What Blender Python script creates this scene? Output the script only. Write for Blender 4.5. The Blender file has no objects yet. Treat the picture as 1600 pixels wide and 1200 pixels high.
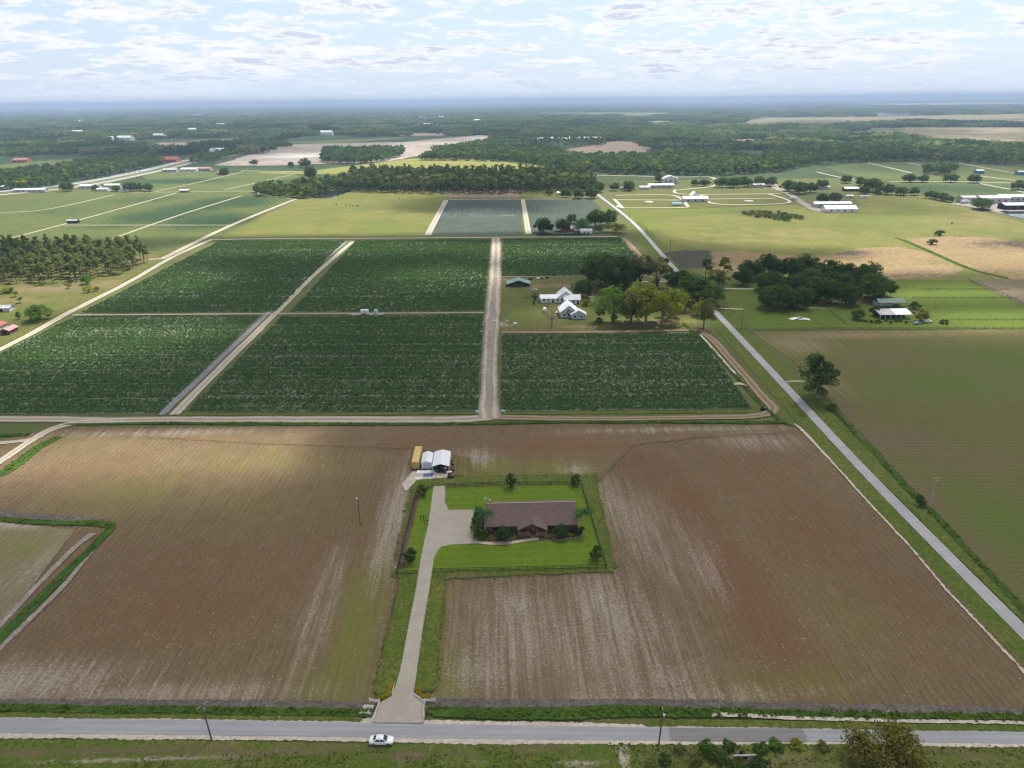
import bpy, bmesh, math, random
import numpy as np
from mathutils import Vector, Matrix

random.seed(7)
rng = np.random.default_rng(7)
sc = bpy.context.scene
col = sc.collection
R_ = math.radians

# ------------------------------------------------------------------ camera
FOC, CAM_H = 1130.0, 118.0                 # focal length in pixels of a 1600 px wide frame, drone height in metres
PITCH, YAW, ROLL = math.atan(444 / FOC), R_(-1.4), R_(-0.573)
cam_d = bpy.data.cameras.new('camera')
cam_d.sensor_width = 36.0
cam_d.lens = FOC / 1600 * 36
cam_d.clip_start, cam_d.clip_end = 0.5, 120000
cam = bpy.data.objects.new('camera', cam_d)
col.objects.link(cam)
ROT = Matrix.Rotation(YAW, 3, 'Z') @ Matrix.Rotation(math.pi / 2 - PITCH, 3, 'X') @ Matrix.Rotation(ROLL, 3, 'Z')
cam.matrix_world = Matrix.Translation((0, 0, CAM_H)) @ ROT.to_4x4()
sc.camera = cam

# ------------------------------------------------------------------ sun, sky, exposure
SUN_EL, SUN_AZ = R_(60), R_(32)            # azimuth from +Y (ahead) towards +X
sun_d = bpy.data.lights.new('sun', 'SUN')
sun_d.energy, sun_d.angle, sun_d.color = 5.0, R_(0.53), (1.0, 0.955, 0.88)
sun = bpy.data.objects.new('sun', sun_d)
col.objects.link(sun)
SUN_DIR = Vector((math.sin(SUN_AZ) * math.cos(SUN_EL), math.cos(SUN_AZ) * math.cos(SUN_EL), math.sin(SUN_EL)))
sun.rotation_euler = SUN_DIR.to_track_quat('Z', 'Y').to_euler()
sun.location = (0, 0, 500)
sc.view_settings.view_transform = 'Standard'
sc.view_settings.look = 'None'
sc.view_settings.exposure = 0.62
sc.view_settings.gamma = 1.0
sc.view_settings.use_curve_mapping = False
sc.cycles.use_denoising = True
sc.cycles.denoiser = 'OPENIMAGEDENOISE'
sc.cycles.denoising_input_passes = 'RGB_ALBEDO_NORMAL'
sc.cycles.denoising_prefilter = 'ACCURATE'
sc.cycles.max_bounces = 5
sc.cycles.diffuse_bounces = 2
sc.cycles.glossy_bounces = 2
sc.cycles.transparent_max_bounces = 24
sc.cycles.volume_bounces = 0
sc.cycles.use_adaptive_sampling = False
sc.cycles.pixel_filter_type = 'BLACKMAN_HARRIS'
sc.cycles.filter_width = 1.3
SKY_STRENGTH = 0.11


class Nodes:
    """small helper round a node tree"""
    def __init__(self, tree):
        self.t = tree
        tree.nodes.clear()

    def n(self, kind, **kw):
        nd = self.t.nodes.new(kind)
        for k, v in kw.items():
            setattr(nd, k, v)
        return nd

    def put(self, sock, v):
        if v is None:
            return
        if isinstance(v, (int, float)):
            sock.default_value = v
        elif isinstance(v, tuple):
            sock.default_value = v if len(v) == len(sock.default_value) else tuple(v) + (1.0,)
        else:
            self.t.links.new(v, sock)

    def math(self, op, a, b=0.0, c=None, clamp=False):
        nd = self.n('ShaderNodeMath', operation=op, use_clamp=clamp)
        self.put(nd.inputs[0], a)
        self.put(nd.inputs[1], b)
        if c is not None:
            self.put(nd.inputs[2], c)
        return nd.outputs[0]

    def vmath(self, op, a, b):
        nd = self.n('ShaderNodeVectorMath', operation=op)
        self.put(nd.inputs[0], a)
        self.put(nd.inputs[1], b)
        return nd.outputs['Value'] if op == 'DOT_PRODUCT' else nd.outputs['Vector']

    def noise(self, vec, scale, detail=3.0, rough=0.55, dist=0.0):
        nd = self.n('ShaderNodeTexNoise')
        self.put(nd.inputs['Vector'], vec)
        nd.inputs['Scale'].default_value = scale
        nd.inputs['Detail'].default_value = detail
        nd.inputs['Roughness'].default_value = rough
        nd.inputs['Distortion'].default_value = dist
        return nd.outputs['Fac']

    def mix(self, fac, a, b):
        nd = self.n('ShaderNodeMix', data_type='RGBA')
        self.put(nd.inputs[0], fac)
        self.put(nd.inputs[6], a)
        self.put(nd.inputs[7], b)
        return nd.outputs[2]

    def rng(self, v, a, b, lo=0.0, hi=1.0, smooth=True):
        nd = self.n('ShaderNodeMapRange', interpolation_type='SMOOTHSTEP' if smooth else 'LINEAR')
        self.put(nd.inputs[0], v)
        for i, q in ((1, a), (2, b), (3, lo), (4, hi)):
            self.put(nd.inputs[i], q)
        return nd.outputs[0]

    def attr(self, name):
        return self.n('ShaderNodeAttribute', attribute_name=name).outputs['Fac']


world = bpy.data.worlds.new('World')
sc.world = world
world.use_nodes = True
W = Nodes(world.node_tree)
sky = W.n('ShaderNodeTexSky', sky_type='NISHITA')
sky.sun_disc = False
sky.sun_elevation, sky.sun_rotation = SUN_EL, SUN_AZ
sky.altitude, sky.air_density, sky.dust_density, sky.ozone_density = 100, 1.0, 1.2, 1.4
wd = W.n('ShaderNodeTexCoord').outputs['Generated']
sep = W.n('ShaderNodeSeparateXYZ')
W.put(sep.inputs[0], wd)
up = W.math('ADD', W.math('MAXIMUM', sep.outputs[2], 0.0), 0.125)
com = W.n('ShaderNodeCombineXYZ')
W.put(com.inputs[0], W.math('DIVIDE', sep.outputs[0], up))
W.put(com.inputs[1], W.math('DIVIDE', sep.outputs[1], up))
W.put(com.inputs[2], 3.7)
lowf = W.noise(com.outputs[0], 0.6, 2, 0.5)
puff = W.noise(com.outputs[0], 3.4, 8, 0.60, 0.25)
dens = W.math('ADD', puff, W.math('MULTIPLY', W.math('SUBTRACT', lowf, 0.5), 0.35))
cover = W.rng(dens, 0.452, 0.575)
shade = W.noise(com.outputs[0], 2.0, 5, 0.6, 0.3)
core = W.math('MULTIPLY', W.rng(dens, 0.53, 0.63), W.rng(shade, 0.42, 0.58))
cloud_col = W.mix(core, (6.2, 6.2, 6.3), (4.0, 4.35, 5.3))
# thin high veil and low haze make the gaps pale
veil = W.mix(0.70, sky.outputs[0], (4.1, 4.95, 6.4))
sky_col = W.mix(W.math('MULTIPLY', cover, 0.95), veil, cloud_col)
hz = W.rng(sep.outputs[2], 0.0, 0.055, 1.0, 0.0)
sky_col = W.mix(W.math('MULTIPLY', hz, 0.85), sky_col, (4.5, 5.3, 6.4))
below = W.rng(sep.outputs[2], -0.02, 0.0)
sky_col = W.mix(below, (1.2, 1.3, 1.1), sky_col)
bg = W.n('ShaderNodeBackground')
W.put(bg.inputs[0], sky_col)
bg.inputs[1].default_value = SKY_STRENGTH
W.put(W.n('ShaderNodeOutputWorld').inputs[0], bg.outputs[0])


# ------------------------------------------------------------------ survey: photo position -> point on the flat land
def G(x, y, z=0.0):
    d = ROT @ Vector(((x - 800) / FOC, (600 - y) / FOC, -1))
    t = (z - CAM_H) / d.z
    return Vector((d.x * t, d.y * t, z))


ROTN = np.array(ROT)


def proj(X, Y, Z=0.0):
    """photo position of world points (numpy)"""
    v = np.stack([X, Y, np.zeros_like(X) + Z - CAM_H], -1) @ ROTN
    d = np.where(v[..., 2] < -1, -v[..., 2], 1.0)
    return 800 + FOC * v[..., 0] / d, 600 - FOC * v[..., 1] / d, v[..., 2] < -1


def T(o, label=None, cat=None, group=None, kind=None):
    for k, v in (('label', label), ('category', cat), ('group', group), ('kind', kind)):
        if v:
            o[k] = v
    return o


def vnoise(x, y, seed=0):
    """smooth value noise, 0..1, numpy"""
    xi, yi = np.floor(x).astype(np.int64), np.floor(y).astype(np.int64)
    fx, fy = x - xi, y - yi
    fx, fy = fx * fx * (3 - 2 * fx), fy * fy * (3 - 2 * fy)

    def h(a, b):
        n = (a * 374761393 + b * 668265263 + seed * 974711) & 0x7fffffff
        n = ((n ^ (n >> 13)) * 1274126177) & 0x7fffffff
        return ((n ^ (n >> 16)) & 0xffff) / 65535.0
    return (h(xi, yi) * (1 - fx) + h(xi + 1, yi) * fx) * (1 - fy) + (h(xi, yi + 1) * (1 - fx) + h(xi + 1, yi + 1) * fx) * fy


def fbm(x, y, seed=0, octv=4):
    s, a, t = 0.0, 1.0, 0.0
    for k in range(octv):
        s = s + a * vnoise(x * 2 ** k + 13.7 * k, y * 2 ** k - 7.3 * k, seed + k)
        t += a
        a *= 0.5
    return s / t


def sd_poly(px, py, poly):
    """signed distance to a polygon, positive inside (numpy)"""
    best = np.full(px.shape, 1e18)
    inside = np.zeros(px.shape, bool)
    n = len(poly)
    for i in range(n):
        ax, ay = poly[i]
        bx, by = poly[(i + 1) % n]
        ex, ey = bx - ax, by - ay
        L = ex * ex + ey * ey + 1e-12
        t = np.clip(((px - ax) * ex + (py - ay) * ey) / L, 0, 1)
        best = np.minimum(best, (px - ax - t * ex) ** 2 + (py - ay - t * ey) ** 2)
        if ay != by:
            c = (ay > py) != (by > py)
            inside ^= c & (px < ex * (py - ay) / (by - ay) + ax)
    d = np.sqrt(best)
    return np.where(inside, d, -d)


# ------------------------------------------------------------------ mesh helpers
def np_mesh(name, verts, faces, mats, attrs=None, smooth=False, mat_idx=None):
    """verts (n,3), faces (m,k) int arrays with one k -> mesh"""
    me = bpy.data.meshes.new(name)
    verts = np.asarray(verts, np.float32)
    faces = np.asarray(faces, np.int32)
    k = faces.shape[1]
    me.vertices.add(len(verts))
    me.vertices.foreach_set('co', verts.ravel())
    me.loops.add(faces.size)
    me.loops.foreach_set('vertex_index', faces.ravel())
    me.polygons.add(len(faces))
    me.polygons.foreach_set('loop_start', np.arange(0, faces.size, k, dtype=np.int32))
    if mat_idx is not None:
        me.polygons.foreach_set('material_index', np.asarray(mat_idx, np.int32))
    for an, av in (attrs or {}).items():
        at = me.attributes.new(an, 'FLOAT', 'POINT')
        at.data.foreach_set('value', np.asarray(av, np.float32))
    me.update(calc_edges=True)
    if smooth:
        me.polygons.foreach_set('use_smooth', np.ones(len(faces), bool))
    for m in (mats if isinstance(mats, (list, tuple)) else [mats]):
        me.materials.append(m)
    return me


def link(name, me, parent=None, loc=None):
    o = bpy.data.objects.new(name, me)
    col.objects.link(o)
    if parent is not None:
        o.parent = parent
    if loc is not None:
        o.location = loc
    return o


def empty(name, loc=(0, 0, 0), rz=0.0):
    o = bpy.data.objects.new(name, None)
    col.objects.link(o)
    o.location = loc
    o.rotation_euler = (0, 0, rz)
    o.empty_display_size = 0.5
    return o


class MB:
    """collects boxes, prisms, tubes; build() links them as one mesh"""
    def __init__(self):
        self.v, self.f = [], []

    def add(self, vs, fs):
        b = len(self.v)
        self.v += [tuple(p) for p in vs]
        self.f += [tuple(b + i for i in q) for q in fs]
        return self

    def box(self, x0, x1, y0, y1, z0, z1):
        return self.add([(x0, y0, z0), (x1, y0, z0), (x1, y1, z0), (x0, y1, z0), (x0, y0, z1), (x1, y0, z1), (x1, y1, z1), (x0, y1, z1)],
                        [(3, 2, 1, 0), (4, 5, 6, 7), (0, 1, 5, 4), (1, 2, 6, 5), (2, 3, 7, 6), (3, 0, 4, 7)])

    def slab(self, pts, th):
        """a planar polygon given thickness along its normal (downwards)"""
        P = [Vector(p) for p in pts]
        nrm = (P[1] - P[0]).cross(P[2] - P[0]).normalized()
        if nrm.z < 0 or (abs(nrm.z) < 1e-6 and nrm.y > 0):
            P.reverse()
            nrm = -nrm
        Q = [p - nrm * th for p in P]
        n = len(P)
        return self.add(P + Q, [tuple(range(n)), tuple(range(2 * n - 1, n - 1, -1))] + [(i, n + i, n + (i + 1) % n, (i + 1) % n) for i in range(n)])

    def bar(self, a, b, w, h=None, upv=(0, 0, 1)):
        a, b = Vector(a), Vector(b)
        h = h or w
        d = (b - a).normalized()
        u = Vector(upv)
        if abs(d.dot(u)) > 0.98:
            u = Vector((0, 1, 0))
        s = d.cross(u).normalized()
        u = s.cross(d)
        vs = [p + s * (i * w / 2) + u * (j * h / 2) for p in (a, b) for i, j in ((-1, -1), (1, -1), (1, 1), (-1, 1))]
        return self.add(vs, [(0, 1, 2, 3), (7, 6, 5, 4), (0, 4, 5, 1), (1, 5, 6, 2), (2, 6, 7, 3), (3, 7, 4, 0)])

    def tube(self, pts, rad, n=7, cap=True):
        pts = [Vector(p) for p in pts]
        if not isinstance(rad, (list, tuple)):
            rad = [rad] * len(pts)
        rings = []
        u = Vector((0.3, 1, 0.12)).normalized()
        for i, p in enumerate(pts):
            d = (pts[min(i + 1, len(pts) - 1)] - pts[max(i - 1, 0)]).normalized()
            s = d.cross(u)
            s = s.normalized() if s.length > 1e-4 else Vector((1, 0, 0))
            t = s.cross(d)
            rings.append([p + (s * math.cos(2 * math.pi * k / n) + t * math.sin(2 * math.pi * k / n)) * rad[i] for k in range(n)])
        return self.loft(rings, cap)

    def loft(self, rings, cap=True):
        n = len(rings[0])
        vs = [p for r in rings for p in r]
        fs = []
        for i in range(len(rings) - 1):
            for k in range(n):
                fs.append((i * n + k, i * n + (k + 1) % n, (i + 1) * n + (k + 1) % n, (i + 1) * n + k))
        if cap:
            fs.append(tuple(range(n - 1, -1, -1)))
            fs.append(tuple((len(rings) - 1) * n + k for k in range(n)))
        return self.add(vs, fs)

    def mesh(self, name, mat, smooth=False):
        me = bpy.data.meshes.new(name)
        me.from_pydata([tuple(p) for p in self.v], [], self.f)
        bm = bmesh.new()
        bm.from_mesh(me)
        bmesh.ops.recalc_face_normals(bm, faces=bm.faces)
        bm.to_mesh(me)
        bm.free()
        if smooth:
            me.polygons.foreach_set('use_smooth', [True] * len(me.polygons))
        me.materials.append(mat)
        return me

    def build(self, name, mat, parent=None, smooth=False, loc=None):
        return link(name, self.mesh(name, mat, smooth), parent, loc)


# ------------------------------------------------------------------ materials
def new_mat(name):
    m = bpy.data.materials.new(name)
    m.use_nodes = True
    return m, Nodes(m.node_tree)


def finish(N, color, rough=0.9, bump=None, bump_dist=0.05, metallic=0.0, spec=0.25, alpha=None, extra=None):
    b = N.n('ShaderNodeBsdfPrincipled')
    N.put(b.inputs['Base Color'], color)
    N.put(b.inputs['Roughness'], rough)
    N.put(b.inputs['Metallic'], metallic)
    b.inputs['Specular IOR Level'].default_value = spec
    if bump is not None:
        bp = N.n('ShaderNodeBump')
        bp.inputs['Strength'].default_value = 1.0
        bp.inputs['Distance'].default_value = bump_dist
        N.put(bp.inputs['Height'], bump)
        N.put(b.inputs['Normal'], bp.outputs[0])
    sh = b.outputs[0]
    if extra is not None:
        sh = extra(N, sh)
    if alpha is not None:
        tr = N.n('ShaderNodeBsdfTransparent')
        mx = N.n('ShaderNodeMixShader')
        N.put(mx.inputs[0], alpha)
        N.put(mx.inputs[1], tr.outputs[0])
        N.put(mx.inputs[2], sh)
        sh = mx.outputs[0]
    N.put(N.n('ShaderNodeOutputMaterial').inputs[0], sh)


def plain(name, c, rough=0.6, var=0.15, scale=1.5, metallic=0.0, spec=0.3, rib=None, local=True):
    """painted or weathered surface: base colour with blotchy wear; rib=(axis, pitch) adds corrugation relief"""
    m, N = new_mat(name)
    tc = N.n('ShaderNodeTexCoord').outputs['Object'] if local else N.n('ShaderNodeNewGeometry').outputs['Position']
    a = N.noise(tc, scale, 5, 0.65)
    b = N.noise(tc, scale * 7, 3, 0.6)
    f = N.rng(N.math('ADD', N.math('MULTIPLY', a, 0.7), N.math('MULTIPLY', b, 0.3)), 0.32, 0.68)
    dk = tuple(q * (1 - var * 1.6) for q in c)
    lt = tuple(min(1, q * (1 + var)) for q in c)
    bump = None
    cc = N.mix(f, dk, lt)
    if rib:
        sp = N.n('ShaderNodeSeparateXYZ')
        N.put(sp.inputs[0], tc)
        bump = N.math('SINE', N.math('MULTIPLY', sp.outputs[rib[0]], 2 * math.pi / rib[1]))
    finish(N, cc, rough, bump, 0.03, metallic, spec)
    return m


def lin(r, g, b):
    return tuple((q / 255 / 12.92) if q <= 10 else (((q / 255) + 0.055) / 1.055) ** 2.4 for q in (r, g, b))


def ground_mat(name, cols, rows=None, ch=None, speck=None, scales=(0.9, 0.16, 0.022), bump=0.06, feather=None, rough=0.95, streak=None):
    """soil or turf: cols = (a, b, c): a<->b by broad patches, c as fine mottling.
    rows = (angle, pitch, colour, amount); ch = {attribute: colour}; speck = (colour, threshold, scale);
    feather = noise scale for ragged borders (needs the attribute edge)"""
    m, N = new_mat(name)
    P = N.n('ShaderNodeNewGeometry').outputs['Position']
    n1 = N.noise(P, scales[0], 4, 0.7)
    n2 = N.noise(P, scales[1], 4, 0.6)
    n3 = N.noise(P, scales[2], 3, 0.55)
    fine = N.rng(n1, 0.40, 0.60)
    patch = N.rng(N.math('ADD', N.math('MULTIPLY', n2, 0.5), N.math('MULTIPLY', n3, 0.5)), 0.38, 0.62)
    c = N.mix(patch, cols[0], cols[1])
    c = N.mix(N.math('MULTIPLY', fine, 0.8), c, cols[2])
    height = n1
    streaky = n2
    if rows:
        ang, pitch, rc, amt = rows
        u = N.vmath('DOT_PRODUCT', P, (math.cos(ang), math.sin(ang), 0.0))
        u = N.math('ADD', u, N.math('MULTIPLY', N.math('SUBTRACT', n2, 0.5), pitch * 0.55))
        w = N.math('SINE', N.math('MULTIPLY', u, 2 * math.pi / pitch))
        # runs of several rows differ from their neighbours, and every row breaks up along its length
        mp = N.n('ShaderNodeMapping')
        N.put(mp.inputs[0], P)
        mp.inputs['Rotation'].default_value = (0, 0, -ang)
        mp.inputs['Scale'].default_value = (0.55, 0.03, 1)
        band = N.noise(mp.outputs[0], 1.0, 5, 0.72)
        streaky = band
        f = N.math('MULTIPLY', N.rng(N.math('ADD', w, N.math('MULTIPLY', N.math('SUBTRACT', band, 0.5), 6.0)), -1.4, 2.3), amt)
        f = N.math('MULTIPLY', f, N.rng(n2, 0.25, 0.6, 0.45, 1.0))
        c = N.mix(f, c, rc)
        height = N.math('ADD', n1, N.math('MULTIPLY', w, 0.5))
    for an, cc in (ch or {}).items():
        av = N.attr(an)
        mixv = N.math('ADD', N.math('MULTIPLY', N.math('SUBTRACT', n1, 0.5), 2.2), N.math('MULTIPLY', N.math('SUBTRACT', streaky, 0.5), 1.8))
        f = N.rng(N.math('ADD', av, N.math('MULTIPLY', mixv, N.rng(av, 0.0, 0.25))), 0.15, 1.15)
        c = N.mix(f, c, cc)
    if speck:
        sc_, th, ss = speck
        s1 = N.noise(P, ss, 2, 0.75)
        s2 = N.noise(P, ss * 0.12, 3, 0.6)
        f = N.rng(N.math('ADD', s1, N.math('MULTIPLY', N.math('SUBTRACT', s2, 0.5), 0.35)), th, th + 0.06)
        c = N.mix(f, c, sc_)
    alpha = None
    if feather:
        e = N.attr('edge')
        fn = N.noise(P, feather, 5, 0.7)
        alpha = N.math('GREATER_THAN', N.math('ADD', e, N.math('MULTIPLY', N.math('SUBTRACT', fn, 0.5), 1.7)), 0.0)
    finish(N, c, rough, height, bump, spec=0.12, alpha=alpha)
    return m


def leaf_mat(name, dark, light, trans=0.25):
    m, N = new_mat(name)
    P = N.n('ShaderNodeNewGeometry').outputs['Position']
    t = N.attr('tint')
    r = N.n('ShaderNodeObjectInfo').outputs['Random']
    n = N.noise(P, 0.35, 2, 0.6)
    f = N.math('ADD', N.math('MULTIPLY', t, 0.7), N.math('ADD', N.math('MULTIPLY', N.math('SUBTRACT', r, 0.5), 0.4), N.math('MULTIPLY', N.math('SUBTRACT', n, 0.5), 0.5)), clamp=True)
    c = N.mix(f, dark, light)
    d = N.n('ShaderNodeBsdfDiffuse')
    N.put(d.inputs[0], c)
    tl = N.n('ShaderNodeBsdfTranslucent')
    N.put(tl.inputs[0], N.mix(0.35, c, tuple(min(1, q * 1.5) for q in light)))
    mx = N.n('ShaderNodeMixShader')
    mx.inputs[0].default_value = trans
    N.put(mx.inputs[1], d.outputs[0])
    N.put(mx.inputs[2], tl.outputs[0])
    N.put(N.n('ShaderNodeOutputMaterial').inputs[0], mx.outputs[0])
    return m

# ------------------------------------------------------------------ ground sheets
EW = R_(-2.6)                                # the lanes and crop rows that run across the view are turned by this much


def W2(pts):
    return [tuple(G(*p)[:2]) for p in pts]


SHEETS = [0]


def lift(z):
    """no two sheets of ground share one level"""
    SHEETS[0] += 1
    return z + 0.0006 * SHEETS[0]


def blob_attr(X, Y, blobs):
    a = np.zeros_like(X)
    for (px, py, rx, ry, amt) in blobs:
        c = G(px, py)
        a = np.maximum(a, amt * np.exp(-(((X - c.x) / rx) ** 2 + ((Y - c.y) / ry) ** 2)))
    return a


def sheet(name, pts, z, mat, res=(2, 2), feather=1.0, ch=None, label=None, cat=None, world=False, furrow=None, kind='structure', zfun=None):
    z = lift(z)
    poly = pts if world else W2(pts)
    xs, ys = [p[0] for p in poly], [p[1] for p in poly]
    gx = np.arange(min(xs) - feather, max(xs) + feather + res[0], res[0])
    gy = np.arange(min(ys) - feather, max(ys) + feather + res[1], res[1])
    X, Y = np.meshgrid(gx, gy)
    sd = sd_poly(X, Y, poly)
    ok = sd > -feather
    cell = ok[:-1, :-1] | ok[1:, :-1] | ok[:-1, 1:] | ok[1:, 1:]
    idx = np.arange(X.size).reshape(X.shape)
    f = np.stack([idx[:-1, :-1][cell], idx[:-1, 1:][cell], idx[1:, 1:][cell], idx[1:, :-1][cell]], -1)
    Z = np.full(X.shape, float(z))
    if furrow:
        pitch, amp = furrow
        Z = Z + amp * np.cos(2 * np.pi * (X + 0.25 * np.sin(Y * 0.11)) / pitch) * (0.5 + fbm(X * 0.08, Y * 0.02, 5)) + 0.05 * (fbm(X * 0.6, Y * 0.6, 9) - 0.5)
    if zfun is not None:
        Z = Z + zfun(X, Y, sd)
    used = np.unique(f)
    remap = np.zeros(X.size, np.int64)
    remap[used] = np.arange(len(used))
    V = np.stack([X.ravel()[used], Y.ravel()[used], Z.ravel()[used]], -1)
    at = {'edge': np.clip(sd / feather, -1, 1).ravel()[used]}
    for an, bl in (ch or {}).items():
        at[an] = blob_attr(V[:, 0], V[:, 1], bl)
    o = link(name, np_mesh(name, V, remap[f], mat, at, smooth=True))
    return T(o, label, cat, None, kind)


def resample(pts, step):
    pts = [Vector(p) for p in pts]
    out = [pts[0]]
    n = len(pts)
    for i in range(n - 1):
        p0, p1, p2, p3 = pts[max(i - 1, 0)], pts[i], pts[i + 1], pts[min(i + 2, n - 1)]
        k = max(1, int((p2 - p1).length / step))
        for j in range(1, k + 1):
            t = j / k
            out.append(0.5 * ((2 * p1) + (p2 - p0) * t + (2 * p0 - 5 * p1 + 4 * p2 - p3) * t * t + (3 * p1 - p0 - 3 * p2 + p3) * t ** 3))
    return out


def strip(name, pts, width, z, mat, feather=0.6, step=3.0, label=None, cat=None, jitter=0.0, kind='structure', crown=0.0):
    """a road, lane, verge or bank along a line; width = metres or one per point"""
    z = lift(z)
    P = [G(*p) for p in pts]
    C = resample(P, step)
    ws = width if isinstance(width, (list, tuple)) else [width] * len(pts)
    # widths by nearest control point along the chain
    cum = [0.0]
    for a, b in zip(P, P[1:]):
        cum.append(cum[-1] + (b - a).length)
    run = [0.0]
    for a, b in zip(C, C[1:]):
        run.append(run[-1] + (b - a).length)
    wl = np.interp(np.array(run) / max(run[-1], 1e-6) * cum[-1], cum, ws)
    cols_ = np.array([-1, -0.8, -0.45, -0.15, 0.15, 0.45, 0.8, 1.0])
    V, E, A = [], [], []
    for i, c in enumerate(C):
        d = (C[min(i + 1, len(C) - 1)] - C[max(i - 1, 0)]).normalized()
        s = Vector((d.y, -d.x, 0))
        h = wl[i] / 2 + feather * 0.5
        wob = jitter * (float(fbm(np.array(run[i] * 0.07), np.array(3.1), len(name))) - 0.5) * 2
        for t in cols_:
            p = c + s * (t * h + wob)
            V.append((p.x, p.y, z + crown * (1 - t * t)))
            E.append(np.clip(min((1 - abs(t)) * h, min(run[i], run[-1] - run[i]) + 0.3 * feather) / feather - 0.5, -1, 1))
            A.append(t)
    k = len(cols_)
    n = len(C)
    base = np.arange(n - 1)[:, None] * k + np.arange(k - 1)[None]
    f = np.stack([base, base + 1, base + k + 1, base + k], -1).reshape(-1, 4)
    o = link(name, np_mesh(name, V, f, mat, {'edge': E, 'across': A}, smooth=True))
    return T(o, label, cat, None, kind)


def track_mat(name, c_edge, c_rut, c_mid, rut=0.45, feather=1.2, rough=0.95, dark=None, bump=0.05):
    """sandy lane: pale wheel ruts either side of a duller crown"""
    m, N = new_mat(name)
    P = N.n('ShaderNodeNewGeometry').outputs['Position']
    n1 = N.noise(P, 1.1, 4, 0.7)
    n2 = N.noise(P, 0.13, 4, 0.6)
    a = N.math('ABSOLUTE', N.attr('across'))
    a = N.math('ADD', a, N.math('MULTIPLY', N.math('SUBTRACT', n2, 0.5), 0.5))
    r = N.rng(N.math('ABSOLUTE', N.math('SUBTRACT', a, rut)), 0.04, 0.30, 1.0, 0.0)
    c = N.mix(N.rng(a, 0.5, 0.85), c_mid, c_edge)
    c = N.mix(N.math('MULTIPLY', r, N.rng(n1, 0.2, 0.6, 0.4, 1.0)), c, c_rut)
    c = N.mix(N.math('MULTIPLY', N.rng(n2, 0.55, 0.72), 0.5), c, dark or c_edge)
    e = N.attr('edge')
    fn = N.noise(P, feather, 5, 0.7)
    alpha = N.math('GREATER_THAN', N.math('ADD', e, N.math('MULTIPLY', N.math('SUBTRACT', fn, 0.5), 1.7)), 0.0)
    finish(N, c, rough, n1, bump, spec=0.12, alpha=alpha)
    return m


def asphalt_mat(name, a, b, crack=0.25):
    m, N = new_mat(name)
    P = N.n('ShaderNodeNewGeometry').outputs['Position']
    n1 = N.noise(P, 4.0, 4, 0.75)
    mp = N.n('ShaderNodeMapping')
    N.put(mp.inputs[0], P)
    mp.inputs['Scale'].default_value = (0.06, 0.35, 1)
    n2 = N.noise(mp.outputs[0], 1.0, 5, 0.65)
    ac = N.attr('across')
    wheel = N.rng(N.math('ABSOLUTE', N.math('SUBTRACT', N.math('ABSOLUTE', ac), 0.42)), 0.05, 0.26, 0.4, 0.0)
    c = N.mix(N.rng(n2, 0.35, 0.66), a, b)
    c = N.mix(wheel, c, tuple(q * 0.86 for q in a))
    c = N.mix(N.math('MULTIPLY', N.rng(n1, 0.4, 0.7), 0.25), c, tuple(q * 0.7 for q in a))
    pt = N.noise(P, 0.22, 3, 0.7, 0.6)
    c = N.mix(N.rng(pt, 0.665, 0.70, 0.0, crack), c, tuple(q * 0.42 for q in a))
    e = N.attr('edge')
    fn = N.noise(P, 1.6, 5, 0.7)
    alpha = N.math('GREATER_THAN', N.math('ADD', e, N.math('MULTIPLY', N.math('SUBTRACT', fn, 0.5), 1.2)), 0.0)
    finish(N, c, 0.85, n1, 0.008, spec=0.25, alpha=alpha)
    return m


M = {}
SAND = (0.50, 0.44, 0.37)
PALE = (0.60, 0.54, 0.47)
M['ground'] = ground_mat('rough_grass', ((0.095, 0.115, 0.032), (0.14, 0.135, 0.05), (0.08, 0.105, 0.03)), scales=(0.5, 0.05, 0.006))
M['far'] = ground_mat('far_land', ((0.042, 0.072, 0.028), (0.072, 0.098, 0.036), (0.034, 0.058, 0.024)), scales=(0.05, 0.006, 0.0012), bump=0.5)
M['brown'] = ground_mat('ploughed_soil', ((0.146, 0.100, 0.055), (0.186, 0.135, 0.077), (0.110, 0.076, 0.043)), rows=(0.0, 1.9, (0.200, 0.150, 0.089), 0.5),
                        ch={'red': (0.148, 0.085, 0.047), 'green': (0.140, 0.142, 0.032), 'sand': (0.33, 0.283, 0.232)}, speck=((0.30, 0.25, 0.20), 0.66, 2.4), bump=0.09, feather=0.7, scales=(1.5, 0.16, 0.022))
M['headland'] = ground_mat('turned_headland_soil', ((0.146, 0.100, 0.055), (0.184, 0.134, 0.076), (0.114, 0.080, 0.045)), rows=(R_(90) + EW, 1.7, (0.195, 0.145, 0.082), 0.6), ch={'red': (0.165, 0.090, 0.050), 'green': (0.150, 0.155, 0.036), 'sand': (0.34, 0.295, 0.23)}, speck=((0.30, 0.25, 0.20), 0.66, 2.4), bump=0.09, feather=1.3, scales=(1.5, 0.16, 0.022))
M['tan_field'] = ground_mat('fallow_soil', ((0.19, 0.155, 0.09), (0.20, 0.185, 0.085), (0.155, 0.125, 0.08)), rows=(0.0, 2.1, (0.25, 0.20, 0.13), 0.5),
                            ch={'sand': (0.40, 0.35, 0.30), 'green': (0.15, 0.16, 0.045)}, speck=((0.36, 0.31, 0.24), 0.66, 2.4), bump=0.09, feather=0.7)
M['olive'] = ground_mat('olive_field', ((0.128, 0.120, 0.040), (0.116, 0.128, 0.031), (0.094, 0.084, 0.034)), rows=(R_(90) + EW, 2.2, (0.150, 0.140, 0.055), 0.5),
                        ch={'green': (0.085, 0.125, 0.022), 'brown': (0.135, 0.098, 0.062), 'tan': (0.21, 0.165, 0.092)}, bump=0.08, feather=0.4)
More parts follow.
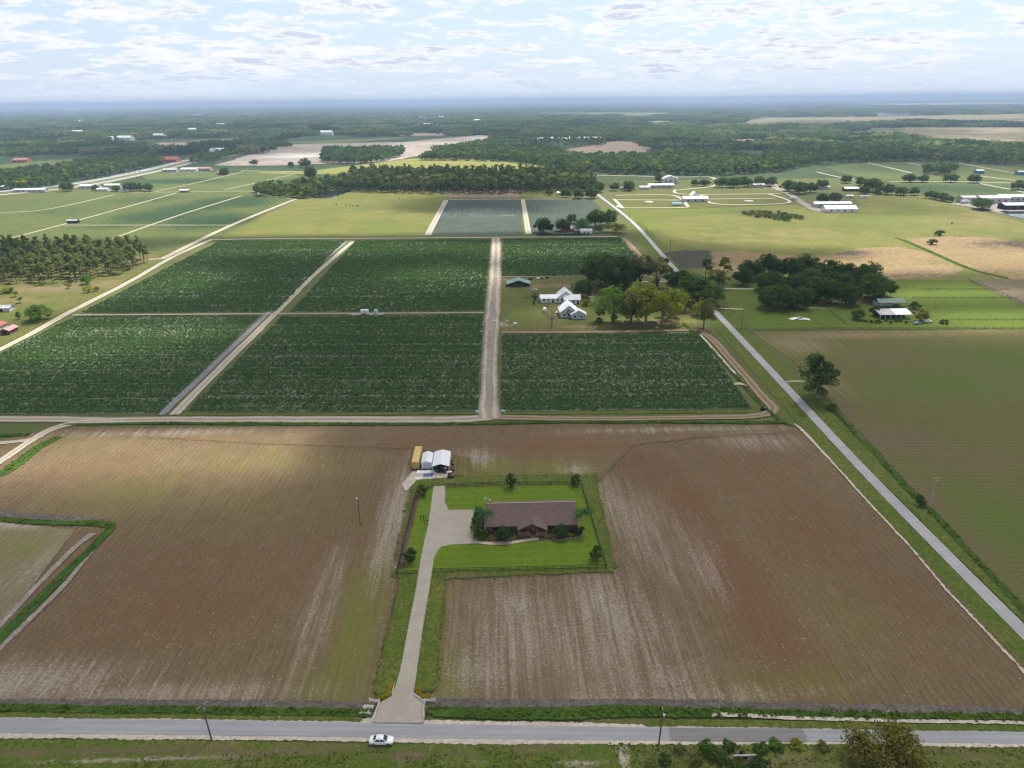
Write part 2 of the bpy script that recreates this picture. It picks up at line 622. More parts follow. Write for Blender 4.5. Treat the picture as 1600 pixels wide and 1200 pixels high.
M['lawn'] = ground_mat('lawn_turf', ((0.102, 0.168, 0.011), (0.132, 0.198, 0.016), (0.078, 0.128, 0.010)), rows=(R_(90), 3.4, (0.146, 0.212, 0.02), 0.6), scales=(1.6, 0.2, 0.05), bump=0.04, feather=1.6)
M['verge'] = ground_mat('verge_grass', ((0.088, 0.128, 0.016), (0.145, 0.152, 0.032), (0.056, 0.084, 0.014)), ch={'sand': (0.40, 0.36, 0.28), 'brown': (0.135, 0.105, 0.06)},
                        speck=((0.20, 0.18, 0.09), 0.62, 1.6), bump=0.12, feather=0.9)
M['weedy'] = ground_mat('ditch_growth', ((0.045, 0.100, 0.014), (0.080, 0.135, 0.018), (0.03, 0.065, 0.012)), scales=(1.2, 0.3, 0.05), bump=0.25, feather=0.7)
M['bank'] = ground_mat('ditch_bank', ((0.125, 0.108, 0.095), (0.17, 0.148, 0.128), (0.075, 0.065, 0.055)), scales=(1.2, 0.25, 0.05), ch={'sand': (0.40, 0.37, 0.34)}, bump=0.2, feather=0.7)
M['sand'] = ground_mat('bare_sand', (SAND, PALE, (0.38, 0.33, 0.27)), scales=(1.3, 0.22, 0.04), bump=0.07, feather=0.8)
M['mud'] = ground_mat('grey_lane_soil', ((0.27, 0.235, 0.205), (0.36, 0.315, 0.275), (0.19, 0.165, 0.145)), scales=(1.3, 0.22, 0.04), bump=0.1, feather=0.8)
M['pasture'] = ground_mat('pasture', ((0.128, 0.145, 0.033), (0.205, 0.192, 0.055), (0.110, 0.125, 0.030)), ch={'green': (0.105, 0.155, 0.024), 'brown': (0.22, 0.165, 0.085), 'dark': (0.085, 0.07, 0.05)},
                          scales=(0.4, 0.05, 0.012), feather=0.15)
M['lot'] = ground_mat('house_lot_grass', ((0.098, 0.118, 0.026), (0.150, 0.140, 0.042), (0.080, 0.090, 0.024)), ch={'brown': (0.20, 0.145, 0.085), 'green': (0.088, 0.128, 0.022), 'sand': (0.42, 0.37, 0.31)}, scales=(0.6, 0.09, 0.02), feather=0.4)
M['paddock'] = ground_mat('green_paddock', ((0.092, 0.136, 0.016), (0.115, 0.152, 0.022), (0.072, 0.108, 0.015)), rows=(R_(90) + EW, 7.0, (0.125, 0.165, 0.025), 0.35), ch={'brown': (0.13, 0.10, 0.06)}, scales=(0.6, 0.09, 0.02), feather=0.4)
M['marsh'] = ground_mat('dry_marsh_grass', ((0.26, 0.185, 0.095), (0.32, 0.235, 0.12), (0.19, 0.135, 0.07)), ch={'dark': (0.085, 0.07, 0.052), 'green': (0.12, 0.145, 0.032)}, scales=(0.3, 0.06, 0.015), feather=0.12)
M['dark_marsh'] = ground_mat('dark_marsh', ((0.070, 0.060, 0.046), (0.105, 0.085, 0.06), (0.05, 0.048, 0.034)), scales=(0.4, 0.08, 0.02), feather=0.12)
M['crop'] = ground_mat('crop_beds', ((0.070, 0.092, 0.036), (0.090, 0.110, 0.044), (0.058, 0.068, 0.032)), rows=(R_(90) + EW, 1.35, (0.24, 0.25, 0.215), 0.8), speck=((0.32, 0.35, 0.33), 0.66, 1.3),
                       ch={'green': (0.09, 0.125, 0.026)}, scales=(0.9, 0.1, 0.02), bump=0.15, feather=0.6)
M['far_crop'] = ground_mat('far_crop_beds', ((0.085, 0.115, 0.028), (0.118, 0.142, 0.038), (0.068, 0.092, 0.026)), rows=(R_(90) + EW, 9.0, (0.150, 0.160, 0.06), 0.5), ch={'dark': (0.030, 0.062, 0.022)}, scales=(0.25, 0.03, 0.006), bump=0.2, feather=0.12)
M['blue_crop'] = ground_mat('blue_green_crop', ((0.052, 0.078, 0.054), (0.066, 0.090, 0.066), (0.040, 0.058, 0.042)), rows=(R_(90) + EW, 2.7, (0.125, 0.145, 0.130), 0.5), ch={'pale': (0.19, 0.21, 0.20)}, scales=(0.5, 0.06, 0.01), bump=0.15, feather=0.25)
M['tillage'] = ground_mat('brown_tillage', ((0.185, 0.145, 0.095), (0.15, 0.135, 0.07), (0.14, 0.11, 0.075)), scales=(0.3, 0.05, 0.012), feather=0.15)
M['mulch'] = ground_mat('bark_mulch', ((0.11, 0.068, 0.052), (0.16, 0.105, 0.085), (0.065, 0.042, 0.034)), scales=(2.5, 0.5, 0.1), speck=((0.34, 0.28, 0.25), 0.66, 3.0), feather=1.6)
M['drive'] = track_mat('shell_drive', (0.335, 0.30, 0.262), (0.40, 0.36, 0.322), (0.345, 0.31, 0.275), feather=1.6)
M['drive2'] = ground_mat('shell_court', ((0.355, 0.315, 0.262), (0.43, 0.385, 0.325), (0.345, 0.305, 0.252)), scales=(2.0, 0.3, 0.06), feather=1.6, bump=0.03)
M['lane'] = track_mat('sandy_lane', (0.27, 0.225, 0.155), (0.46, 0.405, 0.34), (0.30, 0.25, 0.19), dark=(0.20, 0.165, 0.12))
M['lane_pale'] = track_mat('pale_sandy_lane', (0.31, 0.275, 0.20), (0.50, 0.455, 0.385), (0.34, 0.30, 0.235), dark=(0.26, 0.225, 0.165))
M['lane_red'] = track_mat('reddish_lane', (0.20, 0.15, 0.075), (0.33, 0.25, 0.19), (0.19, 0.14, 0.08), dark=(0.15, 0.13, 0.06))
M['lane_thin'] = track_mat('narrow_lane', (0.23, 0.20, 0.12), (0.36, 0.315, 0.25), (0.32, 0.28, 0.215), feather=0.6)
M['lane_far'] = track_mat('far_lane', (0.27, 0.25, 0.15), (0.40, 0.365, 0.27), (0.35, 0.31, 0.225), feather=0.3)
M['road'] = asphalt_mat('grey_asphalt', (0.285, 0.29, 0.305), (0.345, 0.35, 0.365))
M['road_new'] = asphalt_mat('purple_grey_asphalt', (0.205, 0.19, 0.195), (0.235, 0.222, 0.228), 0.1)
M['road_side'] = asphalt_mat('pale_asphalt', (0.33, 0.325, 0.335), (0.40, 0.392, 0.40), 0.5)
M['plastic'] = ground_mat('grey_ditch_lining', ((0.21, 0.215, 0.235), (0.28, 0.285, 0.31), (0.15, 0.15, 0.16)), scales=(1.2, 0.2, 0.03), feather=0.8)

link('ground', MB().add([(-60000, -3000, 0), (60000, -3000, 0), (60000, 60000, 0), (-60000, 60000, 0)], [(0, 1, 2, 3)]).mesh('ground', M['ground']))
T(bpy.data.objects['ground'], 'flat rough grass land running out to the horizon', 'ground', kind='structure')
me = MB().add([(-55000, 1150, 0.05), (55000, 1150, 0.05), (55000, 58000, 0.05), (-55000, 58000, 0.05)], [(0, 1, 2, 3)]).mesh('distant_terrain', M['far'])
T(link('distant_terrain', me), 'dark wooded plain fading blue towards the horizon', 'terrain', kind='structure')

# --- the brown field round the house
sheet('brown_field', [(-330, 742), (-60, 700), (95, 668), (400, 668), (800, 664), (1235, 664), (1262, 682), (1420, 850), (1625, 1062), (1640, 1112), (1000, 1106), (300, 1106), (-200, 1108)],
      0.12, M['brown'], (0.2625, 2.0), 1.5, {
    'red': [(870, 700, 45, 14, .95), (1000, 740, 24, 26, .75), (1140, 900, 10, 40, 1.3), (1190, 960, 12, 40, 1.2), (1080, 790, 10, 30, 1.2), (1020, 735, 14, 20, 1.2), (1260, 830, 26, 40, .9), (1380, 940, 20, 26, .8), (1180, 740, 30, 30, .8), (330, 900, 60, 30, .75), (560, 800, 30, 30, .6), (270, 950, 38, 22, .85), (480, 850, 30, 20, .7), (1120, 700, 30, 20, .7), (90, 1030, 18, 12, .7), (650, 700, 22, 8, .8), (1430, 1020, 22, 14, .6), (160, 735, 30, 12, .55)],
    'green': [(555, 1000, 7, 34, 1.0), (560, 930, 8, 20, .8), (520, 1070, 12, 10, .8), (760, 735, 18, 14, .85), (860, 735, 16, 12, .7), (680, 980, 3.5, 30, 1.1), (690, 1060, 8, 12, .9), (590, 890, 4, 14, 1.), (930, 800, 6, 26, .9), (210, 770, 30, 20, .6), (430, 800, 36, 16, .5), (430, 720, 40, 16, .5), (1240, 1070, 25, 8, .6), (1330, 960, 18, 20, .45), (60, 690, 40, 10, .5)],
    'sand': [(830, 1000, 24, 22, .58), (960, 1000, 18, 26, .62), (1010, 830, 9, 30, .55), (800, 950, 14, 10, .66), (930, 950, 12, 18, .66), (760, 1050, 12, 8, .62), (1000, 1060, 18, 9, .6), (620, 790, 5, 32, .85), (600, 850, 4, 20, .85), (500, 950, 5, 30, .5), (960, 790, 6, 34, .6), (740, 700, 14, 6, .7), (820, 760, 22, 5, .6), (40, 1065, 26, 8, .8), (250, 1085, 34, 4, .7), (1000, 1090, 40, 3, .6), (1090, 870, 8, 24, .5), (250, 676, 60, 4, .6), (1050, 676, 50, 4, .55), (1180, 690, 20, 8, .6), (640, 755, 5, 8, .9), (900, 690, 30, 5, .5)]},
      'brown ploughed field with furrows round the fenced house', 'field', furrow=(1.05, 0.075))
sheet('headland', [(230, 668), (640, 667), (1225, 665), (1245, 676), (1100, 684), (990, 696), (952, 735), (940, 752), (740, 748), (735, 716), (640, 702), (400, 694), (230, 684)], 0.22, M['headland'], (1, 1), 6.0,
      {'red': [(870, 700, 45, 12, .9), (650, 690, 22, 8, .8), (1120, 690, 30, 10, .6)], 'green': [(760, 735, 18, 12, .9), (860, 735, 20, 12, .8), (920, 735, 8, 12, .5)], 'sand': [(745, 715, 8, 8, .8), (900, 735, 6, 5, .7), (820, 752, 18, 3, .7), (280, 676, 40, 4, .6), (1050, 672, 50, 3, .6), (1190, 690, 20, 8, .6)]}, 'strip of soil with cross furrows along the top of the brown field', 'field')
sheet('fallow_field', [(-260, 818), (0, 818), (118, 829), (60, 905), (0, 982), (-130, 1080)], 0.34, M['tan_field'], (1, 2), 1.2,
      {'sand': [(20, 822, 25, 3, .7), (60, 880, 6, 16, .6)], 'green': [(30, 860, 16, 12, .7)]}, 'small tan fallow field in the corner behind the grassy ditch', 'field')

# --- ditch with bright weeds in the brown field
strip('ditch_bank', [(-120, 797), (0, 805), (80, 810), (150, 815), (172, 821)], [4.0, 3.6, 3.2, 3, 2.4], 0.36, M['bank'], 1.0, label='grey spoil bank behind the short weedy ditch', cat='bank', jitter=.6)
strip('ditch_weeds', [(-120, 806), (0, 813), (80, 818), (150, 819), (173, 822), (150, 850), (85, 915), (0, 1000), (-60, 1062)], [2.4, 2.2, 2.2, 3, 3, 2.6, 3.0, 3.4, 3.6], 0.40, M['weedy'], 1.0, label='bright green weeds growing along the ditch in the brown field', cat='ditch', jitter=.5)
strip('sandy_edge', [(-60, 1040), (0, 980), (75, 900), (125, 850), (150, 832)], [1.7, 1.7, 1.6, 1.8, 2.6], 0.38, M['mud'], 0.8, label='pale sandy lane edge on the left of the weedy ditch', cat='path', jitter=.5)
strip('sandy_edge', [(-60, 1082), (4, 1012), (92, 926), (140, 868), (165, 838)], [1.6, 1.6, 1.5, 1.2, .8], 0.38, M['mud'], 0.8, label='pale sandy lane edge on the right of the weedy ditch', cat='path', jitter=.5)

# --- the road in front and its verges
strip('roadside_bank', [(-250, 1097), (0, 1100), (400, 1104), (575, 1106)], 2.7, 0.30, M['bank'], 1.0, label='grey ditch bank along the front road left of the drive', cat='bank', jitter=.4)  # flat strip: grey soil, with the ditch's dark shadow put into its colour
strip('roadside_bank', [(668, 1102), (1000, 1101), (1300, 1109), (1700, 1116)], 2.8, 0.30, M['bank'], 1.0, label='grey ditch bank along the front road right of the drive', cat='bank', jitter=.4)  # same flat soil strip, ditch shadow included in the grey
strip('roadside_ditch', [(-250, 1107), (0, 1108), (400, 1112), (578, 1115)], 2.0, 0.34, M['weedy'], 0.9, label='green weedy ditch beside the front road left of the drive', cat='ditch', jitter=.4)
strip('roadside_ditch', [(668, 1113), (860, 1116), (1000, 1113), (1300, 1118), (1700, 1124)], [2.4, 3.4, 3.0, 1.5, 1.5], 0.34, M['weedy'], 0.9, label='green weedy ditch beside the front road right of the drive', cat='ditch', jitter=.4)
strip('road_shoulder', [(-300, 1133), (0, 1135), (400, 1139), (800, 1145), (1040, 1148), (1300, 1150), (1700, 1155)], [5.9, 5.9, 5.9, 5.6, 4.8, 4.4, 4.4], 0.16, M['sand'], 0.9, label='pale sandy shoulders of the front road', cat='shoulder', jitter=.3)
strip('sandy_footway', [(1110, 1118), (1160, 1120), (1230, 1123), (1400, 1127), (1700, 1134)], [1.0, 1.0, .9, .9, .9], 0.38, M['sand'], 0.5, label='thin pale sandy strip between the ditch and the front road', cat='path', jitter=.3)
strip('roadside_verge', [(-250, 1117), (0, 1118), (300, 1120), (570, 1124)], 1.4, 0.22, M['verge'], 0.7, label='narrow grass strip above the front road left of the drive', cat='verge', jitter=.3)
strip('roadside_verge', [(1000, 1133), (1100, 1130), (1300, 1134), (1700, 1141)], [1.2, 1.8, 1.9, 1.7], 0.22, M['verge'], 0.7, label='grass strip between the sandy strip and the front road', cat='verge', jitter=.3)
strip('road', [(-300, 1132), (0, 1134.5), (400, 1139), (800, 1145), (1040, 1148), (1300, 1150), (1700, 1154)], [3.7, 3.7, 3.7, 3.4, 3.1, 3.0, 3.1], 0.20, M['road'], 0.35, label='grey asphalt road crossing in front of the field', cat='road', crown=0.03)
strip('resurfaced_road', [(1043, 1148.5), (1150, 1149), (1262, 1150)], 3.15, 0.26, M['road_new'], 0.25, label='newer purple grey patch of the front road', cat='road')
sheet('front_verge', [(-300, 1155), (0, 1155), (300, 1157), (560, 1163), (700, 1162), (960, 1162), (1060, 1164), (1300, 1163), (1700, 1168), (1800, 1290), (-400, 1290)], 0.12, M['verge'], (1.0, 1.0), 0.9,
      {'sand': [(30, 1182, 20, .35, 1.1), (250, 1187, 25, .35, 1.1), (500, 1189, 20, .35, 1.1), (750, 1194, 20, .35, 1.1), (905, 1196, 8, .5, 1.1), (975, 1185, 1.1, 4, 1.1), (1180, 1190, 10, 2, .5)],
       'brown': [(150, 1174, 30, 1.4, .95), (420, 1176, 30, 1.2, .9), (650, 1180, 14, 1.3, .9), (850, 1170, 8, 1.5, .8), (1070, 1180, 9, 3, .8), (1240, 1196, 9, 2, .8), (1520, 1180, 12, 3, .6)]}, 'rough grass verge below the front road', 'verge')

# --- the side road
SR = [(1790, 1185), (1640, 1030), (1598, 987), (1500, 889), (1347, 733), (1210, 586), (1118, 488), (1045, 410), (988, 347), (940, 309), (921, 296)]
strip('side_road_verge', [(1770, 1190), (1620, 1034), (1575, 987), (1478, 889), (1328, 735), (1196, 588), (1106, 489), (1036, 412), (982, 349)], [8.0] * 9, 0.14, M['verge'], 1.2, 4, label='grass verge on the field side of the side road', cat='verge', jitter=.6)
strip('side_road_verge', [(1832, 1183), (1682, 1031), (1632, 979), (1531, 886), (1372, 731), (1226, 584), (1131, 486), (1055, 408), (995, 346)], [7.0] * 9, 0.15, M['verge'], 1.2, 4, label='lush grass verge on the far side of the side road', cat='verge', jitter=.6)
strip('side_road', SR, [3.8] * 11, 0.22, M['road_side'], 0.4, 3, label='straight pale asphalt side road running into the distance', cat='road', crown=0.05)
strip('sandy_field_edge', [(1240, 662), (1262, 681), (1300, 724), (1352, 780), (1420, 855), (1500, 945), (1600, 1052), (1680, 1130)], [1.0, 1.3, .8, .7, .7, .6, .7, .8], 0.30, M['sand'], 0.9, label='thin white sandy line edging the brown field beside the side road', cat='path', jitter=.5)
strip('side_ditch', [(1066, 505), (1110, 545), (1180, 622), (1215, 655), (1240, 668)], [1.6, 1.8, 1.8, 1.6, 1.6], 0.30, M['weedy'], 1.0, label='weedy roadside ditch by the bottom right crop block', cat='ditch', jitter=.4)
strip('far_side_ditch', [(1830, 1200), (1690, 1050), (1600, 955), (1533, 883), (1467, 813), (1413, 760), (1340, 680), (1300, 640)], 1.9, 0.30, M['weedy'], 1.2, label='line of rank weeds along the olive field by the side road', cat='ditch', jitter=.7)

# --- olive field on the far side of the side road
sheet('olive_field', [(1172, 518), (1300, 516), (1610, 515), (1990, 512), (2400, 1100), (1900, 1200), (1710, 1062), (1560, 905), (1430, 768), (1322, 652), (1236, 562)], 0.16, M['olive'], (3, 3), 2.0,
      {'tan': [(1240, 540, 20, 16, .95), (1330, 524, 60, 8, .9), (1300, 600, 10, 20, .6), (1460, 520, 60, 6, .6)], 'brown': [(1400, 690, 22, 16, .9), (1310, 640, 8, 20, .9), (1500, 720, 26, 12, .7), (1440, 780, 10, 20, .8), (1500, 850, 8, 16, .8), (1380, 560, 30, 10, .5)],
       'green': [(1480, 600, 40, 22, .9), (1570, 560, 50, 30, .8), (1560, 820, 16, 30, .8), (1400, 620, 20, 12, .5)]}, 'dull olive field with fine rows beside the side road', 'field')
strip('field_turnout', [(1222, 598), (1240, 596), (1268, 598)], 2.0, 0.26, M['lane'], 0.7, label='short sandy turnout beside the lone tree', cat='path')

# --- crop blocks
CROPS = [
    ('left lower', [(-260, 650), (-330, 640), (-120, 600), (0, 552), (118, 494), (408, 494), (250, 647), (0, 648)], [(30, 560, 20, 30, .5)], 0.55),
    ('left upper', [(342, 377), (540, 376), (433, 488), (126, 489)], [(420, 382, 50, 18, .8), (170, 480, 18, 14, .6), (250, 440, 20, 30, .35)], 0.85),
    ('middle upper', [(556, 376), (768, 374), (757, 486), (452, 488)], [(590, 384, 30, 20, .6), (740, 390, 20, 30, .5)], 0.85),
    ('middle lower', [(440, 494), (757, 491), (748, 643), (288, 645)], [(330, 636, 16, 5, .7), (420, 600, 14, 5, .5)], 0.55),
    ('right upper', [(785, 374), (970, 372), (1004, 408), (1000, 432), (783, 432)], [(880, 380, 50, 24, .7)], 0.85),
    ('right lower', [(783, 523), (1092, 521), (1176, 640), (780, 643)], [(1150, 632, 10, 6, .7)], 0.55)]
for nm, pts, gr, _ in CROPS:
    sheet('crop_field', pts, 0.14, M['crop'], (2, 2), 0.9, {'green': gr}, 'dark green crop block with bedded rows, %s of the six blocks' % nm, 'field')
sheet('crop_field', [(701, 313), (812, 312.5), (816, 367), (672, 368)], 0.14, M['blue_crop'], (4, 4), 2, {'pale': [(745, 331, 60, 40, .75), (790, 337, 14, 7, .8)]}, 'blue green crop block beyond the cross lane', 'field')
sheet('crop_field', [(822, 312.5), (926, 312), (952, 342), (940, 366), (832, 367)], 0.14, M['blue_crop'], (4, 4), 2, {'pale': [(860, 325, 30, 30, .4)]}, 'blue green crop block behind the small farmhouse trees', 'field')
sheet('crop_field', [(-700, 440), (-500, 360), (-200, 322), (0, 317), (85, 301), (180, 303), (236, 300), (222, 270), (300, 268), (372, 270), (400, 267), (455, 268), (470, 277), (400, 288), (392, 303), (462, 311), (400, 340), (338, 371), (250, 412), (0, 530), (-300, 640)], 0.10, M['far_crop'], (10, 10), 5,
      {'dark': [(250, 338, 60, 70, 1.3), (330, 345, 50, 60, 1.5), (300, 325, 60, 50, 1.2), (360, 315, 60, 60, 1.4), (280, 283, 90, 50, 1.3), (180, 352, 40, 30, .9), (390, 318, 30, 40, 1.3), (230, 312, 60, 50, .8), (100, 330, 60, 60, .6)]}, 'wide patchwork of far green crop beds beyond the pines', 'field')
sheet('near_pine_grass', [(-400, 600), (-220, 430), (0, 400), (140, 390), (250, 398), (300, 385), (330, 374), (255, 404), (160, 462), (0, 543)], 0.20, M['lot'], (4, 4), 2,
      {'brown': [(60, 452, 40, 12, .85), (150, 445, 30, 12, .8), (230, 405, 20, 14, .8), (20, 470, 26, 8, .6)]}, 'dry grass clearing round the pine stand and red sheds', 'grass')

# --- lanes between the crop blocks
strip('cross_lane', [(-420, 664), (-160, 657), (0, 655), (150, 657), (300, 656), (500, 656), (700, 656), (770, 652)], [7.5, 6.5, 6, 5.5, 6.0, 6.5, 6.5, 6.0], 0.24, M['lane'], 1.2, label='broad sandy lane between the brown field and the crops', cat='path', jitter=.5)
strip('cross_lane', [(765, 652), (900, 655), (1100, 653), (1180, 650), (1207, 640), (1190, 618), (1150, 572), (1112, 530), (1095, 519)], [5.0, 4.0, 4.0, 4.4, 5.0, 4.4, 4.2, 4.4, 3.5], 0.25, M['lane_red'], 1.0, label='reddish wheel track curving round the bottom right crop block', cat='path', jitter=.4)
strip('grass_margin', [(100, 664), (240, 662), (500, 663), (740, 663), (900, 660), (1225, 661)], [1.4, 2.2, 2.4, 2.4, 2.4, 2.4], 0.30, M['weedy'], 0.9, label='dark weedy line along the top of the brown field', cat='ditch', jitter=.5)
strip('crop_margin', [(290, 648), (500, 648), (745, 646)], 2.2, 0.18, M['verge'], 0.8, label='thin grass margin below the lower middle crop block', cat='verge')
strip('crop_margin', [(782, 646), (1000, 645), (1170, 643)], 2.4, 0.18, M['verge'], 0.8, label='thin grass margin below the bottom right crop block', cat='verge')
strip('curved_lane', [(-260, 830), (-60, 755), (0, 722), (45, 692), (85, 670), (130, 660), (200, 657)], [3.4, 3.4, 3.4, 3.4, 4.4, 5, 5], 0.27, M['lane_pale'], 1.0, label='pale lane curving down from the crop lane past the brown field', cat='path', jitter=.3)
strip('curved_lane', [(-200, 702), (-60, 696), (0, 693), (40, 689), (70, 681)], 2.6, 0.275, M['lane_pale'], 0.9, label='short pale lane joining the curved lane', cat='path')
strip('grass_margin', [(-150, 800), (0, 742), (60, 700), (92, 684)], [5, 4.6, 4.2, 3.2], 0.28, M['weedy'], 1.2, label='bright weedy strip between curved lane and brown field', cat='ditch')
strip('hedge_strip', [(-80, 683), (0, 681), (48, 680)], 2.5, 0.30, M['weedy'], 1.0, label='dark weedy patch inside the loop of the curved lanes', cat='ditch')
strip('centre_lane', [(765, 655), (764, 620), (766, 560), (768, 515), (771, 470), (774, 420), (775, 372)], [9.5, 7.5, 7.5, 8.0, 9.5, 8.5, 8.0], 0.26, M['lane'], 1.2, label='wide rutted sandy lane up the middle of the crop blocks', cat='path', jitter=.5)
strip('lane_washout', [(764, 640), (765, 560), (768, 505), (772, 470)], [3.6, 3.2, 5.0, 3.0], 0.30, M['mud'], 1.6, label='grey trampled middle of the rutted crop lane', cat='path', jitter=1.2)
strip('lined_ditch', [(252, 649), (330, 575), (425, 484), (480, 430), (541, 378)], [3.2, 3.0, 2.8, 2.6, 2.6], 0.24, M['plastic'], 0.8, label='grey lined ditch running up between the left crop blocks', cat='ditch', jitter=.3)
strip('ditch_lane', [(272, 649), (345, 575), (437, 484), (491, 430), (551, 378)], [4.4, 4.2, 3.8, 3.8, 3.8], 0.25, M['lane_pale'], 0.9, label='pale lane beside the lined ditch of the left crop blocks', cat='path', jitter=.3)
strip('row_lane', [(112, 493), (250, 492), (415, 491), (600, 490), (757, 489)], 2.6, 0.28, M['lane_thin'], 0.7, label='thin earth lane across the left and middle crop blocks', cat='path', jitter=.3)
strip('turning_place', [(548, 492), (575, 491.5), (602, 491)], [3, 6, 3], 0.285, M['lane'], 1.0, label='widened earth patch under the white trailer', cat='path')
strip('upper_cross_lane', [(325, 375), (420, 373.5), (600, 372.5), (800, 371), (965, 370)], 3.6, 0.24, M['lane_pale'], 1.2, 6, label='straight pale lane along the top of the crop blocks', cat='path', jitter=.3)
strip('upper_lane', [(668, 368), (697, 313)], 6.5, 0.24, M['lane_pale'], 1.2, 6, label='pale lane on the left side of the blue green block', cat='path')
strip('upper_lane', [(826, 366), (817, 312)], [6, 5], 0.24, M['lane_pale'], 1.2, 6, label='pale lane between the two blue green blocks', cat='path')
strip('top_lane', [(700, 312), (930, 311)], 4, 0.25, M['lane_far'], 1.5, 6, label='pale lane along the top of the blue green blocks', cat='path')
strip('long_left_lane', [(-260, 680), (-120, 606), (0, 547), (60, 516), (108, 489), (200, 442), (270, 402), (330, 375)], [3.6, 3.6, 4, 4.6, 4.6, 4.2, 4.2, 4.6], 0.27, M['lane_pale'], 1.2, 5, label='broad pale lane along the left edge of the crop blocks', cat='path', jitter=.5)
strip('long_left_lane', [(255, 404), (340, 362), (400, 336), (463, 311)], 5.5, 0.25, M['lane_pale'], 1.2, 6, label='pale lane leading on past the green pasture', cat='path')
strip('far_lane', [(-120, 409), (0, 377), (120, 345), (275, 302)], 3.6, 0.2, M['lane_far'], 2, 10, label='pale far lane from behind the pines to the white shed', cat='path')
strip('far_lane', [(140, 386), (235, 352), (300, 330), (378, 306)], 3.6, 0.2, M['lane_far'], 2, 10, label='pale far lane above the pine stand', cat='path')
strip('far_lane', [(95, 352), (235, 352), (367, 352)], 3.0, 0.2, M['lane_far'], 2, 10, label='thin far lane crossing the left crop beds', cat='path')
strip('far_lane', [(200, 301), (300, 300), (393, 299), (410, 305), (460, 311)], 3.6, 0.2, M['lane_far'], 2, 10, label='far lane passing the white shed', cat='path')
strip('far_lane', [(-150, 345), (0, 333), (75, 327), (180, 304)], 3.6, 0.2, M['lane_far'], 2, 10, label='far lane below the roadside buildings', cat='path')
strip('far_lane', [(240, 300), (310, 285), (382, 268)], 3.6, 0.2, M['lane_far'], 2, 10, label='far lane running to the dark roadside tree', cat='path')
strip('far_lane', [(350, 297), (400, 286), (465, 271)], 3.6, 0.2, M['lane_far'], 2, 10, label='far lane beside the tree belt', cat='path')
strip('far_lane', [(375, 267), (460, 268), (545, 268)], 8, 0.2, M['lane_far'], 2, 10, label='far lane along the yellow pasture', cat='path')
strip('far_lane', [(230, 406), (262, 404)], 4, 0.28, M['lane_far'], 1, 5, label='short pale lane at the end of the pine stand', cat='path')

# --- pasture beyond the crops, ploughed strip
sheet('green_pasture', [(345, 371), (465, 312), (495, 309), (545, 297), (640, 295), (700, 294), (700, 311), (664, 369)], 0.12, M['pasture'], (6, 6), 3, {'green': [(600, 358, 40, 40, .6), (420, 350, 60, 40, .5)]}, 'dull green cattle pasture beyond the crop blocks', 'field')
sheet('tilled_strip', [(702, 294), (800, 294), (812, 296), (812, 309), (697, 310)], 0.13, M['tillage'], (6, 6), 3, None, 'brown tilled strip between tree belt and blue green block', 'field')
sheet('rough_patch', [(812, 295), (880, 296), (930, 305), (925, 311), (812, 310)], 0.12, M['lot'], (6, 6), 3, {'green': [(860, 302, 40, 40, .7)], 'brown': [(835, 303, 30, 20, .5)]}, 'rough grass patch beside the white box shed', 'grass')

# --- old white house lot
sheet('house_lot', [(782, 435), (1000, 433), (1050, 433), (1088, 500), (1092, 516), (1000, 518), (781, 519)], 0.16, M['lot'], (2, 2), 1.5,
      {'brown': [(870, 447, 30, 8, .9), (960, 510, 50, 4, .9), (1050, 505, 14, 8, .8), (840, 516, 40, 3, .6), (800, 437, 20, 5, .8), (985, 470, 20, 20, .6), (930, 455, 12, 12, .6)],
       'green': [(815, 490, 12, 26, .8), (840, 470, 14, 14, .5)], 'sand': [(784, 507, 5, 5, .9), (800, 508, 4, 3, .6)]}, 'worn grass lot round the two old white houses', 'lawn')
strip('lot_lane', [(783, 520), (900, 519.5), (1040, 517.5), (1085, 516), (1105, 520)], 3.4, 0.26, M['lane_red'], 0.9, label='earth lane between old house lot and the bottom right crop', cat='path', jitter=.3)
strip('lot_lane', [(783, 433), (900, 432), (1000, 431), (1050, 441)], 2.6, 0.26, M['lane_red'], 0.9, label='earth lane behind the old house lot', cat='path')
strip('house_path', [(922, 462), (926, 470), (927, 474)], 3.0, 0.28, M['mud'], 0.8, label='grey path beside the dark round tree', cat='path')
strip('house_path', [(1000, 441), (1050, 440)], 2.4, 0.28, M['sand'], 0.8, label='pale drive behind the airy olive trees', cat='path')
strip('lane_right_of_crop', [(972, 372), (1000, 402), (1022, 424)], [8, 8, 7], 0.2, M['lane_red'], 1.2, label='reddish lane at the right end of the upper crop', cat='path')
strip('white_edge', [(1094, 523), (1120, 553), (1150, 586)], 1.2, 0.3, M['sand'], 0.6, label='white plastic edge of the bottom right crop block', cat='path', jitter=.4)
strip('sandy_patch', [(1143, 602), (1156, 600), (1168, 604)], [1.6, 3.0, 1.2], 0.3, M['sand'], 0.8, label='pale sandy spoil by the crop edge', cat='path')

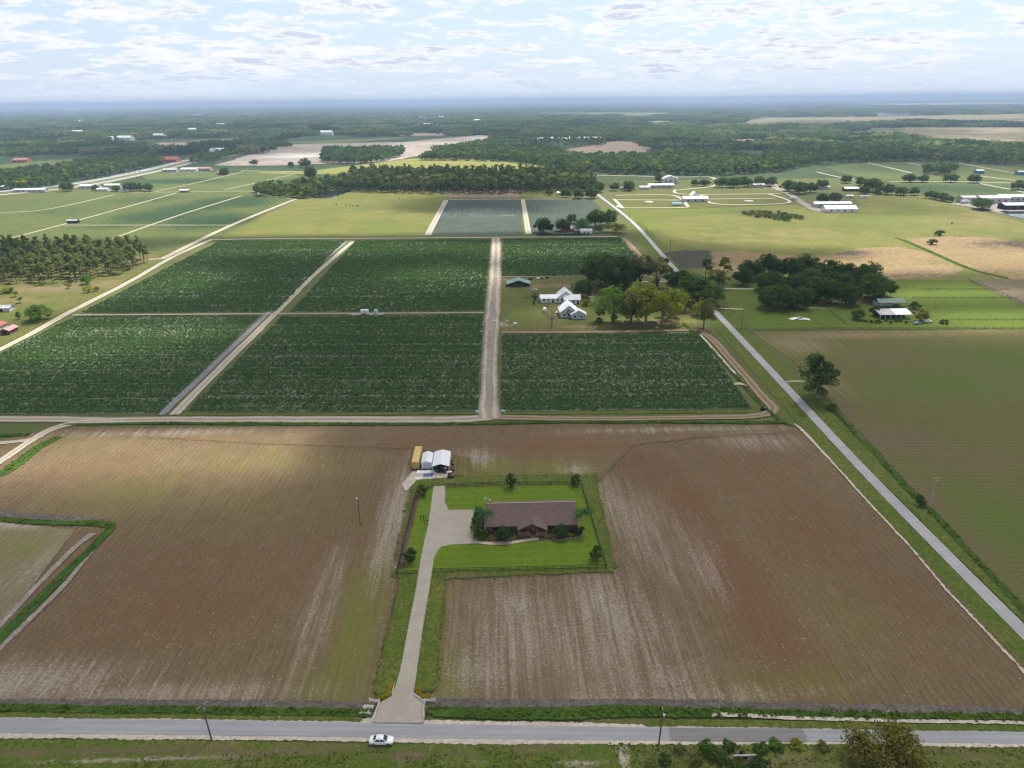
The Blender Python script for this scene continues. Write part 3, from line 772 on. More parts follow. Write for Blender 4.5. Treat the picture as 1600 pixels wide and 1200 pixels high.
# --- right hand grass, marsh and pasture
sheet('home_paddock', [(1116, 438), (1250, 440), (1400, 438), (1510, 438), (1610, 484), (1640, 514), (1400, 515), (1180, 516), (1135, 478)], 0.14, M['paddock'], (3, 3), 2, {'brown': [(1300, 470, 50, 14, .9), (1250, 478, 30, 8, .8), (1400, 486, 22, 10, .7), (1180, 445, 30, 14, .6)]}, 'bright green paddocks round the oak grove and barns', 'field')
sheet('brown_corner', [(1512, 438), (1700, 438), (1750, 500), (1612, 482)], 0.13, M['tillage'], (4, 4), 2, None, 'brown bare corner behind the paddock fence', 'field')
sheet('bright_pasture', [(965, 327), (1075, 327), (1240, 320), (1300, 333), (1345, 320), (1330, 305), (1420, 300), (1500, 322), (1610, 352), (1800, 380), (1800, 440), (1500, 440), (1110, 440), (1040, 392)], 0.08, M['pasture'], (6, 6), 4,
      {'green': [(1000, 345, 30, 60, .8), (1100, 330, 80, 30, .7), (1380, 345, 60, 40, .6), (1290, 372, 40, 20, .6), (1440, 332, 60, 40, .4)], 'brown': [(1250, 366, 70, 40, .5), (1150, 375, 60, 30, .45), (1540, 345, 80, 60, .6)], 'dark': [(1205, 336, 34, 30, 1.0), (1170, 330, 20, 14, .8), (1245, 341, 20, 14, .8)]}, 'wide yellow green pasture beside the side road', 'field')
sheet('dry_marsh', [(1290, 400), (1343, 388), (1408, 385), (1452, 396), (1508, 421), (1480, 432), (1391, 437), (1340, 430), (1250, 420), (1150, 425), (1105, 425), (1098, 395), (1160, 393), (1220, 398)], 0.13, M['marsh'], (5, 5), 4, {'dark': [(1310, 395, 40, 16, 1.), (1400, 432, 22, 6, .9), (1450, 430, 20, 6, .8)], 'green': [(1470, 410, 16, 14, .7)]}, 'tan dry marsh grass behind the oak grove', 'field')
sheet('dry_marsh', [(1413, 373), (1495, 368), (1575, 374), (1640, 393), (1700, 436), (1560, 437), (1516, 421), (1460, 395)], 0.13, M['marsh'], (5, 5), 4, {'dark': [(1402, 369, 20, 16, 1.), (1585, 383, 40, 24, .9), (1500, 368, 60, 8, .7), (1530, 425, 20, 8, .6)], 'green': [(1530, 428, 30, 10, .8)]}, 'tan dry marsh grass right of the narrow drain', 'field')
sheet('dark_marsh', [(1040, 396), (1060, 392), (1110, 391), (1116, 418), (1066, 420)], 0.19, M['dark_marsh'], (3, 3), 9, None, 'dark burnt marsh patch beside the side road', 'field')
strip('narrow_drain', [(1410, 375), (1450, 392), (1515, 420), (1575, 436)], 4, 0.24, M['weedy'], 1.5, label='narrow green drain cutting through the tan marsh', cat='ditch')
strip('oak_drive', [(1117, 451), (1150, 452), (1180, 452)], 2.6, 0.28, M['sand'], 0.8, label='pale drive into the oak grove', cat='path')
strip('oak_drive', [(1113, 482), (1135, 483), (1165, 484)], 2.0, 0.28, M['sand'], 0.8, label='pale drive by the lamp post', cat='path')
strip('oak_drive', [(1262, 482), (1275, 482), (1293, 484)], 1.8, 0.28, M['mud'], 0.8, label='grey track under the oaks towards the barns', cat='path')

# --- lanes and plots of the park beyond the pasture
sheet('park_turf', [(957, 300), (1060, 296), (1190, 296), (1235, 318), (1075, 327), (968, 327)], 0.12, M['lot'], (6, 6), 3, {'green': [(1010, 318, 40, 50, .5), (1160, 312, 60, 40, .4)]}, 'mown park plots divided by white lanes', 'lawn')
for pts, lb in (([(968, 320), (975, 325), (1076, 324.5)], 'lower white lane of the left park plot'), ([(959, 312.5), (1062, 313)], 'middle white lane of the left park plot'), ([(960, 305.5), (1050, 305.5), (1076, 324)], 'upper white lane turning down beside the blue canopy'),
                ([(1055, 296.5), (1070, 303.5), (1222, 303)], 'long white lane above the park house'), ([(1095, 305), (1121, 319), (1232, 317), (1200, 303)], 'white lane round the right park plot'), ([(1107, 311.5), (1212, 310)], 'middle white lane of the right park plot'), ([(959, 311), (974, 326)], 'short white lane at the road side of the park')):
    strip('park_lane', pts, 4.0, 0.3, M['sand'], 1.2, 8, label=lb, cat='path')
strip('yard_road', [(1205, 282), (1210, 292), (1235, 305), (1262, 322), (1290, 331), (1330, 330)], [14, 12, 9, 10, 16, 14], 0.3, M['mud'], 2, 8, label='pale yard road leading to the white barn', cat='path')
strip('park_road', [(917, 274), (980, 275), (1060, 277), (1110, 277), (1118, 290), (1060, 297)], 7, 0.3, M['lane_far'], 2, 8, label='pale lane along the woods behind the park', cat='path')

# --- far fields
sheet('sand_field', [(332, 259), (445, 226), (560, 223), (632, 222), (750, 211), (800, 213), (782, 222), (690, 238), (600, 253), (430, 259)], 0.3, ground_mat('far_sand', ((0.34, 0.285, 0.235), (0.45, 0.39, 0.33), (0.24, 0.19, 0.16)), ch={'pale': (0.62, 0.58, 0.52), 'dark': (0.21, 0.16, 0.13), 'green': (0.22, 0.21, 0.10)}, scales=(0.06, 0.012, 0.004), feather=0.03), (25, 25), 12,
      {'pale': [(460, 244, 120, 110, 1.), (770, 216, 120, 90, 1.), (640, 248, 40, 60, .9)], 'dark': [(400, 250, 120, 60, .7), (680, 228, 120, 90, .8), (440, 232, 120, 80, .6)], 'green': [(640, 222, 160, 40, .8)]}, 'bare pale sandy field far behind the tree belt', 'field')
sheet('yellow_pasture', [(372, 270), (480, 268), (560, 258), (640, 248), (700, 247), (790, 252), (858, 260), (770, 268), (640, 264), (545, 273), (420, 272)], 0.3, ground_mat('far_pasture', ((0.22, 0.225, 0.05), (0.27, 0.255, 0.065), (0.17, 0.185, 0.045)), scales=(0.06, 0.012, 0.004), feather=0.04), (20, 20), 10, None, 'sunlit yellow pasture behind the pine belt', 'field')
FARF = ground_mat('far_tillage', ((0.30, 0.225, 0.165), (0.36, 0.285, 0.21), (0.24, 0.17, 0.125)), ch={'green': (0.27, 0.26, 0.07)}, scales=(0.05, 0.012, 0.003), feather=0.03)
FARG = ground_mat('far_meadow', ((0.13, 0.16, 0.05), (0.17, 0.185, 0.06), (0.10, 0.13, 0.04)), scales=(0.05, 0.01, 0.003), feather=0.03)
FART = ground_mat('far_savanna', ((0.30, 0.24, 0.13), (0.24, 0.20, 0.11), (0.13, 0.125, 0.06)), ch={'dark': (0.15, 0.115, 0.09)}, scales=(0.02, 0.006, 0.0015), feather=0.02)
sheet('round_field', [(867, 237), (930, 226), (965, 220), (992, 219), (1020, 226), (1040, 238), (1030, 246), (900, 246)], 0.3, FARF, (20, 20), 10, {'green': [(930, 243, 130, 60, 1.), (880, 239, 100, 40, .9)]}, 'pinkish tilled field with rounded end among the woods', 'field')
sheet('far_field', [(1055, 221), (1180, 216.5), (1232, 226), (1165, 230)], 0.3, FARF, (25, 25), 10, None, 'brown tilled clearing right of the rounded field', 'field')
FAR_FIELDS = [(FARF, [(560, 203), (620, 199), (720, 200), (640, 206)], 'long pink field far behind the sandy field'), (FARF, [(980, 193), (1030, 189), (1095, 192), (1030, 197)], 'small brown clearing near the skyline woods'),
              (FARG, [(0, 258), (60, 252), (140, 246), (165, 250), (110, 262), (20, 268), (-60, 268)], 'yellow meadow left of the highway woods'), (FARG, [(200, 236), (240, 225), (310, 226), (330, 233), (260, 240)], 'green field behind the highway shops'),
              (FARF, [(232, 228), (250, 223), (292, 223), (290, 227)], 'thin bare strip behind the green field'), (FARG, [(20, 203), (90, 198), (95, 203), (40, 207)], 'pale meadow deep in the left woods'), (FARG, [(380, 200), (520, 203), (560, 208), (420, 208)], 'pale meadow behind the sandy field'),
              (FARF, [(60, 172.5), (110, 170.5), (160, 171.5), (110, 173.5)], 'pale clearing on the left skyline'), (FARG, [(380, 222), (480, 221), (640, 214), (620, 218), (500, 225)], 'thin green strip above the sandy field'),
              (FARG, [(1310, 228), (1400, 236), (1370, 246), (1290, 240)], 'sunlit clearing in the right woods'), (FART, [(1110, 199), (1200, 184), (1330, 183), (1700, 176), (1760, 198), (1560, 196), (1430, 190), (1350, 196), (1200, 200)], 'tan open plain before the far lake'),
              (FART, [(1290, 213), (1330, 205), (1420, 199), (1640, 199), (1700, 232), (1520, 226), (1430, 220), (1360, 212)], 'tan scrub plain on the right behind the woods'), (FARG, [(840, 180), (1000, 176), (1100, 178), (900, 183)], 'pale strip near the skyline'),
              (FARF, [(1300, 164), (1500, 160), (1700, 160), (1700, 163), (1400, 166)], 'pinkish strip on the right skyline')]
frn = random.Random(31)
for k in range(34):                          # many more small openings in the far woods
    cx, cy = frn.uniform(-20, 1620), 169 + 44 * frn.random() ** 1.5
    if abs(cy - 227) < 6 or (cx > 1050 and cy > 176 and cy < 200):
        continue
    wx, wy = frn.uniform(14, 60), frn.uniform(.5, 1.0) * (0.8 + (cy - 165) * .055)
    m_ = (FARG, FARF, FARG, FART)[k % 4]
    FAR_FIELDS.append((m_, [(cx + wx * math.cos(a) * frn.uniform(.75, 1.1), cy - .010 * (cx - 800) * .6 + wy * math.sin(a) * frn.uniform(.8, 1.1)) for a in (0, .8, 1.6, 2.4, 3.2, 4.0, 4.8, 5.6)], 'small %s opening in the far woods' % ('pale green', 'pinkish bare', 'pale green', 'tan')[k % 4]))
for m_, pts, lb in FAR_FIELDS:
    far_ = max(20.0, (G(*pts[0]) - G(*pts[2])).length / 60)
    sheet('far_field', pts, 0.35, m_, (far_, far_), far_ * 0.6, {}, lb, 'field')
sheet('right_crop_field', [(1392, 287), (1460, 284), (1620, 286), (1700, 330), (1560, 318), (1480, 312), (1430, 299)], 0.2, M['far_crop'], (10, 10), 5, {'dark': [(1500, 296, 120, 80, 1.)]}, 'dark green crop block before the warehouses', 'field')
sheet('right_crop_field', [(1290, 262), (1340, 255), (1480, 252), (1620, 262), (1700, 280), (1600, 282), (1400, 283), (1330, 275)], 0.2, M['far_crop'], (12, 12), 6, {'dark': [(1400, 265, 150, 100, .9), (1470, 258, 150, 80, .8)]}, 'far green crop blocks with diagonal lanes', 'field')
for pts, w_, lb in (([(1388, 284), (1480, 284), (1600, 287), (1700, 290)], 8, 'pale cross lane behind the right crop block'), ([(1355, 254.5), (1400, 265), (1425, 271)], 6, 'first diagonal lane across the far right crops'), ([(1417, 254.5), (1440, 259)], 6, 'short diagonal lane across the far right crops'),
                    ([(1485, 253), (1540, 263), (1580, 270), (1620, 275)], 6, 'long diagonal lane across the far right crops'), ([(1275, 269), (1310, 277), (1345, 284)], 6, 'diagonal lane left of the far right crops'), ([(1528, 275), (1560, 279), (1600, 284)], 6, 'lane beside the small blue shed'), ([(1530, 287), (1570, 295), (1620, 305)], 6, 'lane right of the dark crop block')):
    strip('far_lane', pts, w_, 0.4, M['lane_far'], 2, 12, label=lb, cat='path')
sheet('warehouse_yard', [(1480, 318), (1530, 326), (1570, 335), (1640, 345), (1640, 318), (1560, 318)], 0.22, M['mud'], (4, 4), 2, None, 'grey yard round the warehouses', 'yard')

# --- highway on the left
HW = [(-300, 330), (-80, 307), (0, 301), (125, 287), (237, 265), (300, 250), (380, 236)]
strip('highway_verge', [(-300, 335), (-80, 311), (0, 304.5), (125, 291), (237, 268), (300, 253), (380, 238)], [60, 55, 48, 44, 40, 36, 30], 0.3, M['pasture'], 6, 20, label='mown verge along the distant highway', cat='verge')
strip('highway', [(p[0], p[1] - 1) for p in HW], [20, 20, 20, 20, 20, 20, 18], 0.45, M['road'], 2, 20, label='pale distant highway leading to the shops', cat='road')
strip('highway', [(p[0] + 8, p[1] + 3.4) for p in HW], [11] * 7, 0.45, M['road_side'], 2, 20, label='frontage road just below the distant highway', cat='road')

# --- water
mw, Nw = new_mat('pond_water')
finish(Nw, (0.03, 0.04, 0.04), 0.06, Nw.noise(Nw.n('ShaderNodeNewGeometry').outputs['Position'], 0.4, 3), 0.05, spec=0.6)
sheet('pond', [(486, 305), (505, 300), (530, 298), (548, 298), (530, 304), (515, 309), (495, 310)], 0.25, mw, (4, 4), 1, None, 'small dark pond glinting at the edge of the tree belt', 'pond')
sheet('lake', [(1280, 179), (1380, 177), (1480, 179), (1440, 180.2), (1340, 180)], 0.6, mw, (60, 60), 30, None, 'long thin lake shining on the far right plain', 'lake')
sheet('pond', [(1568, 331), (1620, 332), (1640, 346), (1590, 340)], 0.3, mw, (4, 4), 1, None, 'pale retention pond beside the warehouses', 'pond')

# --- home lot
ZL, ZD = 0.34, 0.40
sheet('lawn_margin', [(612, 905), (640, 768), (650, 745), (735, 745), (930, 742), (962, 895), (700, 906)], 0.27, M['verge'], (1, 1), 4.0, {'brown': [(690, 903, 16, 1.5, .8), (900, 900, 14, 1.5, .8)], 'sand': [(610, 890, 2, 3, .7)]}, 'rough grass margin outside the black fence', 'grass')
sheet('lawn', [(653, 766), (908, 759), (947, 888), (677, 895), (621, 898)], ZL, M['lawn'], (1, 1), 0.8, None, 'bright mown lawn inside the black fence', 'lawn')
strip('drive_verge', [(640, 900), (622, 1000), (600, 1090)], [5, 6, 5], 0.30, M['verge'], 3.2, label='green grass strip on the left of the drive', cat='verge', jitter=.5)
strip('drive_verge', [(682, 900), (668, 1000), (664, 1085)], [5, 6, 6], 0.30, M['verge'], 3.2, label='green grass strip on the right of the drive', cat='verge', jitter=.5)
sheet('driveway', [(677, 762), (696, 761), (695, 785), (701, 799), (742, 798.5), (738, 812), (739, 830), (746, 844), (750, 851), (705, 853), (688, 857), (679, 872), (671, 920), (661, 985), (653, 1040), (649, 1070), (647, 1089), (663, 1100), (664, 1131), (582, 1131), (593, 1101), (612, 1090), (621, 1067), (627, 1040), (638, 985), (650, 920), (657, 877), (667, 830), (673, 795)], ZD, M['drive2'], (0.7, 0.7), 0.35, None, 'long pale shell driveway with parking court beside the house', 'driveway', zfun=lambda X, Y, sd: -0.17 * np.clip((117.0 - Y) / 5.5, 0, 1))
sheet('shed_apron', [(628, 760), (645, 738), (700, 742), (702, 748), (668, 750), (650, 752), (636, 770)], 0.33, M['sand'], (0.7, 0.7), 1.0, None, 'sandy apron in front of the container and sheds', 'yard')
strip('mulch_bed', [(652, 770), (643, 810), (632, 855), (625, 893)], 1.9, ZL + 0.05, M['mulch'], 0.5, 1.5, label='bark mulch bed along the left black fence', cat='flower bed')
sheet('house_bed', [(742, 800), (756, 795), (762, 820), (905, 826), (912, 836), (908, 842), (860, 846), (820, 848), (770, 850), (748, 846), (739, 830), (737, 812)], ZL + 0.04, M['mulch'], (0.5, 0.5), 0.4, None, 'planting bed of bark round the house front', 'flower bed')
M['walk'] = track_mat('concrete_walk', (0.46, 0.38, 0.27), (0.50, 0.42, 0.31), (0.48, 0.40, 0.29), feather=3.0, bump=0.01)
strip('front_walk', [(746, 849), (765, 851.5), (790, 851.5), (815, 847.5), (842, 844)], 1.3, ZD + 0.05, M['walk'], 0.15, 0.8, label='curved tan front walk from parking court to porch', cat='path')

# ------------------------------------------------------------------ cloud deck overhead and haze
def cloud_deck():
    """broken cumulus above the land; where it is thick the ground below (along the sun) lies in shade"""
    base = 900.0
    off = np.array([SUN_DIR.x, SUN_DIR.y]) / SUN_DIR.z * base
    st = 24.0
    gx = np.arange(-3400, 3400, st)
    gy = np.arange(-700, 4600, st)
    X, Y = np.meshgrid(gx, gy)
    gxw, gyw = X - off[0], Y - off[1]                       # the spot on the ground that this column shades
    n = fbm(X / 620, Y / 620, 21, 5)
    px, py, ok = proj(gxw, gyw)
    d = (n - 0.46) * 2.6
    near = ok & (gyw < 700) & (gyw > 60)
    d = np.where(gyw < 700, np.maximum(d, 0.75 + (n - 0.5) * 1.0), d)
    lit = np.zeros_like(d)
    for (cx, cy, rx, ry, a) in LIT:
        c = G(cx, cy)
        lit = np.maximum(lit, a * np.exp(-(((gxw - c.x) / rx) ** 2 + ((gyw - c.y) / ry) ** 2) ** 1.5))
    for (cx, cy, rx, ry, a) in SHADED:
        c = G(cx, cy)
        d = np.maximum(d, a * np.exp(-(((gxw - c.x) / rx) ** 2 + ((gyw - c.y) / ry) ** 2) ** 1.5))
    d = d - 1.6 * lit
    t = 36 * np.clip(d, 0, 1) ** 1.0
    t[0, :] = t[-1, :] = t[:, 0] = t[:, -1] = 0
    has = t > 0.1
    cell = has[:-1, :-1] | has[1:, :-1] | has[:-1, 1:] | has[1:, 1:]
    idx = np.arange(X.size).reshape(X.shape)
    q = np.stack([idx[:-1, :-1][cell], idx[:-1, 1:][cell], idx[1:, 1:][cell], idx[1:, :-1][cell]], -1)
    zt = np.where(has, base + t * 0.9 + 4 * fbm(X / 120, Y / 120, 4) * np.clip(t / 10, 0, 1), base)
    zb = np.where(has, base - t * 0.1, base)
    top = np.stack([X.ravel(), Y.ravel(), zt.ravel()], -1)
    bot = np.stack([X.ravel(), Y.ravel(), zb.ravel()], -1)
    # weld the rims: columns without cloud share one point
    nb = np.where(has.ravel(), np.arange(X.size) + X.size, np.arange(X.size))
    V = np.concatenate([top, bot])
    F = np.concatenate([q, nb[q][:, ::-1]])
    used = np.unique(F)
    rm = np.zeros(len(V), np.int64)
    rm[used] = np.arange(len(used))
    m, N = new_mat('cloud_vapour')
    v = N.n('ShaderNodeVolumePrincipled')
    v.inputs['Color'].default_value = (1, 1, 1, 1)
    v.inputs['Density'].default_value = 0.058
    v.inputs['Anisotropy'].default_value = 0.6
    N.put(N.n('ShaderNodeOutputMaterial').inputs['Volume'], v.outputs[0])
    o = link('clouds', np_mesh('clouds', V[used], rm[F], m, smooth=True))
    T(o, 'broken white cumulus clouds drifting over the fields', 'clouds', kind='stuff')


# openings in the deck: ground spot in the photo, half sizes in metres, strength
LIT = [(210, 718, 62, 24, 1.1), (340, 690, 40, 14, .8), (40, 470, 60, 50, 1.0), (150, 420, 60, 60, 1.0), (70, 530, 90, 40, .9), (260, 510, 60, 22, .6), (230, 440, 60, 50, .75), (430, 386, 90, 34, 1.0), (620, 386, 90, 30, .85), (700, 430, 60, 40, .5), (640, 345, 170, 60, .55), (870, 388, 80, 36, 1.0),
       (1250, 362, 130, 70, 1.1), (1100, 350, 90, 30, .9), (1450, 360, 140, 60, .9), (1350, 415, 90, 24, .8), (1500, 455, 60, 18, .7), (120, 340, 200, 150, .8), (1500, 395, 90, 60, .8), (1010, 500, 34, 20, 1.0), (1560, 500, 60, 30, .4), (880, 480, 26, 14, .6)]
SHADED = [(745, 322, 90, 110, .8), (760, 290, 200, 60, .8), (1230, 455, 110, 40, .7), (330, 345, 60, 60, .7), (560, 560, 130, 80, 1.0)]
cloud_deck()


def add_haze():
    b = MB().box(-60500, 60500, -3500, 60500, -1.5, 140.0)
    m, N = new_mat('thin_air_haze')
    v = N.n('ShaderNodeVolumePrincipled')
    v.inputs['Color'].default_value = (0.50, 0.66, 0.88, 1)
    v.inputs['Density'].default_value = 0.00013
    v.inputs['Anisotropy'].default_value = 0.0
    N.put(N.n('ShaderNodeOutputMaterial').inputs['Volume'], v.outputs[0])
    T(b.build('haze', m), 'thin bluish haze filling the air over the plain', 'haze', kind='stuff')


add_haze()

# ------------------------------------------------------------------ vegetation
L = {}
L['oak'] = leaf_mat('oak_leaves', (0.048, 0.094, 0.026), (0.128, 0.196, 0.046), 0.42)
L['green'] = leaf_mat('green_leaves', (0.070, 0.150, 0.028), (0.170, 0.280, 0.048), 0.42)
L['yellow'] = leaf_mat('yellow_green_leaves', (0.149, 0.190, 0.025), (0.380, 0.391, 0.057), 0.35)
L['olive'] = leaf_mat('olive_leaves', (0.105, 0.125, 0.030), (0.235, 0.240, 0.060))
L['pine'] = leaf_mat('pine_needles', (0.105, 0.150, 0.045), (0.290, 0.320, 0.100), 0.42)
L['palm'] = leaf_mat('palm_leaves', (0.048, 0.129, 0.040), (0.133, 0.231, 0.066))
L['shrub'] = leaf_mat('clipped_leaves', (0.026, 0.073, 0.022), (0.065, 0.138, 0.035))
L['croton'] = leaf_mat('yellow_shrub_leaves', (0.30, 0.235, 0.015), (0.62, 0.48, 0.03))
L['rust'] = leaf_mat('rusty_leaves', (0.095, 0.105, 0.026), (0.235, 0.215, 0.050))
L['weed'] = leaf_mat('weed_leaves', (0.069, 0.127, 0.018), (0.190, 0.253, 0.040), .3)
L['crop'] = leaf_mat('crop_leaves', (0.058, 0.130, 0.040), (0.165, 0.290, 0.080), 0.2)
L['dry'] = leaf_mat('dry_stubble', (0.27, 0.225, 0.165), (0.50, 0.44, 0.36), 0.1)
L['thin'] = leaf_mat('thin_weed_leaves', (0.120, 0.125, 0.040), (0.190, 0.180, 0.070), 0.2)
L['bloom'] = leaf_mat('yellow_flowers', (0.100, 0.120, 0.010), (0.400, 0.300, 0.020))
M['bark'] = plain('bark', (0.115, 0.095, 0.075), 0.95, 0.3, 2.0)
M['grey_bark'] = plain('grey_bark', (0.24, 0.215, 0.185), 0.95, 0.3, 2.0)
M['pale_bark'] = plain('palm_bark', (0.42, 0.39, 0.34), 0.9, 0.2, 2.0)


def leaf_cloud(r, centers, radii, per, size, squash=0.8, up=0.15):
    """leaf faces on the shells of clumps -> verts, faces, tint"""
    C = np.repeat(centers, per, 0)
    Rr = np.repeat(radii, per)
    tint = np.repeat(r.random(len(centers)) * 0.75, per) + r.random(len(C)) * 0.4
    d = r.normal(size=(len(C), 3))
    d[:, 2] += up
    d /= np.linalg.norm(d, axis=1)[:, None]
    p = C + d * (Rr * (0.55 + 0.5 * r.random(len(C)) ** 0.6))[:, None] * np.array([1, 1, squash])
    nrm = d + r.normal(size=d.shape) * 0.55
    nrm /= np.linalg.norm(nrm, axis=1)[:, None]
    t = np.cross(nrm, r.normal(size=d.shape))
    t /= np.linalg.norm(t, axis=1)[:, None] + 1e-9
    b = np.cross(nrm, t)
    s = (size * (0.55 + 0.9 * r.random(len(C))))[:, None]
    V = np.stack([p - t * s, p - b * s * 0.55, p + t * s, p + b * s * 0.55], 1).reshape(-1, 3)
    F = np.arange(len(V)).reshape(-1, 4)
    return V, F, np.repeat(np.clip(tint, 0, 1), 4)


def crown_points(r, n, rx, rz, cz, shape='round'):
    """clump centres filling a crown; returns centres and radii"""
    out = []
    while len(out) < n:
        p = r.normal(size=3)
        p /= np.linalg.norm(p)
        k = 0.35 + 0.6 * r.random() ** 0.7
        if shape == 'round' and p[2] < -0.72:
            continue
        q = p * k
        if shape == 'spread' and (q[2] < -0.25):
            continue
        out.append((q[0] * rx, q[1] * rx, cz + q[2] * rz))
    return np.array(out), rx * (0.20 + 0.16 * r.random(n))


def tree_proto(key, seed, h, rx, leafm, bark, n=26, per=70, size=0.55, kind='oak'):
    r = np.random.default_rng(seed)
    trunk = MB()
    if kind == 'oak':
        rz = h * 0.52
        cz = h - rz * 0.98
        lop = 0.7 + 0.55 * r.random(n)
        C, Rr = crown_points(r, n, rx * 1.0, rz * 0.86, cz)
        C[:, :2] *= (0.82 + 0.3 * np.sin(np.arctan2(C[:, 1], C[:, 0]) * 2 + seed) * 0.6 + 0.12 * r.random(n))[:, None]
        Rr *= lop
        trunk.tube([(0, 0, -0.6), (0.1, 0, h * 0.12), (0.15, 0.1, h * 0.3), (0.1, 0.2, h * 0.55)], [h * .040, h * .032, h * .028, h * .014], 7)
        for q in range(7):
            c = C[(q * 3) % n]
            trunk.tube([(0.1, 0.05, h * (0.18 + 0.03 * q)), (c[0] * .5, c[1] * .5, h * .3 + c[2] * .25), tuple(c)], [h * .016, h * .010, h * .004], 5)
    elif kind == 'pine':
        C = []
        for q in range(n):
            a, zz = r.random() * 6.28, r.random()
            rad = rx * (1.0 - 0.75 * zz) * (0.35 + 0.65 * r.random())
            C.append((math.cos(a) * rad, math.sin(a) * rad, h * (0.52 + 0.46 * zz)))
        C = np.array(C)
        Rr = rx * (0.28 + 0.16 * r.random(n))
        trunk.tube([(0, 0, -0.6), (0, 0, h * .35), (0.1, 0, h * .7), (0.15, 0.05, h * .97)], [h * .016, h * .013, h * .009, h * .003], 6)
        for q in range(0, n, 3):
            trunk.tube([(0.08, 0, C[q][2] - h * .06), tuple(C[q])], [h * .005, h * .002], 4)
    elif kind == 'bush':
        C, Rr = crown_points(r, n, rx * 0.8, h * 0.42, h * 0.50)
        trunk.tube([(0, 0, -0.3), (0, 0, h * 0.5)], [h * .05, h * .03], 5)
        for q in range(4):
            trunk.tube([(0, 0, 0.05 * h), tuple(C[q])], [h * .03, h * .012], 4)
    elif kind == 'airy':
        C, Rr = crown_points(r, n, rx * 0.85, h * 0.36, h * 0.66)
        Rr *= 0.72
        for q in range(6):
            c = C[(q * 4) % n]
            trunk.tube([(0, 0, -0.5), (c[0] * .2, c[1] * .2, h * .22), (c[0] * .6, c[1] * .6, h * .5), tuple(c)], [h * .020, h * .016, h * .010, h * .004], 5)
    V, F, tint = leaf_cloud(r, C, Rr, per, size)
    return key, np_mesh(key + '_crown', V, F, leafm, {'tint': tint}), trunk.mesh(key + '_trunk', bark)


PROTO = {}
for key, seed, h, rx, lm, bk, n, per, sz, kd in (
        ('oak0', 1, 15, 9.5, 'oak', 'bark', 44, 115, .55, 'oak'), ('oak1', 2, 15, 9.5, 'oak', 'bark', 40, 120, .55, 'oak'), ('oak2', 3, 15, 9.5, 'oak', 'bark', 48, 105, .52, 'oak'),
        ('green0', 4, 15, 8.5, 'green', 'bark', 32, 85, .5, 'oak'), ('yellow0', 5, 17, 8.5, 'yellow', 'grey_bark', 34, 85, .5, 'oak'), ('yellow1', 6, 17, 8.5, 'yellow', 'grey_bark', 30, 85, .5, 'oak'),
        ('olive0', 7, 15, 7.5, 'olive', 'bark', 26, 80, .45, 'airy'), ('olive1', 8, 15, 7.5, 'olive', 'bark', 28, 80, .45, 'oak'),
        ('pine0', 9, 15, 3.4, 'pine', 'bark', 16, 46, .5, 'pine'), ('pine1', 10, 14, 3.1, 'pine', 'bark', 14, 46, .5, 'pine'), ('pine2', 11, 16, 3.6, 'pine', 'bark', 18, 44, .5, 'pine'),
        ('bush0', 12, 4, 3.2, 'green', 'bark', 18, 60, .3, 'bush'), ('bush1', 13, 4, 3.2, 'yellow', 'bark', 16, 60, .3, 'bush'), ('bush2', 14, 4, 3.2, 'olive', 'grey_bark', 16, 50, .28, 'bush'), ('bush3', 24, 4, 3.2, 'oak', 'bark', 18, 60, .3, 'bush'),
        ('clip0', 15, 3.4, 2.5, 'shrub', 'bark', 40, 130, .14, 'bush'), ('young0', 16, 5.2, 1.9, 'oak', 'bark', 26, 90, .2, 'oak'), ('croton0', 17, 1.5, 1.0, 'croton', 'bark', 14, 50, .14, 'bush'),
        ('rust0', 18, 12, 8.2, 'rust', 'bark', 60, 190, .30, 'oak'), ('lone0', 19, 18, 6.2, 'oak', 'grey_bark', 34, 100, .42, 'oak')):
    PROTO[key] = (tree_proto(key, seed, h, rx, L[lm], M[bk], n, per, sz, kd), h, rx)


def tree(name, key, px, py, label, h=None, rx=None, rz=None, group=None, cat='tree', z=0.15, crown='crown'):
    (k, cm, tm), ph, prx = PROTO[key]
    o = empty(name, G(px, py) + Vector((0, 0, z)), random.random() * 6.28 if rz is None else rz)
    s = (rx or prx) / prx
    o.scale = (s, s * random.uniform(.92, 1.08), (h or ph) / ph)
    link('trunk', tm, o)
    link(crown, cm, o)
    return T(o, label, cat, group)


# oaks and other trees of the old house lot
for a in (('oak_tree', 'oak0', 938, 450, 'huge dark oak behind the white houses, nearest to them', 24, 12.5), ('oak_tree', 'oak1', 975, 449, 'dark oak between the huge oak and the airy olive trees', 20, 11), ('round_tree', 'oak2', 912, 465, 'small dark round tree beside the old white house', 12, 5.4),
          ('olive_tree', 'olive0', 1000, 447, 'airy olive tree with bare limbs, left of two behind the lot', 20, 8), ('olive_tree', 'olive0', 1027, 448, 'airy olive tree with bare limbs, right of two behind the lot', 19, 8.5), ('oak_tree', 'oak2', 1062, 455, 'leaning dark oak beside the side road behind the big yellow tree', 14, 9),
          ('oak_tree', 'oak1', 1096, 473, 'broad dark oak overhanging the side road', 14, 12.5), ('green_tree', 'green0', 958, 505, 'mid green tree at the front left of the tree row on the lot', 20, 9), ('olive_tree', 'olive1', 986, 507, 'olive brown tree between green tree and yellow tree', 20, 7),
          ('yellow_tree', 'yellow0', 1009, 506, 'tall yellow green tree in the middle of the front row', 24, 9.5), ('yellow_tree', 'yellow1', 1034, 506, 'yellow green tree at the right end of the front row', 23, 10), ('slender_tree', 'olive1', 1099, 513, 'slender olive tree by the side road bend', 18, 4.5),
          ('slender_tree', 'yellow1', 1091, 493, 'small yellowish tree under the broad roadside oak', 9, 4)):
    tree(a[0], a[1], a[2], a[3], a[4], a[5] * 1.06, a[6] * 1.32)
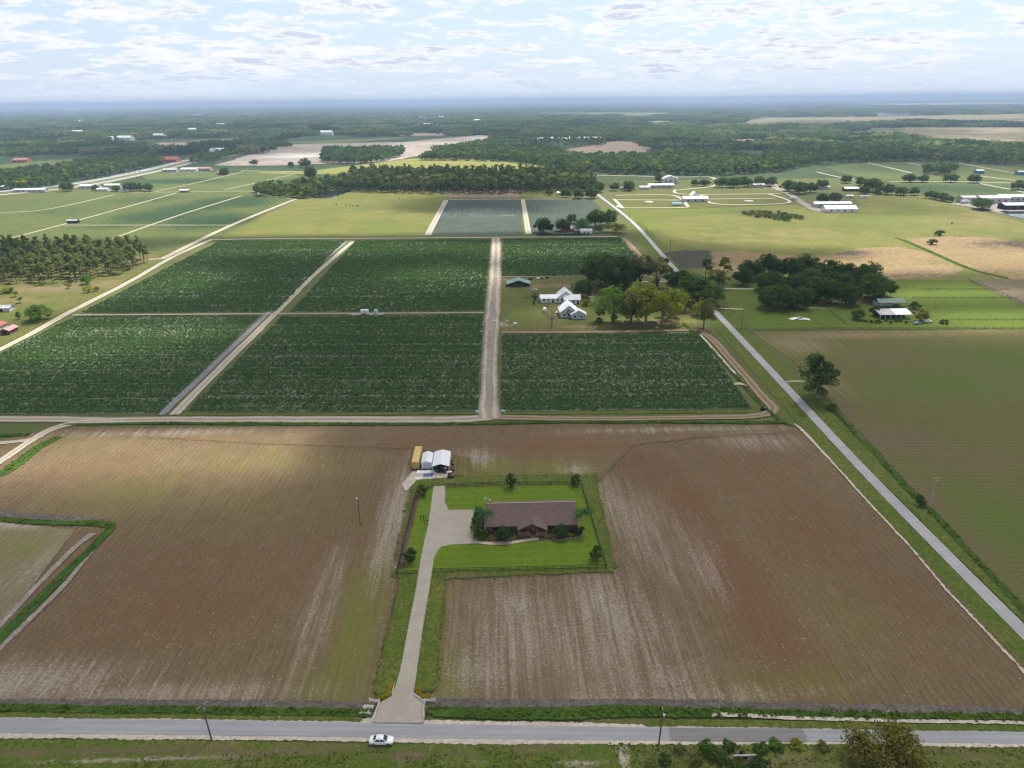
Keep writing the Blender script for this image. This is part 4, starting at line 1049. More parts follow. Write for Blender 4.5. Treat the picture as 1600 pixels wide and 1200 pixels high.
for a in (('oak_tree', 'oak2', 955, 442, 'dark oak at the back of the lot between the two biggest oaks', 19, 10), ('oak_tree', 'oak0', 1076, 462, 'dark oak leaning over the side road from the lot', 13, 10), ('yellow_tree', 'yellow1', 1048, 496, 'low yellow green tree behind the right end of the front row', 15, 8), ('olive_tree', 'olive1', 1070, 487, 'thin brownish tree beside the roadside oaks', 12, 6)):
    tree(*a)
for px, py, key, h, r, lb in ((917, 478, 'bush1', 4.5, 4.2, 'yellow green bush beside the white porch'), (937, 505, 'bush3', 3.2, 2.7, 'round dark bush at the front of the old lot'), (836, 470, 'bush3', 3.2, 1.6, 'small dark bush below the play tower'), (834, 476, 'bush3', 2.0, 1.2, 'tiny dark bush in the open grass of the old lot'),
                              (1020, 447, 'bush2', 4, 4, 'dry brown bush under the airy olive trees'), (890, 496, 'bush2', 5, 2.6, 'greyish vine bush against the front white house')):
    tree('bush', key, px, py, lb, h, r, cat='bush')
# oak grove on the right
GROVE = [(1172, 438, 15, 9), (1200, 433, 17, 10), (1232, 436, 16, 10), (1258, 432, 17, 10), (1292, 440, 15, 11), (1322, 441, 14, 10), (1352, 449, 17, 12), (1200, 455, 14, 11), (1265, 456, 16, 12), (1305, 458, 15, 12), (1212, 481, 15, 13.5), (1246, 481, 13, 9.5), (1280, 472, 16, 12.5), (1321, 476, 14, 9.5), (1362, 467, 17, 12), (1378, 463, 13, 8), (1160, 446, 12, 7), (1236, 462, 14, 11)]
FRONT = {10: 'widest dark oak at the front left of the grove, by the pale drive', 11: 'dark oak at the front of the grove behind the bent roofing sheets', 12: 'tall dark oak in the middle of the grove front', 13: 'small dark oak at the grove front nearest the green bushy tree', 14: 'tall dark oak of the grove just left of the green roofed barn', 15: 'low dark oak at the right end of the grove behind the green roof', 16: 'low dark oak at the left end of the grove nearest the pines'}
for i, (px, py, h, r) in enumerate(GROVE):
    tree('oak_tree', 'oak%d' % (i % 3), px, py, FRONT.get(i, 'dark oak packed into the rear of the dense grove left of the barns'), h, r, group=None if i in FRONT else 'oaks in the rear of the grove left of the barns')
for px, py, h, r, lb in ((1101, 443, 17, 4.6, 'tall flat topped pine nearest the side road behind the grove'), (1129, 442, 17, 5, 'tall flat topped pine between roadside pine and grove')):
    tree('pine_tree', 'pine0', px, py, lb, h, r)
tree('olive_tree', 'olive1', 1123, 449, 'yellowish olive tree below the two flat topped pines', 13, 8.5)
for px, py, key, h, r, lb in ((1339, 499, 'bush0', 6, 5.2, 'green bushy tree in front of the white barn'), (1368, 494, 'bush3', 6, 4, 'dark bush at the left corner of the white barn'), (1437, 502, 'bush2', 6.5, 6.2, 'greyish thicket at the right end of the white barn'), (1428, 483, 'bush0', 4.5, 4.2, 'low green bush behind the white barn'),
                              (1474, 506, 'bush3', 2.5, 3.2, 'low dark shrub by the paddock fence right of the cars'), (1272, 470, 'bush0', 5, 4, 'pale green bush in a gap of the oak grove'), (1455, 382, 'bush3', 5, 6, 'dark thorn bush standing alone in the tan marsh'), (1466, 368, 'bush3', 5, 6, 'dark bush at the upper edge of the tan marsh')):
    tree('bush', key, px, py, lb, h, r, cat='bush')
for i in range(9):
    tree('garden_shrub', 'bush3', 1352 + i * 8.2 + random.uniform(-2, 2), 504 + random.uniform(-1.5, 2), 'small dark shrub in the row before the white barn', random.uniform(1.2, 2.2), random.uniform(1.2, 2.2), group='shrubs in front of the white barn', cat='shrub')
# lone tree with a long limb
lone = tree('lone_tree', 'lone0', 1277, 622, 'tall mossy tree alone beside the side road with one long limb', 21, 9.2, rz=0.4)
MB().tube([(0, 0, 8.5), (-4, -1.5, 10.4), (-7.5, -3.5, 11.0), (-10.5, -5.5, 9.2)], [.35, .26, .18, .07], 6).build('limb', M['grey_bark'], lone)
rr = np.random.default_rng(5)
V_, F_, t_ = leaf_cloud(rr, np.array([(-7.5, -3.5, 11.0), (-9.5, -4.8, 10.2), (-10.6, -5.5, 8.6), (-5.5, -2.5, 10.8), (-6.5, -3, 9.4)]), np.array([1.3, 1.2, 1.1, .8, .8]), 70, .32)
link('limb_foliage', np_mesh('limb_foliage', V_, F_, L['oak'], {'tint': t_}), lone)
tree('bush', 'bush0', 1300, 640, 'weedy yellow green bush at the foot of the lone tree', 2.6, 3.2, cat='bush')
tree('bush', 'bush3', 1438, 790, 'dark bush beside the power pole on the side road', 3.6, 2.2, cat='bush')
# farmhouse among trees beyond the upper crop
for i, (px, py, h, r, key, lb) in enumerate(((850, 364, 15, 11, 'oak0', 'big dark oak at the left end of the farmhouse trees'), (880, 361, 12, 9, 'oak1', 'dark oak behind the orange farmhouse'), (908, 362, 13, 9, 'green0', 'green tree between the farmhouse roofs'), (930, 354, 18, 11, 'oak2', 'tall dark oak behind the grey farmhouse roof'), (950, 352, 16, 10, 'oak1', 'dark oak behind the yellow roadside tree'), (962, 364, 11, 11, 'yellow1', 'yellow tree at the roadside end of the farmhouse trees'), (893, 349, 10, 7, 'oak0', 'small oak far behind the orange farmhouse'), (935, 364, 8, 5, 'olive1', 'olive tree by the grey farmhouse roof'),
                                             (884, 309, 12, 9, 'oak2', 'oak just right of the white box shed'), (904, 310, 13, 10, 'oak0', 'oak left of the side road end'), (924, 310, 14, 10, 'oak1', 'oak at the far end of the side road'), (936, 300, 14, 10, 'oak2', 'oak behind the end of the side road'), (858, 305, 7, 6, 'oak1', 'small round tree left of the white box shed'), (914, 299, 14, 10, 'oak1', 'oak tucked behind the white box shed'))):
    tree('oak_tree' if key[:3] == 'oak' else 'broadleaf_tree', key, px, py, lb, h, r)
# trees round the park and the right hand farms
for i, (px, py, h, r) in enumerate(((982, 298, 14, 11), (960, 298, 11, 8), (1030, 285, 13, 10), (1100, 291, 10, 9), (1085, 290, 9, 7), (1128, 293, 15, 11), (1146, 293, 15, 12), (1164, 292, 15, 11), (1186, 291, 15, 12), (1204, 291, 14, 10))):
    tree('park_tree', 'oak%d' % (i % 3), px, py, ('dark park tree in the row behind the white lanes' if i > 4 else ('wide oak beside the trucks at the park', 'small oak left of the wide park oak', 'oak left of the curved white roof', 'low oak right of the white sheds', 'low bushy oak beside the white sheds')[i]), h, r, group='row of park trees' if i > 4 else None)
for i, (px, py, h, r, lb) in enumerate(((1232, 299, 16, 12, 'oak left of the yard road bend'), (1247, 303, 16, 13, 'large oak above the yard road'), (1266, 301, 14, 11, 'oak left of the low grey roofs'), (1284, 295, 13, 10, 'oak behind the low grey roofs'), (1284, 316, 11, 9, 'oak just behind the white barn, left'), (1304, 316, 12, 11, 'oak just behind the white barn, right'), (1322, 286, 12, 10, 'oak behind the white roofed house'), (1345, 290, 12, 10, 'oak right of the white roofed house'), (1362, 300, 19, 15, 'tallest broad oak of the right farm'), (1350, 303, 10, 9, 'low oak before the tallest oak'), (1385, 304, 14, 10, 'round tree right of the tallest oak'), (1370, 304, 8, 6, 'low bush tree below the tallest oak'), (1407, 305, 11, 11, 'round tree left of two isolated ones'), (1428, 305, 10, 8, 'small round tree at the pasture corner'),
                                        (1453, 310, 10, 7, 'first tree of the short row by the crop corner'), (1462, 312, 10, 7, 'second tree of the short row by the crop corner'), (1471, 314, 10, 7, 'third tree of the short row by the crop corner'), (1482, 316, 8, 7, 'last low tree of the short row by the crop corner'), (1421, 285, 13, 11, 'first round tree on the cross lane'), (1441, 285, 11, 9, 'second round tree on the cross lane'), (1485, 285, 13, 11, 'third round tree on the cross lane'), (1521, 286, 13, 10, 'fourth round tree on the cross lane'), (1590, 297, 13, 12, 'round tree at the right edge by the lane'), (1533, 327, 13, 15, 'broad dark oak before the warehouses'))):
    tree('oak_tree', 'oak%d' % (i % 3), px, py, lb, h, r)
# left side: shrubby trees in the clearing
for px, py, h, r, key, lb in ((63, 500, 9.5, 8.2, 'green0', 'big rounded green tree beside the long lane'), (136, 444, 7, 4.4, 'green0', 'small green tree before the pine stand'), (139, 457, 5, 3.6, 'yellow1', 'small yellow green tree just below the small green one'), (108, 451, 4.5, 2.4, 'yellow1', 'slim yellow green sapling before the pine stand'), (30, 499, 5, 1.8, 'green0', 'slim sapling left of the big rounded tree'), (152, 455, 3.5, 2.2, 'olive1', 'dry brown sapling near the lane'), (12, 458, 4.5, 5, 'yellow0', 'pale yellow bushy tree at the left edge of the clearing')):
    tree('clearing_tree', key, px, py, lb, h, r)
# far left: trees along the highway
for i, (px, py, h, r, lb) in enumerate(((106, 299, 14, 11, 'dark round tree beside the highway verge'), (150, 298, 9, 7, 'small tree in front of the left roadside roof'), (182, 299, 9, 8, 'low tree in front of the roadside roofs'), (205, 299, 14, 11, 'tall dark tree right of the roadside roofs'), (220, 298, 11, 9, 'dark tree left of the pale roadside tree'), (233, 299, 12, 9, 'pale tree at the end of the roadside roofs'), (351, 273, 13, 11, 'dark round tree beside the red shed'), (397, 258, 11, 10, 'round tree on the sandy field edge'), (455, 262, 12, 8, 'round tree at the right sandy corner'), (486, 280, 22, 11, 'tall oak rising over the tree belt'), (478, 262, 18, 14, 'broad oak beside the pale sand'))):
    tree('roadside_tree', 'oak%d' % (i % 3), px, py, lb, h, r)
# pine stand: trees set out in a loose grid inside its outline
PINES = W2([(-60, 447), (0, 444), (60, 445), (130, 441), (200, 427), (236, 411), (228, 401), (150, 390), (0, 394), (-70, 402)])
px0, px1 = min(p[0] for p in PINES), max(p[0] for p in PINES)
py0, py1 = min(p[1] for p in PINES), max(p[1] for p in PINES)
spots = []
y_ = py0
while y_ < py1:
    x_ = px0
    while x_ < px1:
        q = (x_ + random.uniform(-2.4, 2.4), y_ + random.uniform(-3, 3))
        if sd_poly(np.array([q[0]]), np.array([q[1]]), PINES)[0] > 0:
            spots.append(q)
        x_ += 5.4
    y_ += 9.5
random.shuffle(spots)
spots = sorted(spots[:330], key=lambda q: q[1])[:290]
for i, q in enumerate(spots):
    (k, cm, tm), ph, prx = PROTO['pine%d' % (i % 3)]
    o = empty('pine_tree', (q[0], q[1], 0.1), random.random() * 6.28)
    s = random.uniform(.8, 1.2)
    o.scale = (s, s, random.uniform(.72, 1.12))
    link('trunk', tm, o)
    link('crown', cm, o)
    T(o, 'slender pine in the dense stand at the left edge', 'tree', 'pines of the dense left stand')


# foreground growth at the bottom right
big = tree('rusty_tree', 'rust0', 1392, 1212, 'big rusty green tree at the bottom edge beside the front road', 9.0, 8.0, rz=1.0)
for i, (px, py, h, r, key) in enumerate(((1105, 1176, 2.2, 2.2, 'bush0'), (1125, 1186, 2.0, 2.4, 'bush3'), (1062, 1176, 1.6, 1.6, 'bush2'), (1085, 1190, 1.8, 2.0, 'bush2'), (1190, 1172, 1.6, 1.9, 'bush0'), (1214, 1168, 1.2, 2.0, 'bush0'), (1245, 1167, 1.0, 1.8, 'bush1'), (1283, 1170, 1.1, 1.9, 'bush2'), (1150, 1203, 2.0, 2.4, 'bush3'), (1188, 1205, 2.4, 2.6, 'bush3'), (1040, 1192, 1.6, 1.7, 'bush3'), (1015, 1198, 1.2, 1.4, 'bush2'), (1140, 1170, 1.8, 1.7, 'bush0'), (1340, 1178, 2.4, 2.4, 'bush2'))):
    tree('verge_bush', key, px, py, {'bush0': 'leafy green bush', 'bush3': 'dark bush', 'bush2': 'brown dry bush', 'bush1': 'single yellow green bush'}[key] + ' in the thicket below the front road', h, r, group='thicket of bushes below the front road, ' + key, cat='bush')


# ------------------------------------------------------------------ scattered growth nobody could count
def scatter(name, pts, protos, smin, smax, label, cat, z=0.12, seed=1, zscale=(0.85, 1.2)):
    """points instanced with meshes through geometry nodes, one object of kind stuff"""
    r = np.random.default_rng(seed)
    n = len(pts)
    V = np.concatenate([np.asarray(pts)[:, :2], np.full((n, 1), z)], 1) if np.asarray(pts).shape[1] == 2 else np.asarray(pts)
    me = bpy.data.meshes.new(name)
    me.vertices.add(n)
    me.vertices.foreach_set('co', V.astype(np.float32).ravel())
    s = smin + (smax - smin) * r.random(n)
    for an, ty, dat in (('sz', 'FLOAT_VECTOR', np.stack([s, s, s * (zscale[0] + (zscale[1] - zscale[0]) * r.random(n))], -1)), ('rot', 'FLOAT_VECTOR', np.stack([np.zeros(n), np.zeros(n), r.random(n) * 6.283], -1))):
        a = me.attributes.new(an, ty, 'POINT')
        a.data.foreach_set('vector', dat.astype(np.float32).ravel())
    a = me.attributes.new('pick', 'INT', 'POINT')
    a.data.foreach_set('value', r.integers(0, len(protos), n).astype(np.int32))
    o = link(name, me)
    ng = bpy.data.node_groups.new(name + '_nodes', 'GeometryNodeTree')
    ng.interface.new_socket('Geometry', in_out='INPUT', socket_type='NodeSocketGeometry')
    ng.interface.new_socket('Geometry', in_out='OUTPUT', socket_type='NodeSocketGeometry')
    nd = ng.nodes
    gi, go = nd.new('NodeGroupInput'), nd.new('NodeGroupOutput')
    m2p = nd.new('GeometryNodeMeshToPoints')
    iop = nd.new('GeometryNodeInstanceOnPoints')
    jn = nd.new('GeometryNodeJoinGeometry')
    for pm in reversed(protos):
        oi = nd.new('GeometryNodeObjectInfo')
        oi.inputs['Object'].default_value = pm
        oi.inputs['As Instance'].default_value = True
        ng.links.new(oi.outputs['Geometry'], jn.inputs[0])
    ng.links.new(gi.outputs[0], m2p.inputs[0])
    ng.links.new(m2p.outputs[0], iop.inputs['Points'])
    ng.links.new(jn.outputs[0], iop.inputs['Instance'])
    iop.inputs['Pick Instance'].default_value = True
    for an, ty, sk in (('sz', 'FLOAT_VECTOR', 'Scale'), ('rot', 'FLOAT_VECTOR', 'Rotation'), ('pick', 'INT', 'Instance Index')):
        na = nd.new('GeometryNodeInputNamedAttribute')
        na.data_type = ty
        na.inputs['Name'].default_value = an
        ng.links.new(na.outputs['Attribute'], iop.inputs[sk])
    ng.links.new(iop.outputs[0], go.inputs[0])
    md = o.modifiers.new('scatter', 'NODES')
    md.node_group = ng
    return T(o, label, cat, None, 'stuff')


def loose(name, me):
    return bpy.data.objects.new(name, me)          # mesh source for scatter(), not part of the scene itself


def blob_plant(name, seed, n, rad, h, size, mat):
    r = np.random.default_rng(seed)
    C = r.normal(size=(4, 3)) * np.array([rad * .4, rad * .4, h * .12]) + np.array([0, 0, h * .5])
    V, F, t = leaf_cloud(r, C, np.full(4, rad * .6), n, size, h / rad * .7, 0.4)
    return loose(name, np_mesh(name, V, F, mat, {'tint': t}))


def in_poly(pts, poly, margin=0.0):
    return pts[sd_poly(pts[:, 0], pts[:, 1], poly) > margin]


# crop plants along their beds
crop_src = [blob_plant('crop_plant', 31 + k, 4, 0.42, 0.42, 0.24, L['crop']) for k in range(3)]
er = np.random.default_rng(77)
for nm, poly_px, gr, gap in CROPS:
    poly = W2(poly_px)
    ca, sa = math.cos(EW), math.sin(EW)
    P_ = np.array(poly)
    U, V2 = P_[:, 0] * ca + P_[:, 1] * sa, -P_[:, 0] * sa + P_[:, 1] * ca
    rowsv = np.arange(V2.min(), V2.max(), 1.35)
    us = np.arange(U.min(), U.max(), gap)
    A, B = np.meshgrid(us, rowsv)
    A = A + er.normal(size=A.shape) * gap * .25
    B = B + er.normal(size=B.shape) * .12
    rowf = np.clip(0.75 + er.normal(size=len(rowsv)) * .16, .25, 1)
    rowf[::13] *= .35
    runs = fbm(A * 0.018, B * 0.45, 18)
    keep = er.random(A.shape) < (0.15 + 0.75 * fbm(A * 0.03, B * 0.05, 8) + 0.75 * runs) * rowf[:, None]
    pts = np.stack([A * ca - B * sa, A * sa + B * ca], -1)[keep]
    pts = in_poly(pts, poly, 0.6)
    pxs, pys, okk = proj(pts[:, 0], pts[:, 1])
    pts = pts[okk & (pxs > -60) & (pxs < 1660)]
    k = gap / 0.55
    scatter('crop_plants', pts, crop_src, 0.85 * k ** .5, 1.45 * k ** .5, 'leafy low crop plants in bedded rows, %s block' % nm, 'crop', 0.12, 3)

# weeds in ditches and tufts in verges
tuft_src = [blob_plant('weed_tuft', 41 + k, 7, 0.5, 0.7, 0.22, L['weed']) for k in range(3)]
dry_src = [blob_plant('dry_tuft', 51 + k, 5, 0.35, 0.3, 0.15, L['dry']) for k in range(3)]
green_src = [blob_plant('thin_weed', 66 + k, 4, 0.4, 0.22, 0.13, L['thin']) for k in range(2)]
olive_src = [blob_plant('olive_tuft', 61 + k, 6, 0.4, 0.4, 0.18, L['olive']) for k in range(2)]


def along(pts, width, density, seed, patchy=0.0):
    C = resample([G(*p) for p in pts], 1.0)
    r = np.random.default_rng(seed)
    n = int(len(C) * width * density)
    i = r.integers(0, len(C) - 1, n)
    P_ = np.array([tuple(c) for c in C])
    d = P_[i + 1] - P_[i]
    d /= np.linalg.norm(d, axis=1)[:, None] + 1e-9
    t = (r.random(n) - .5) * width
    q = P_[i] + d * r.random(n)[:, None] + np.stack([d[:, 1], -d[:, 0], np.zeros(n)], -1) * t[:, None]
    if patchy:
        q = q[fbm(q[:, 0] * .15, q[:, 1] * .15, seed) > patchy]
    return q[:, :2]


DW = [([(-60, 810), (0, 813), (80, 818), (150, 819), (173, 822), (150, 850), (85, 915), (0, 1000)], 2.2, 1.2, 0.40), ([(-60, 1107), (0, 1108), (400, 1112), (578, 1115)], 1.6, 2.0, .3), ([(668, 1113), (860, 1116), (1000, 1113), (1300, 1118), (1650, 1124)], 2.2, 2.2, .3),
      ([(0, 742), (60, 700), (92, 684)], 3.4, .8, 0), ([(240, 662), (500, 663), (740, 663), (900, 660), (1225, 661)], 1.7, 1.3, .35), ([(1066, 505), (1110, 545), (1180, 622), (1215, 655)], 1.4, 1.0, .4), ([(1690, 1050), (1600, 955), (1533, 883), (1467, 813), (1413, 760), (1340, 680), (1300, 640)], 1.9, 1.2, .35), ([(-40, 683), (48, 680)], 2.0, 1.5, 0), ([(1400, 372), (1450, 392), (1515, 420), (1575, 436)], 3, .5, 0)]
scatter('ditch_weed_growth', np.concatenate([along(p, w, d, 90 + i, pt) for i, (p, w, d, pt) in enumerate(DW)]), tuft_src, 0.35, 1.0, 'rank green weeds standing in the ditches', 'weeds', 0.35, 5, (0.4, 0.8))
vg = er.random((26000, 2)) * np.array([230, 26]) + np.array([-112, 80])
pxs, pys, okk = proj(vg[:, 0], vg[:, 1])
vg = vg[(pys > 1160 + pxs * 0.004) & (fbm(vg[:, 0] * .12, vg[:, 1] * .5, 3) > .5) & okk]
scatter('verge_tufts', vg, green_src * 2 + tuft_src[:1] + olive_src[:1], 0.25, 0.65, 'coarse grass tufts on the verge below the front road', 'grass', 0.1, 6, (0.5, 0.9))
bf = W2([(-60, 700), (95, 672), (800, 668), (1235, 668), (1600, 1062), (1620, 1104), (-120, 1100)])
home_poly = W2([(612, 908), (640, 768), (650, 715), (735, 715), (735, 742), (935, 742), (965, 900)])
drv_poly = W2([(640, 900), (682, 900), (672, 1085), (690, 1110), (560, 1110), (600, 1085)])
cl = er.random((60000, 2)) * np.array([330, 160]) + np.array([-205, 112])
cl[:, 0] = np.round(cl[:, 0] / 1.05) * 1.05 + er.normal(size=len(cl)) * .16
sand_b = blob_attr(cl[:, 0], cl[:, 1], [(800, 950, 22, 18, .9), (930, 950, 20, 22, .9), (760, 1050, 18, 14, .9), (1000, 1060, 26, 16, .9), (620, 790, 6, 32, .9), (40, 1065, 26, 10, .6), (960, 790, 8, 34, .6), (740, 700, 20, 8, .5)])
keep = er.random(len(cl)) < (0.10 + 0.9 * sand_b) * (fbm(cl[:, 0] * .12, cl[:, 1] * .05, 17) > .40)
cl = in_poly(cl[keep], bf, 0.5)
cl = cl[(sd_poly(cl[:, 0], cl[:, 1], home_poly) < 0) & (sd_poly(cl[:, 0], cl[:, 1], drv_poly) < 0)]
scatter('field_stubble', cl, dry_src, 0.3, 0.85, 'pale dry stubble and clods strewn over the brown field', 'stubble', 0.12, 7, (0.25, 0.5))
gt = er.random((16000, 2)) * np.array([330, 160]) + np.array([-205, 112])
gt[:, 0] = np.round(gt[:, 0] / 1.05) * 1.05 + er.normal(size=len(gt)) * .3
gt = in_poly(gt[fbm(gt[:, 0] * .04, gt[:, 1] * .04, 27) > .52], bf, 0.5)
gt = gt[(sd_poly(gt[:, 0], gt[:, 1], home_poly) < 0) & (sd_poly(gt[:, 0], gt[:, 1], drv_poly) < 0)]
scatter('field_weeds', gt, green_src, 0.3, 0.7, 'thin olive weeds along the furrows of the brown field', 'weeds', 0.12, 8, (0.4, 0.7))
of = W2([(1172, 519), (1610, 516), (1710, 1040), (1560, 905), (1430, 768), (1322, 652), (1240, 562)])
ot = er.random((26000, 2)) * np.array([240, 270]) + np.array([115, 140])
ot = in_poly(ot[fbm(ot[:, 0] * .05, ot[:, 1] * .3, 37) > .5], of, 2)
scatter('olive_field_weeds', ot, green_src, 0.4, 0.95, 'low olive weeds over the field beyond the side road', 'weeds', 0.1, 9, (0.4, 0.7))


# woods that read as one mass
def wood_src(name, seed, h, rx, leafm, n=9, per=26, size=1.1, pine=False):
    r = np.random.default_rng(seed)
    if pine:
        C = np.stack([r.normal(size=n) * rx * .35, r.normal(size=n) * rx * .35, h * (0.5 + 0.46 * r.random(n))], -1)
        Rr = rx * (.45 + .2 * r.random(n))
    else:
        C, Rr = crown_points(r, n, rx * .8, h * .4, h * .58)
        Rr *= 1.35
    V, F, t = leaf_cloud(r, C, Rr, per, size)
    tk = MB().tube([(0, 0, -1), (0, 0, h * .7)], [h * .02, h * .01], 4)
    tv = np.array(tk.v)
    tf = np.array([f for f in tk.f if len(f) == 4])
    me = np_mesh(name, np.concatenate([V, tv]), np.concatenate([F, tf + len(V)]), [leafm, M['bark']], {'tint': np.concatenate([t, np.zeros(len(tv))])}, mat_idx=[0] * len(F) + [1] * len(tf))
    return loose(name, me)


def clump_src(name, seed, leafms, size=70, nt=40):
    """a patch of far canopy: many low crowns side by side"""
    r = np.random.default_rng(seed)
    C, Rr = [], []
    for k in range(nt):
        x, y = (r.random(2) - .5) * size
        h, rad = 8 + 6 * r.random(), 4.5 + 3.5 * r.random()
        for q in range(3):
            C.append((x + r.normal() * rad * .4, y + r.normal() * rad * .4, h * (.55 + .25 * r.random())))
            Rr.append(rad * .75)
    V, F, t = leaf_cloud(r, np.array(C), np.array(Rr), 9, 2.6)
    return loose(name, np_mesh(name, V, F, leafms, {'tint': t}))


def fill(poly_px, spacing, seed, thin=0.0):
    poly = W2(poly_px)
    xs, ys = [p[0] for p in poly], [p[1] for p in poly]
    X, Y = np.meshgrid(np.arange(min(xs), max(xs), spacing), np.arange(min(ys), max(ys), spacing))
    r = np.random.default_rng(seed)
    q = np.stack([X.ravel(), Y.ravel()], -1) + (r.random((X.size, 2)) - .5) * spacing * .9
    if thin:
        q = q[fbm(q[:, 0] / 60, q[:, 1] / 60, seed) > thin]
    return in_poly(q, poly)


broad = [wood_src('belt_tree', 71 + k, 12, 6, L['green'] if k == 2 else L['oak']) for k in range(4)]
light = [wood_src('light_tree', 81 + k, 11, 5, L['green'] if k else L['yellow']) for k in range(3)]
tallp = [wood_src('belt_pine', 91 + k, 20, 3.4, L['pine'] if k != 1 else L['oak'], 8, 22, .95, True) for k in range(3)]
scatter('lake_side_wood', fill([(397, 307), (440, 309), (480, 311), (492, 306), (520, 297), (545, 298), (560, 295), (548, 280), (505, 287), (450, 293), (402, 296)], 8.5, 1), light + broad[:2], .7, 1.25, 'bright green wooded belt round the small pond', 'woods')
scatter('pine_belt', fill([(545, 299), (600, 302), (700, 303), (800, 303), (870, 302), (935, 297), (915, 280), (800, 281), (640, 281), (560, 284)], 8.0, 2), tallp + broad[:1], .8, 1.15, 'tall dark pine belt behind the cattle pasture', 'woods')
scatter('pine_belt_back', fill([(545, 284), (640, 281), (760, 281), (760, 274), (640, 271), (548, 272)], 10, 3, .3), broad + light[:1], .8, 1.3, 'broadleaf wood behind the tall pine belt', 'woods')
scatter('middle_wood', fill([(655, 251), (790, 253), (870, 264), (930, 273), (1060, 274), (1110, 276), (1235, 268), (1245, 262), (1130, 245), (1045, 240), (1030, 247), (900, 247), (865, 240), (800, 233), (720, 232), (690, 236)], 11, 4, .28), light + broad, .9, 1.5, 'green woodland strip beyond the yellow pasture', 'woods')
scatter('sand_edge_wood', fill([(503, 256), (560, 257), (600, 253), (628, 245), (632, 236), (570, 236), (505, 238)], 11, 5), light[1:] + broad[:1], .9, 1.5, 'wood standing on the edge of the sandy field', 'woods')
scatter('highway_wood', fill([(-200, 308), (0, 298), (60, 297), (125, 283), (180, 275), (250, 259), (262, 254), (240, 247), (150, 252), (80, 268), (-200, 288)], 11, 6, .25), light + broad, .8, 1.4, 'bushy wood on the far side of the highway', 'woods')
scatter('highway_wood_far', fill([(300, 258), (340, 252), (375, 240), (372, 236), (330, 243), (295, 252)], 11, 7), light + broad, .7, 1.2, 'wood between the highway and the sandy field', 'woods')
scatter('right_wood', fill([(1180, 265), (1240, 262), (1330, 255), (1430, 253), (1600, 260), (1700, 262), (1700, 238), (1560, 232), (1440, 228), (1380, 222), (1300, 222), (1200, 240)], 13, 8, .33), light + broad, .9, 1.5, 'mixed woodland behind the far right crops', 'woods')
scatter('farm_belt', fill([(1442, 274), (1490, 274), (1492, 268), (1445, 266)], 10, 9), broad, .8, 1.2, 'dark belt of trees among the far right crops', 'woods')
scatter('debris_scrub', fill([(1158, 334), (1200, 331), (1225, 335), (1262, 343), (1230, 347), (1180, 340)], 5, 10, .4), [blob_plant('scrub', 99, 30, 2.4, 2.2, .5, L['olive']), blob_plant('scrub', 98, 30, 2.4, 2.6, .5, L['oak'])], .6, 1.3, 'low dark scrub mound in the bright pasture', 'scrub')
# far plain: patches of canopy, open where fields lie
clumps = [clump_src('canopy_patch', 101 + k, (L['oak'], L['green'], L['oak'], L['pine'], L['shrub'])[k], (70, 60, 80, 55, 75)[k], (40, 26, 44, 30, 40)[k]) for k in range(5)]
CLEAR = [W2(p) for _, p, _ in FAR_FIELDS] + [W2(p) for p in ([(332, 262), (445, 226), (560, 223), (632, 222), (750, 211), (800, 213), (782, 222), (690, 238), (600, 253), (430, 260)], [(372, 274), (480, 268), (560, 258), (640, 248), (700, 247), (790, 252), (858, 260), (770, 268), (640, 264), (545, 275)],
             [(867, 237), (965, 220), (992, 219), (1040, 238), (1030, 246), (900, 246)], [(1055, 221), (1180, 216.5), (1232, 226), (1165, 230)], [(795, 232), (800, 215), (940, 216), (960, 222), (870, 236)], [(1270, 182), (1380, 175), (1490, 181), (1380, 182)], [(-300, 340), (0, 312), (130, 296), (250, 272), (395, 238), (380, 230), (300, 244), (237, 258), (125, 280), (-300, 318)])]
pts = []
for y0, y1, sp in ((1500, 3200, 46), (3200, 6500, 62), (6500, 12000, 95), (12000, 24000, 170)):
    X, Y = np.meshgrid(np.arange(-y1 * .85, y1 * .85, sp), np.arange(y0, y1, sp))
    q = np.stack([X.ravel(), Y.ravel()], -1) + (er.random((X.size, 2)) - .5) * sp
    a_, b_, okk = proj(q[:, 0], q[:, 1])
    q = q[okk & (a_ > -40) & (a_ < 1640) & (b_ < 238 - 0.006 * (a_ - 800))]
    q = q[fbm(q[:, 0] / 900, q[:, 1] / 500, 55) > 0.36 + 0.1 * (q[:, 0] > 900)]
    for c in CLEAR:
        q = q[sd_poly(q[:, 0], q[:, 1], c) < 0]
    pts.append(q)
pts = np.concatenate(pts)
scatter('distant_woods', pts, clumps, .8, 1.35, 'endless dark woodland stretching to the blue horizon', 'woods', 0.0, 12, (0.8, 1.3))
# groves between the pond houses behind the sandy field
scatter('pond_house_grove', fill([(800, 231), (940, 229), (960, 222), (930, 216), (810, 218)], 16, 13, .42), broad + light, .7, 1.2, 'scattered trees round the far white houses', 'woods')

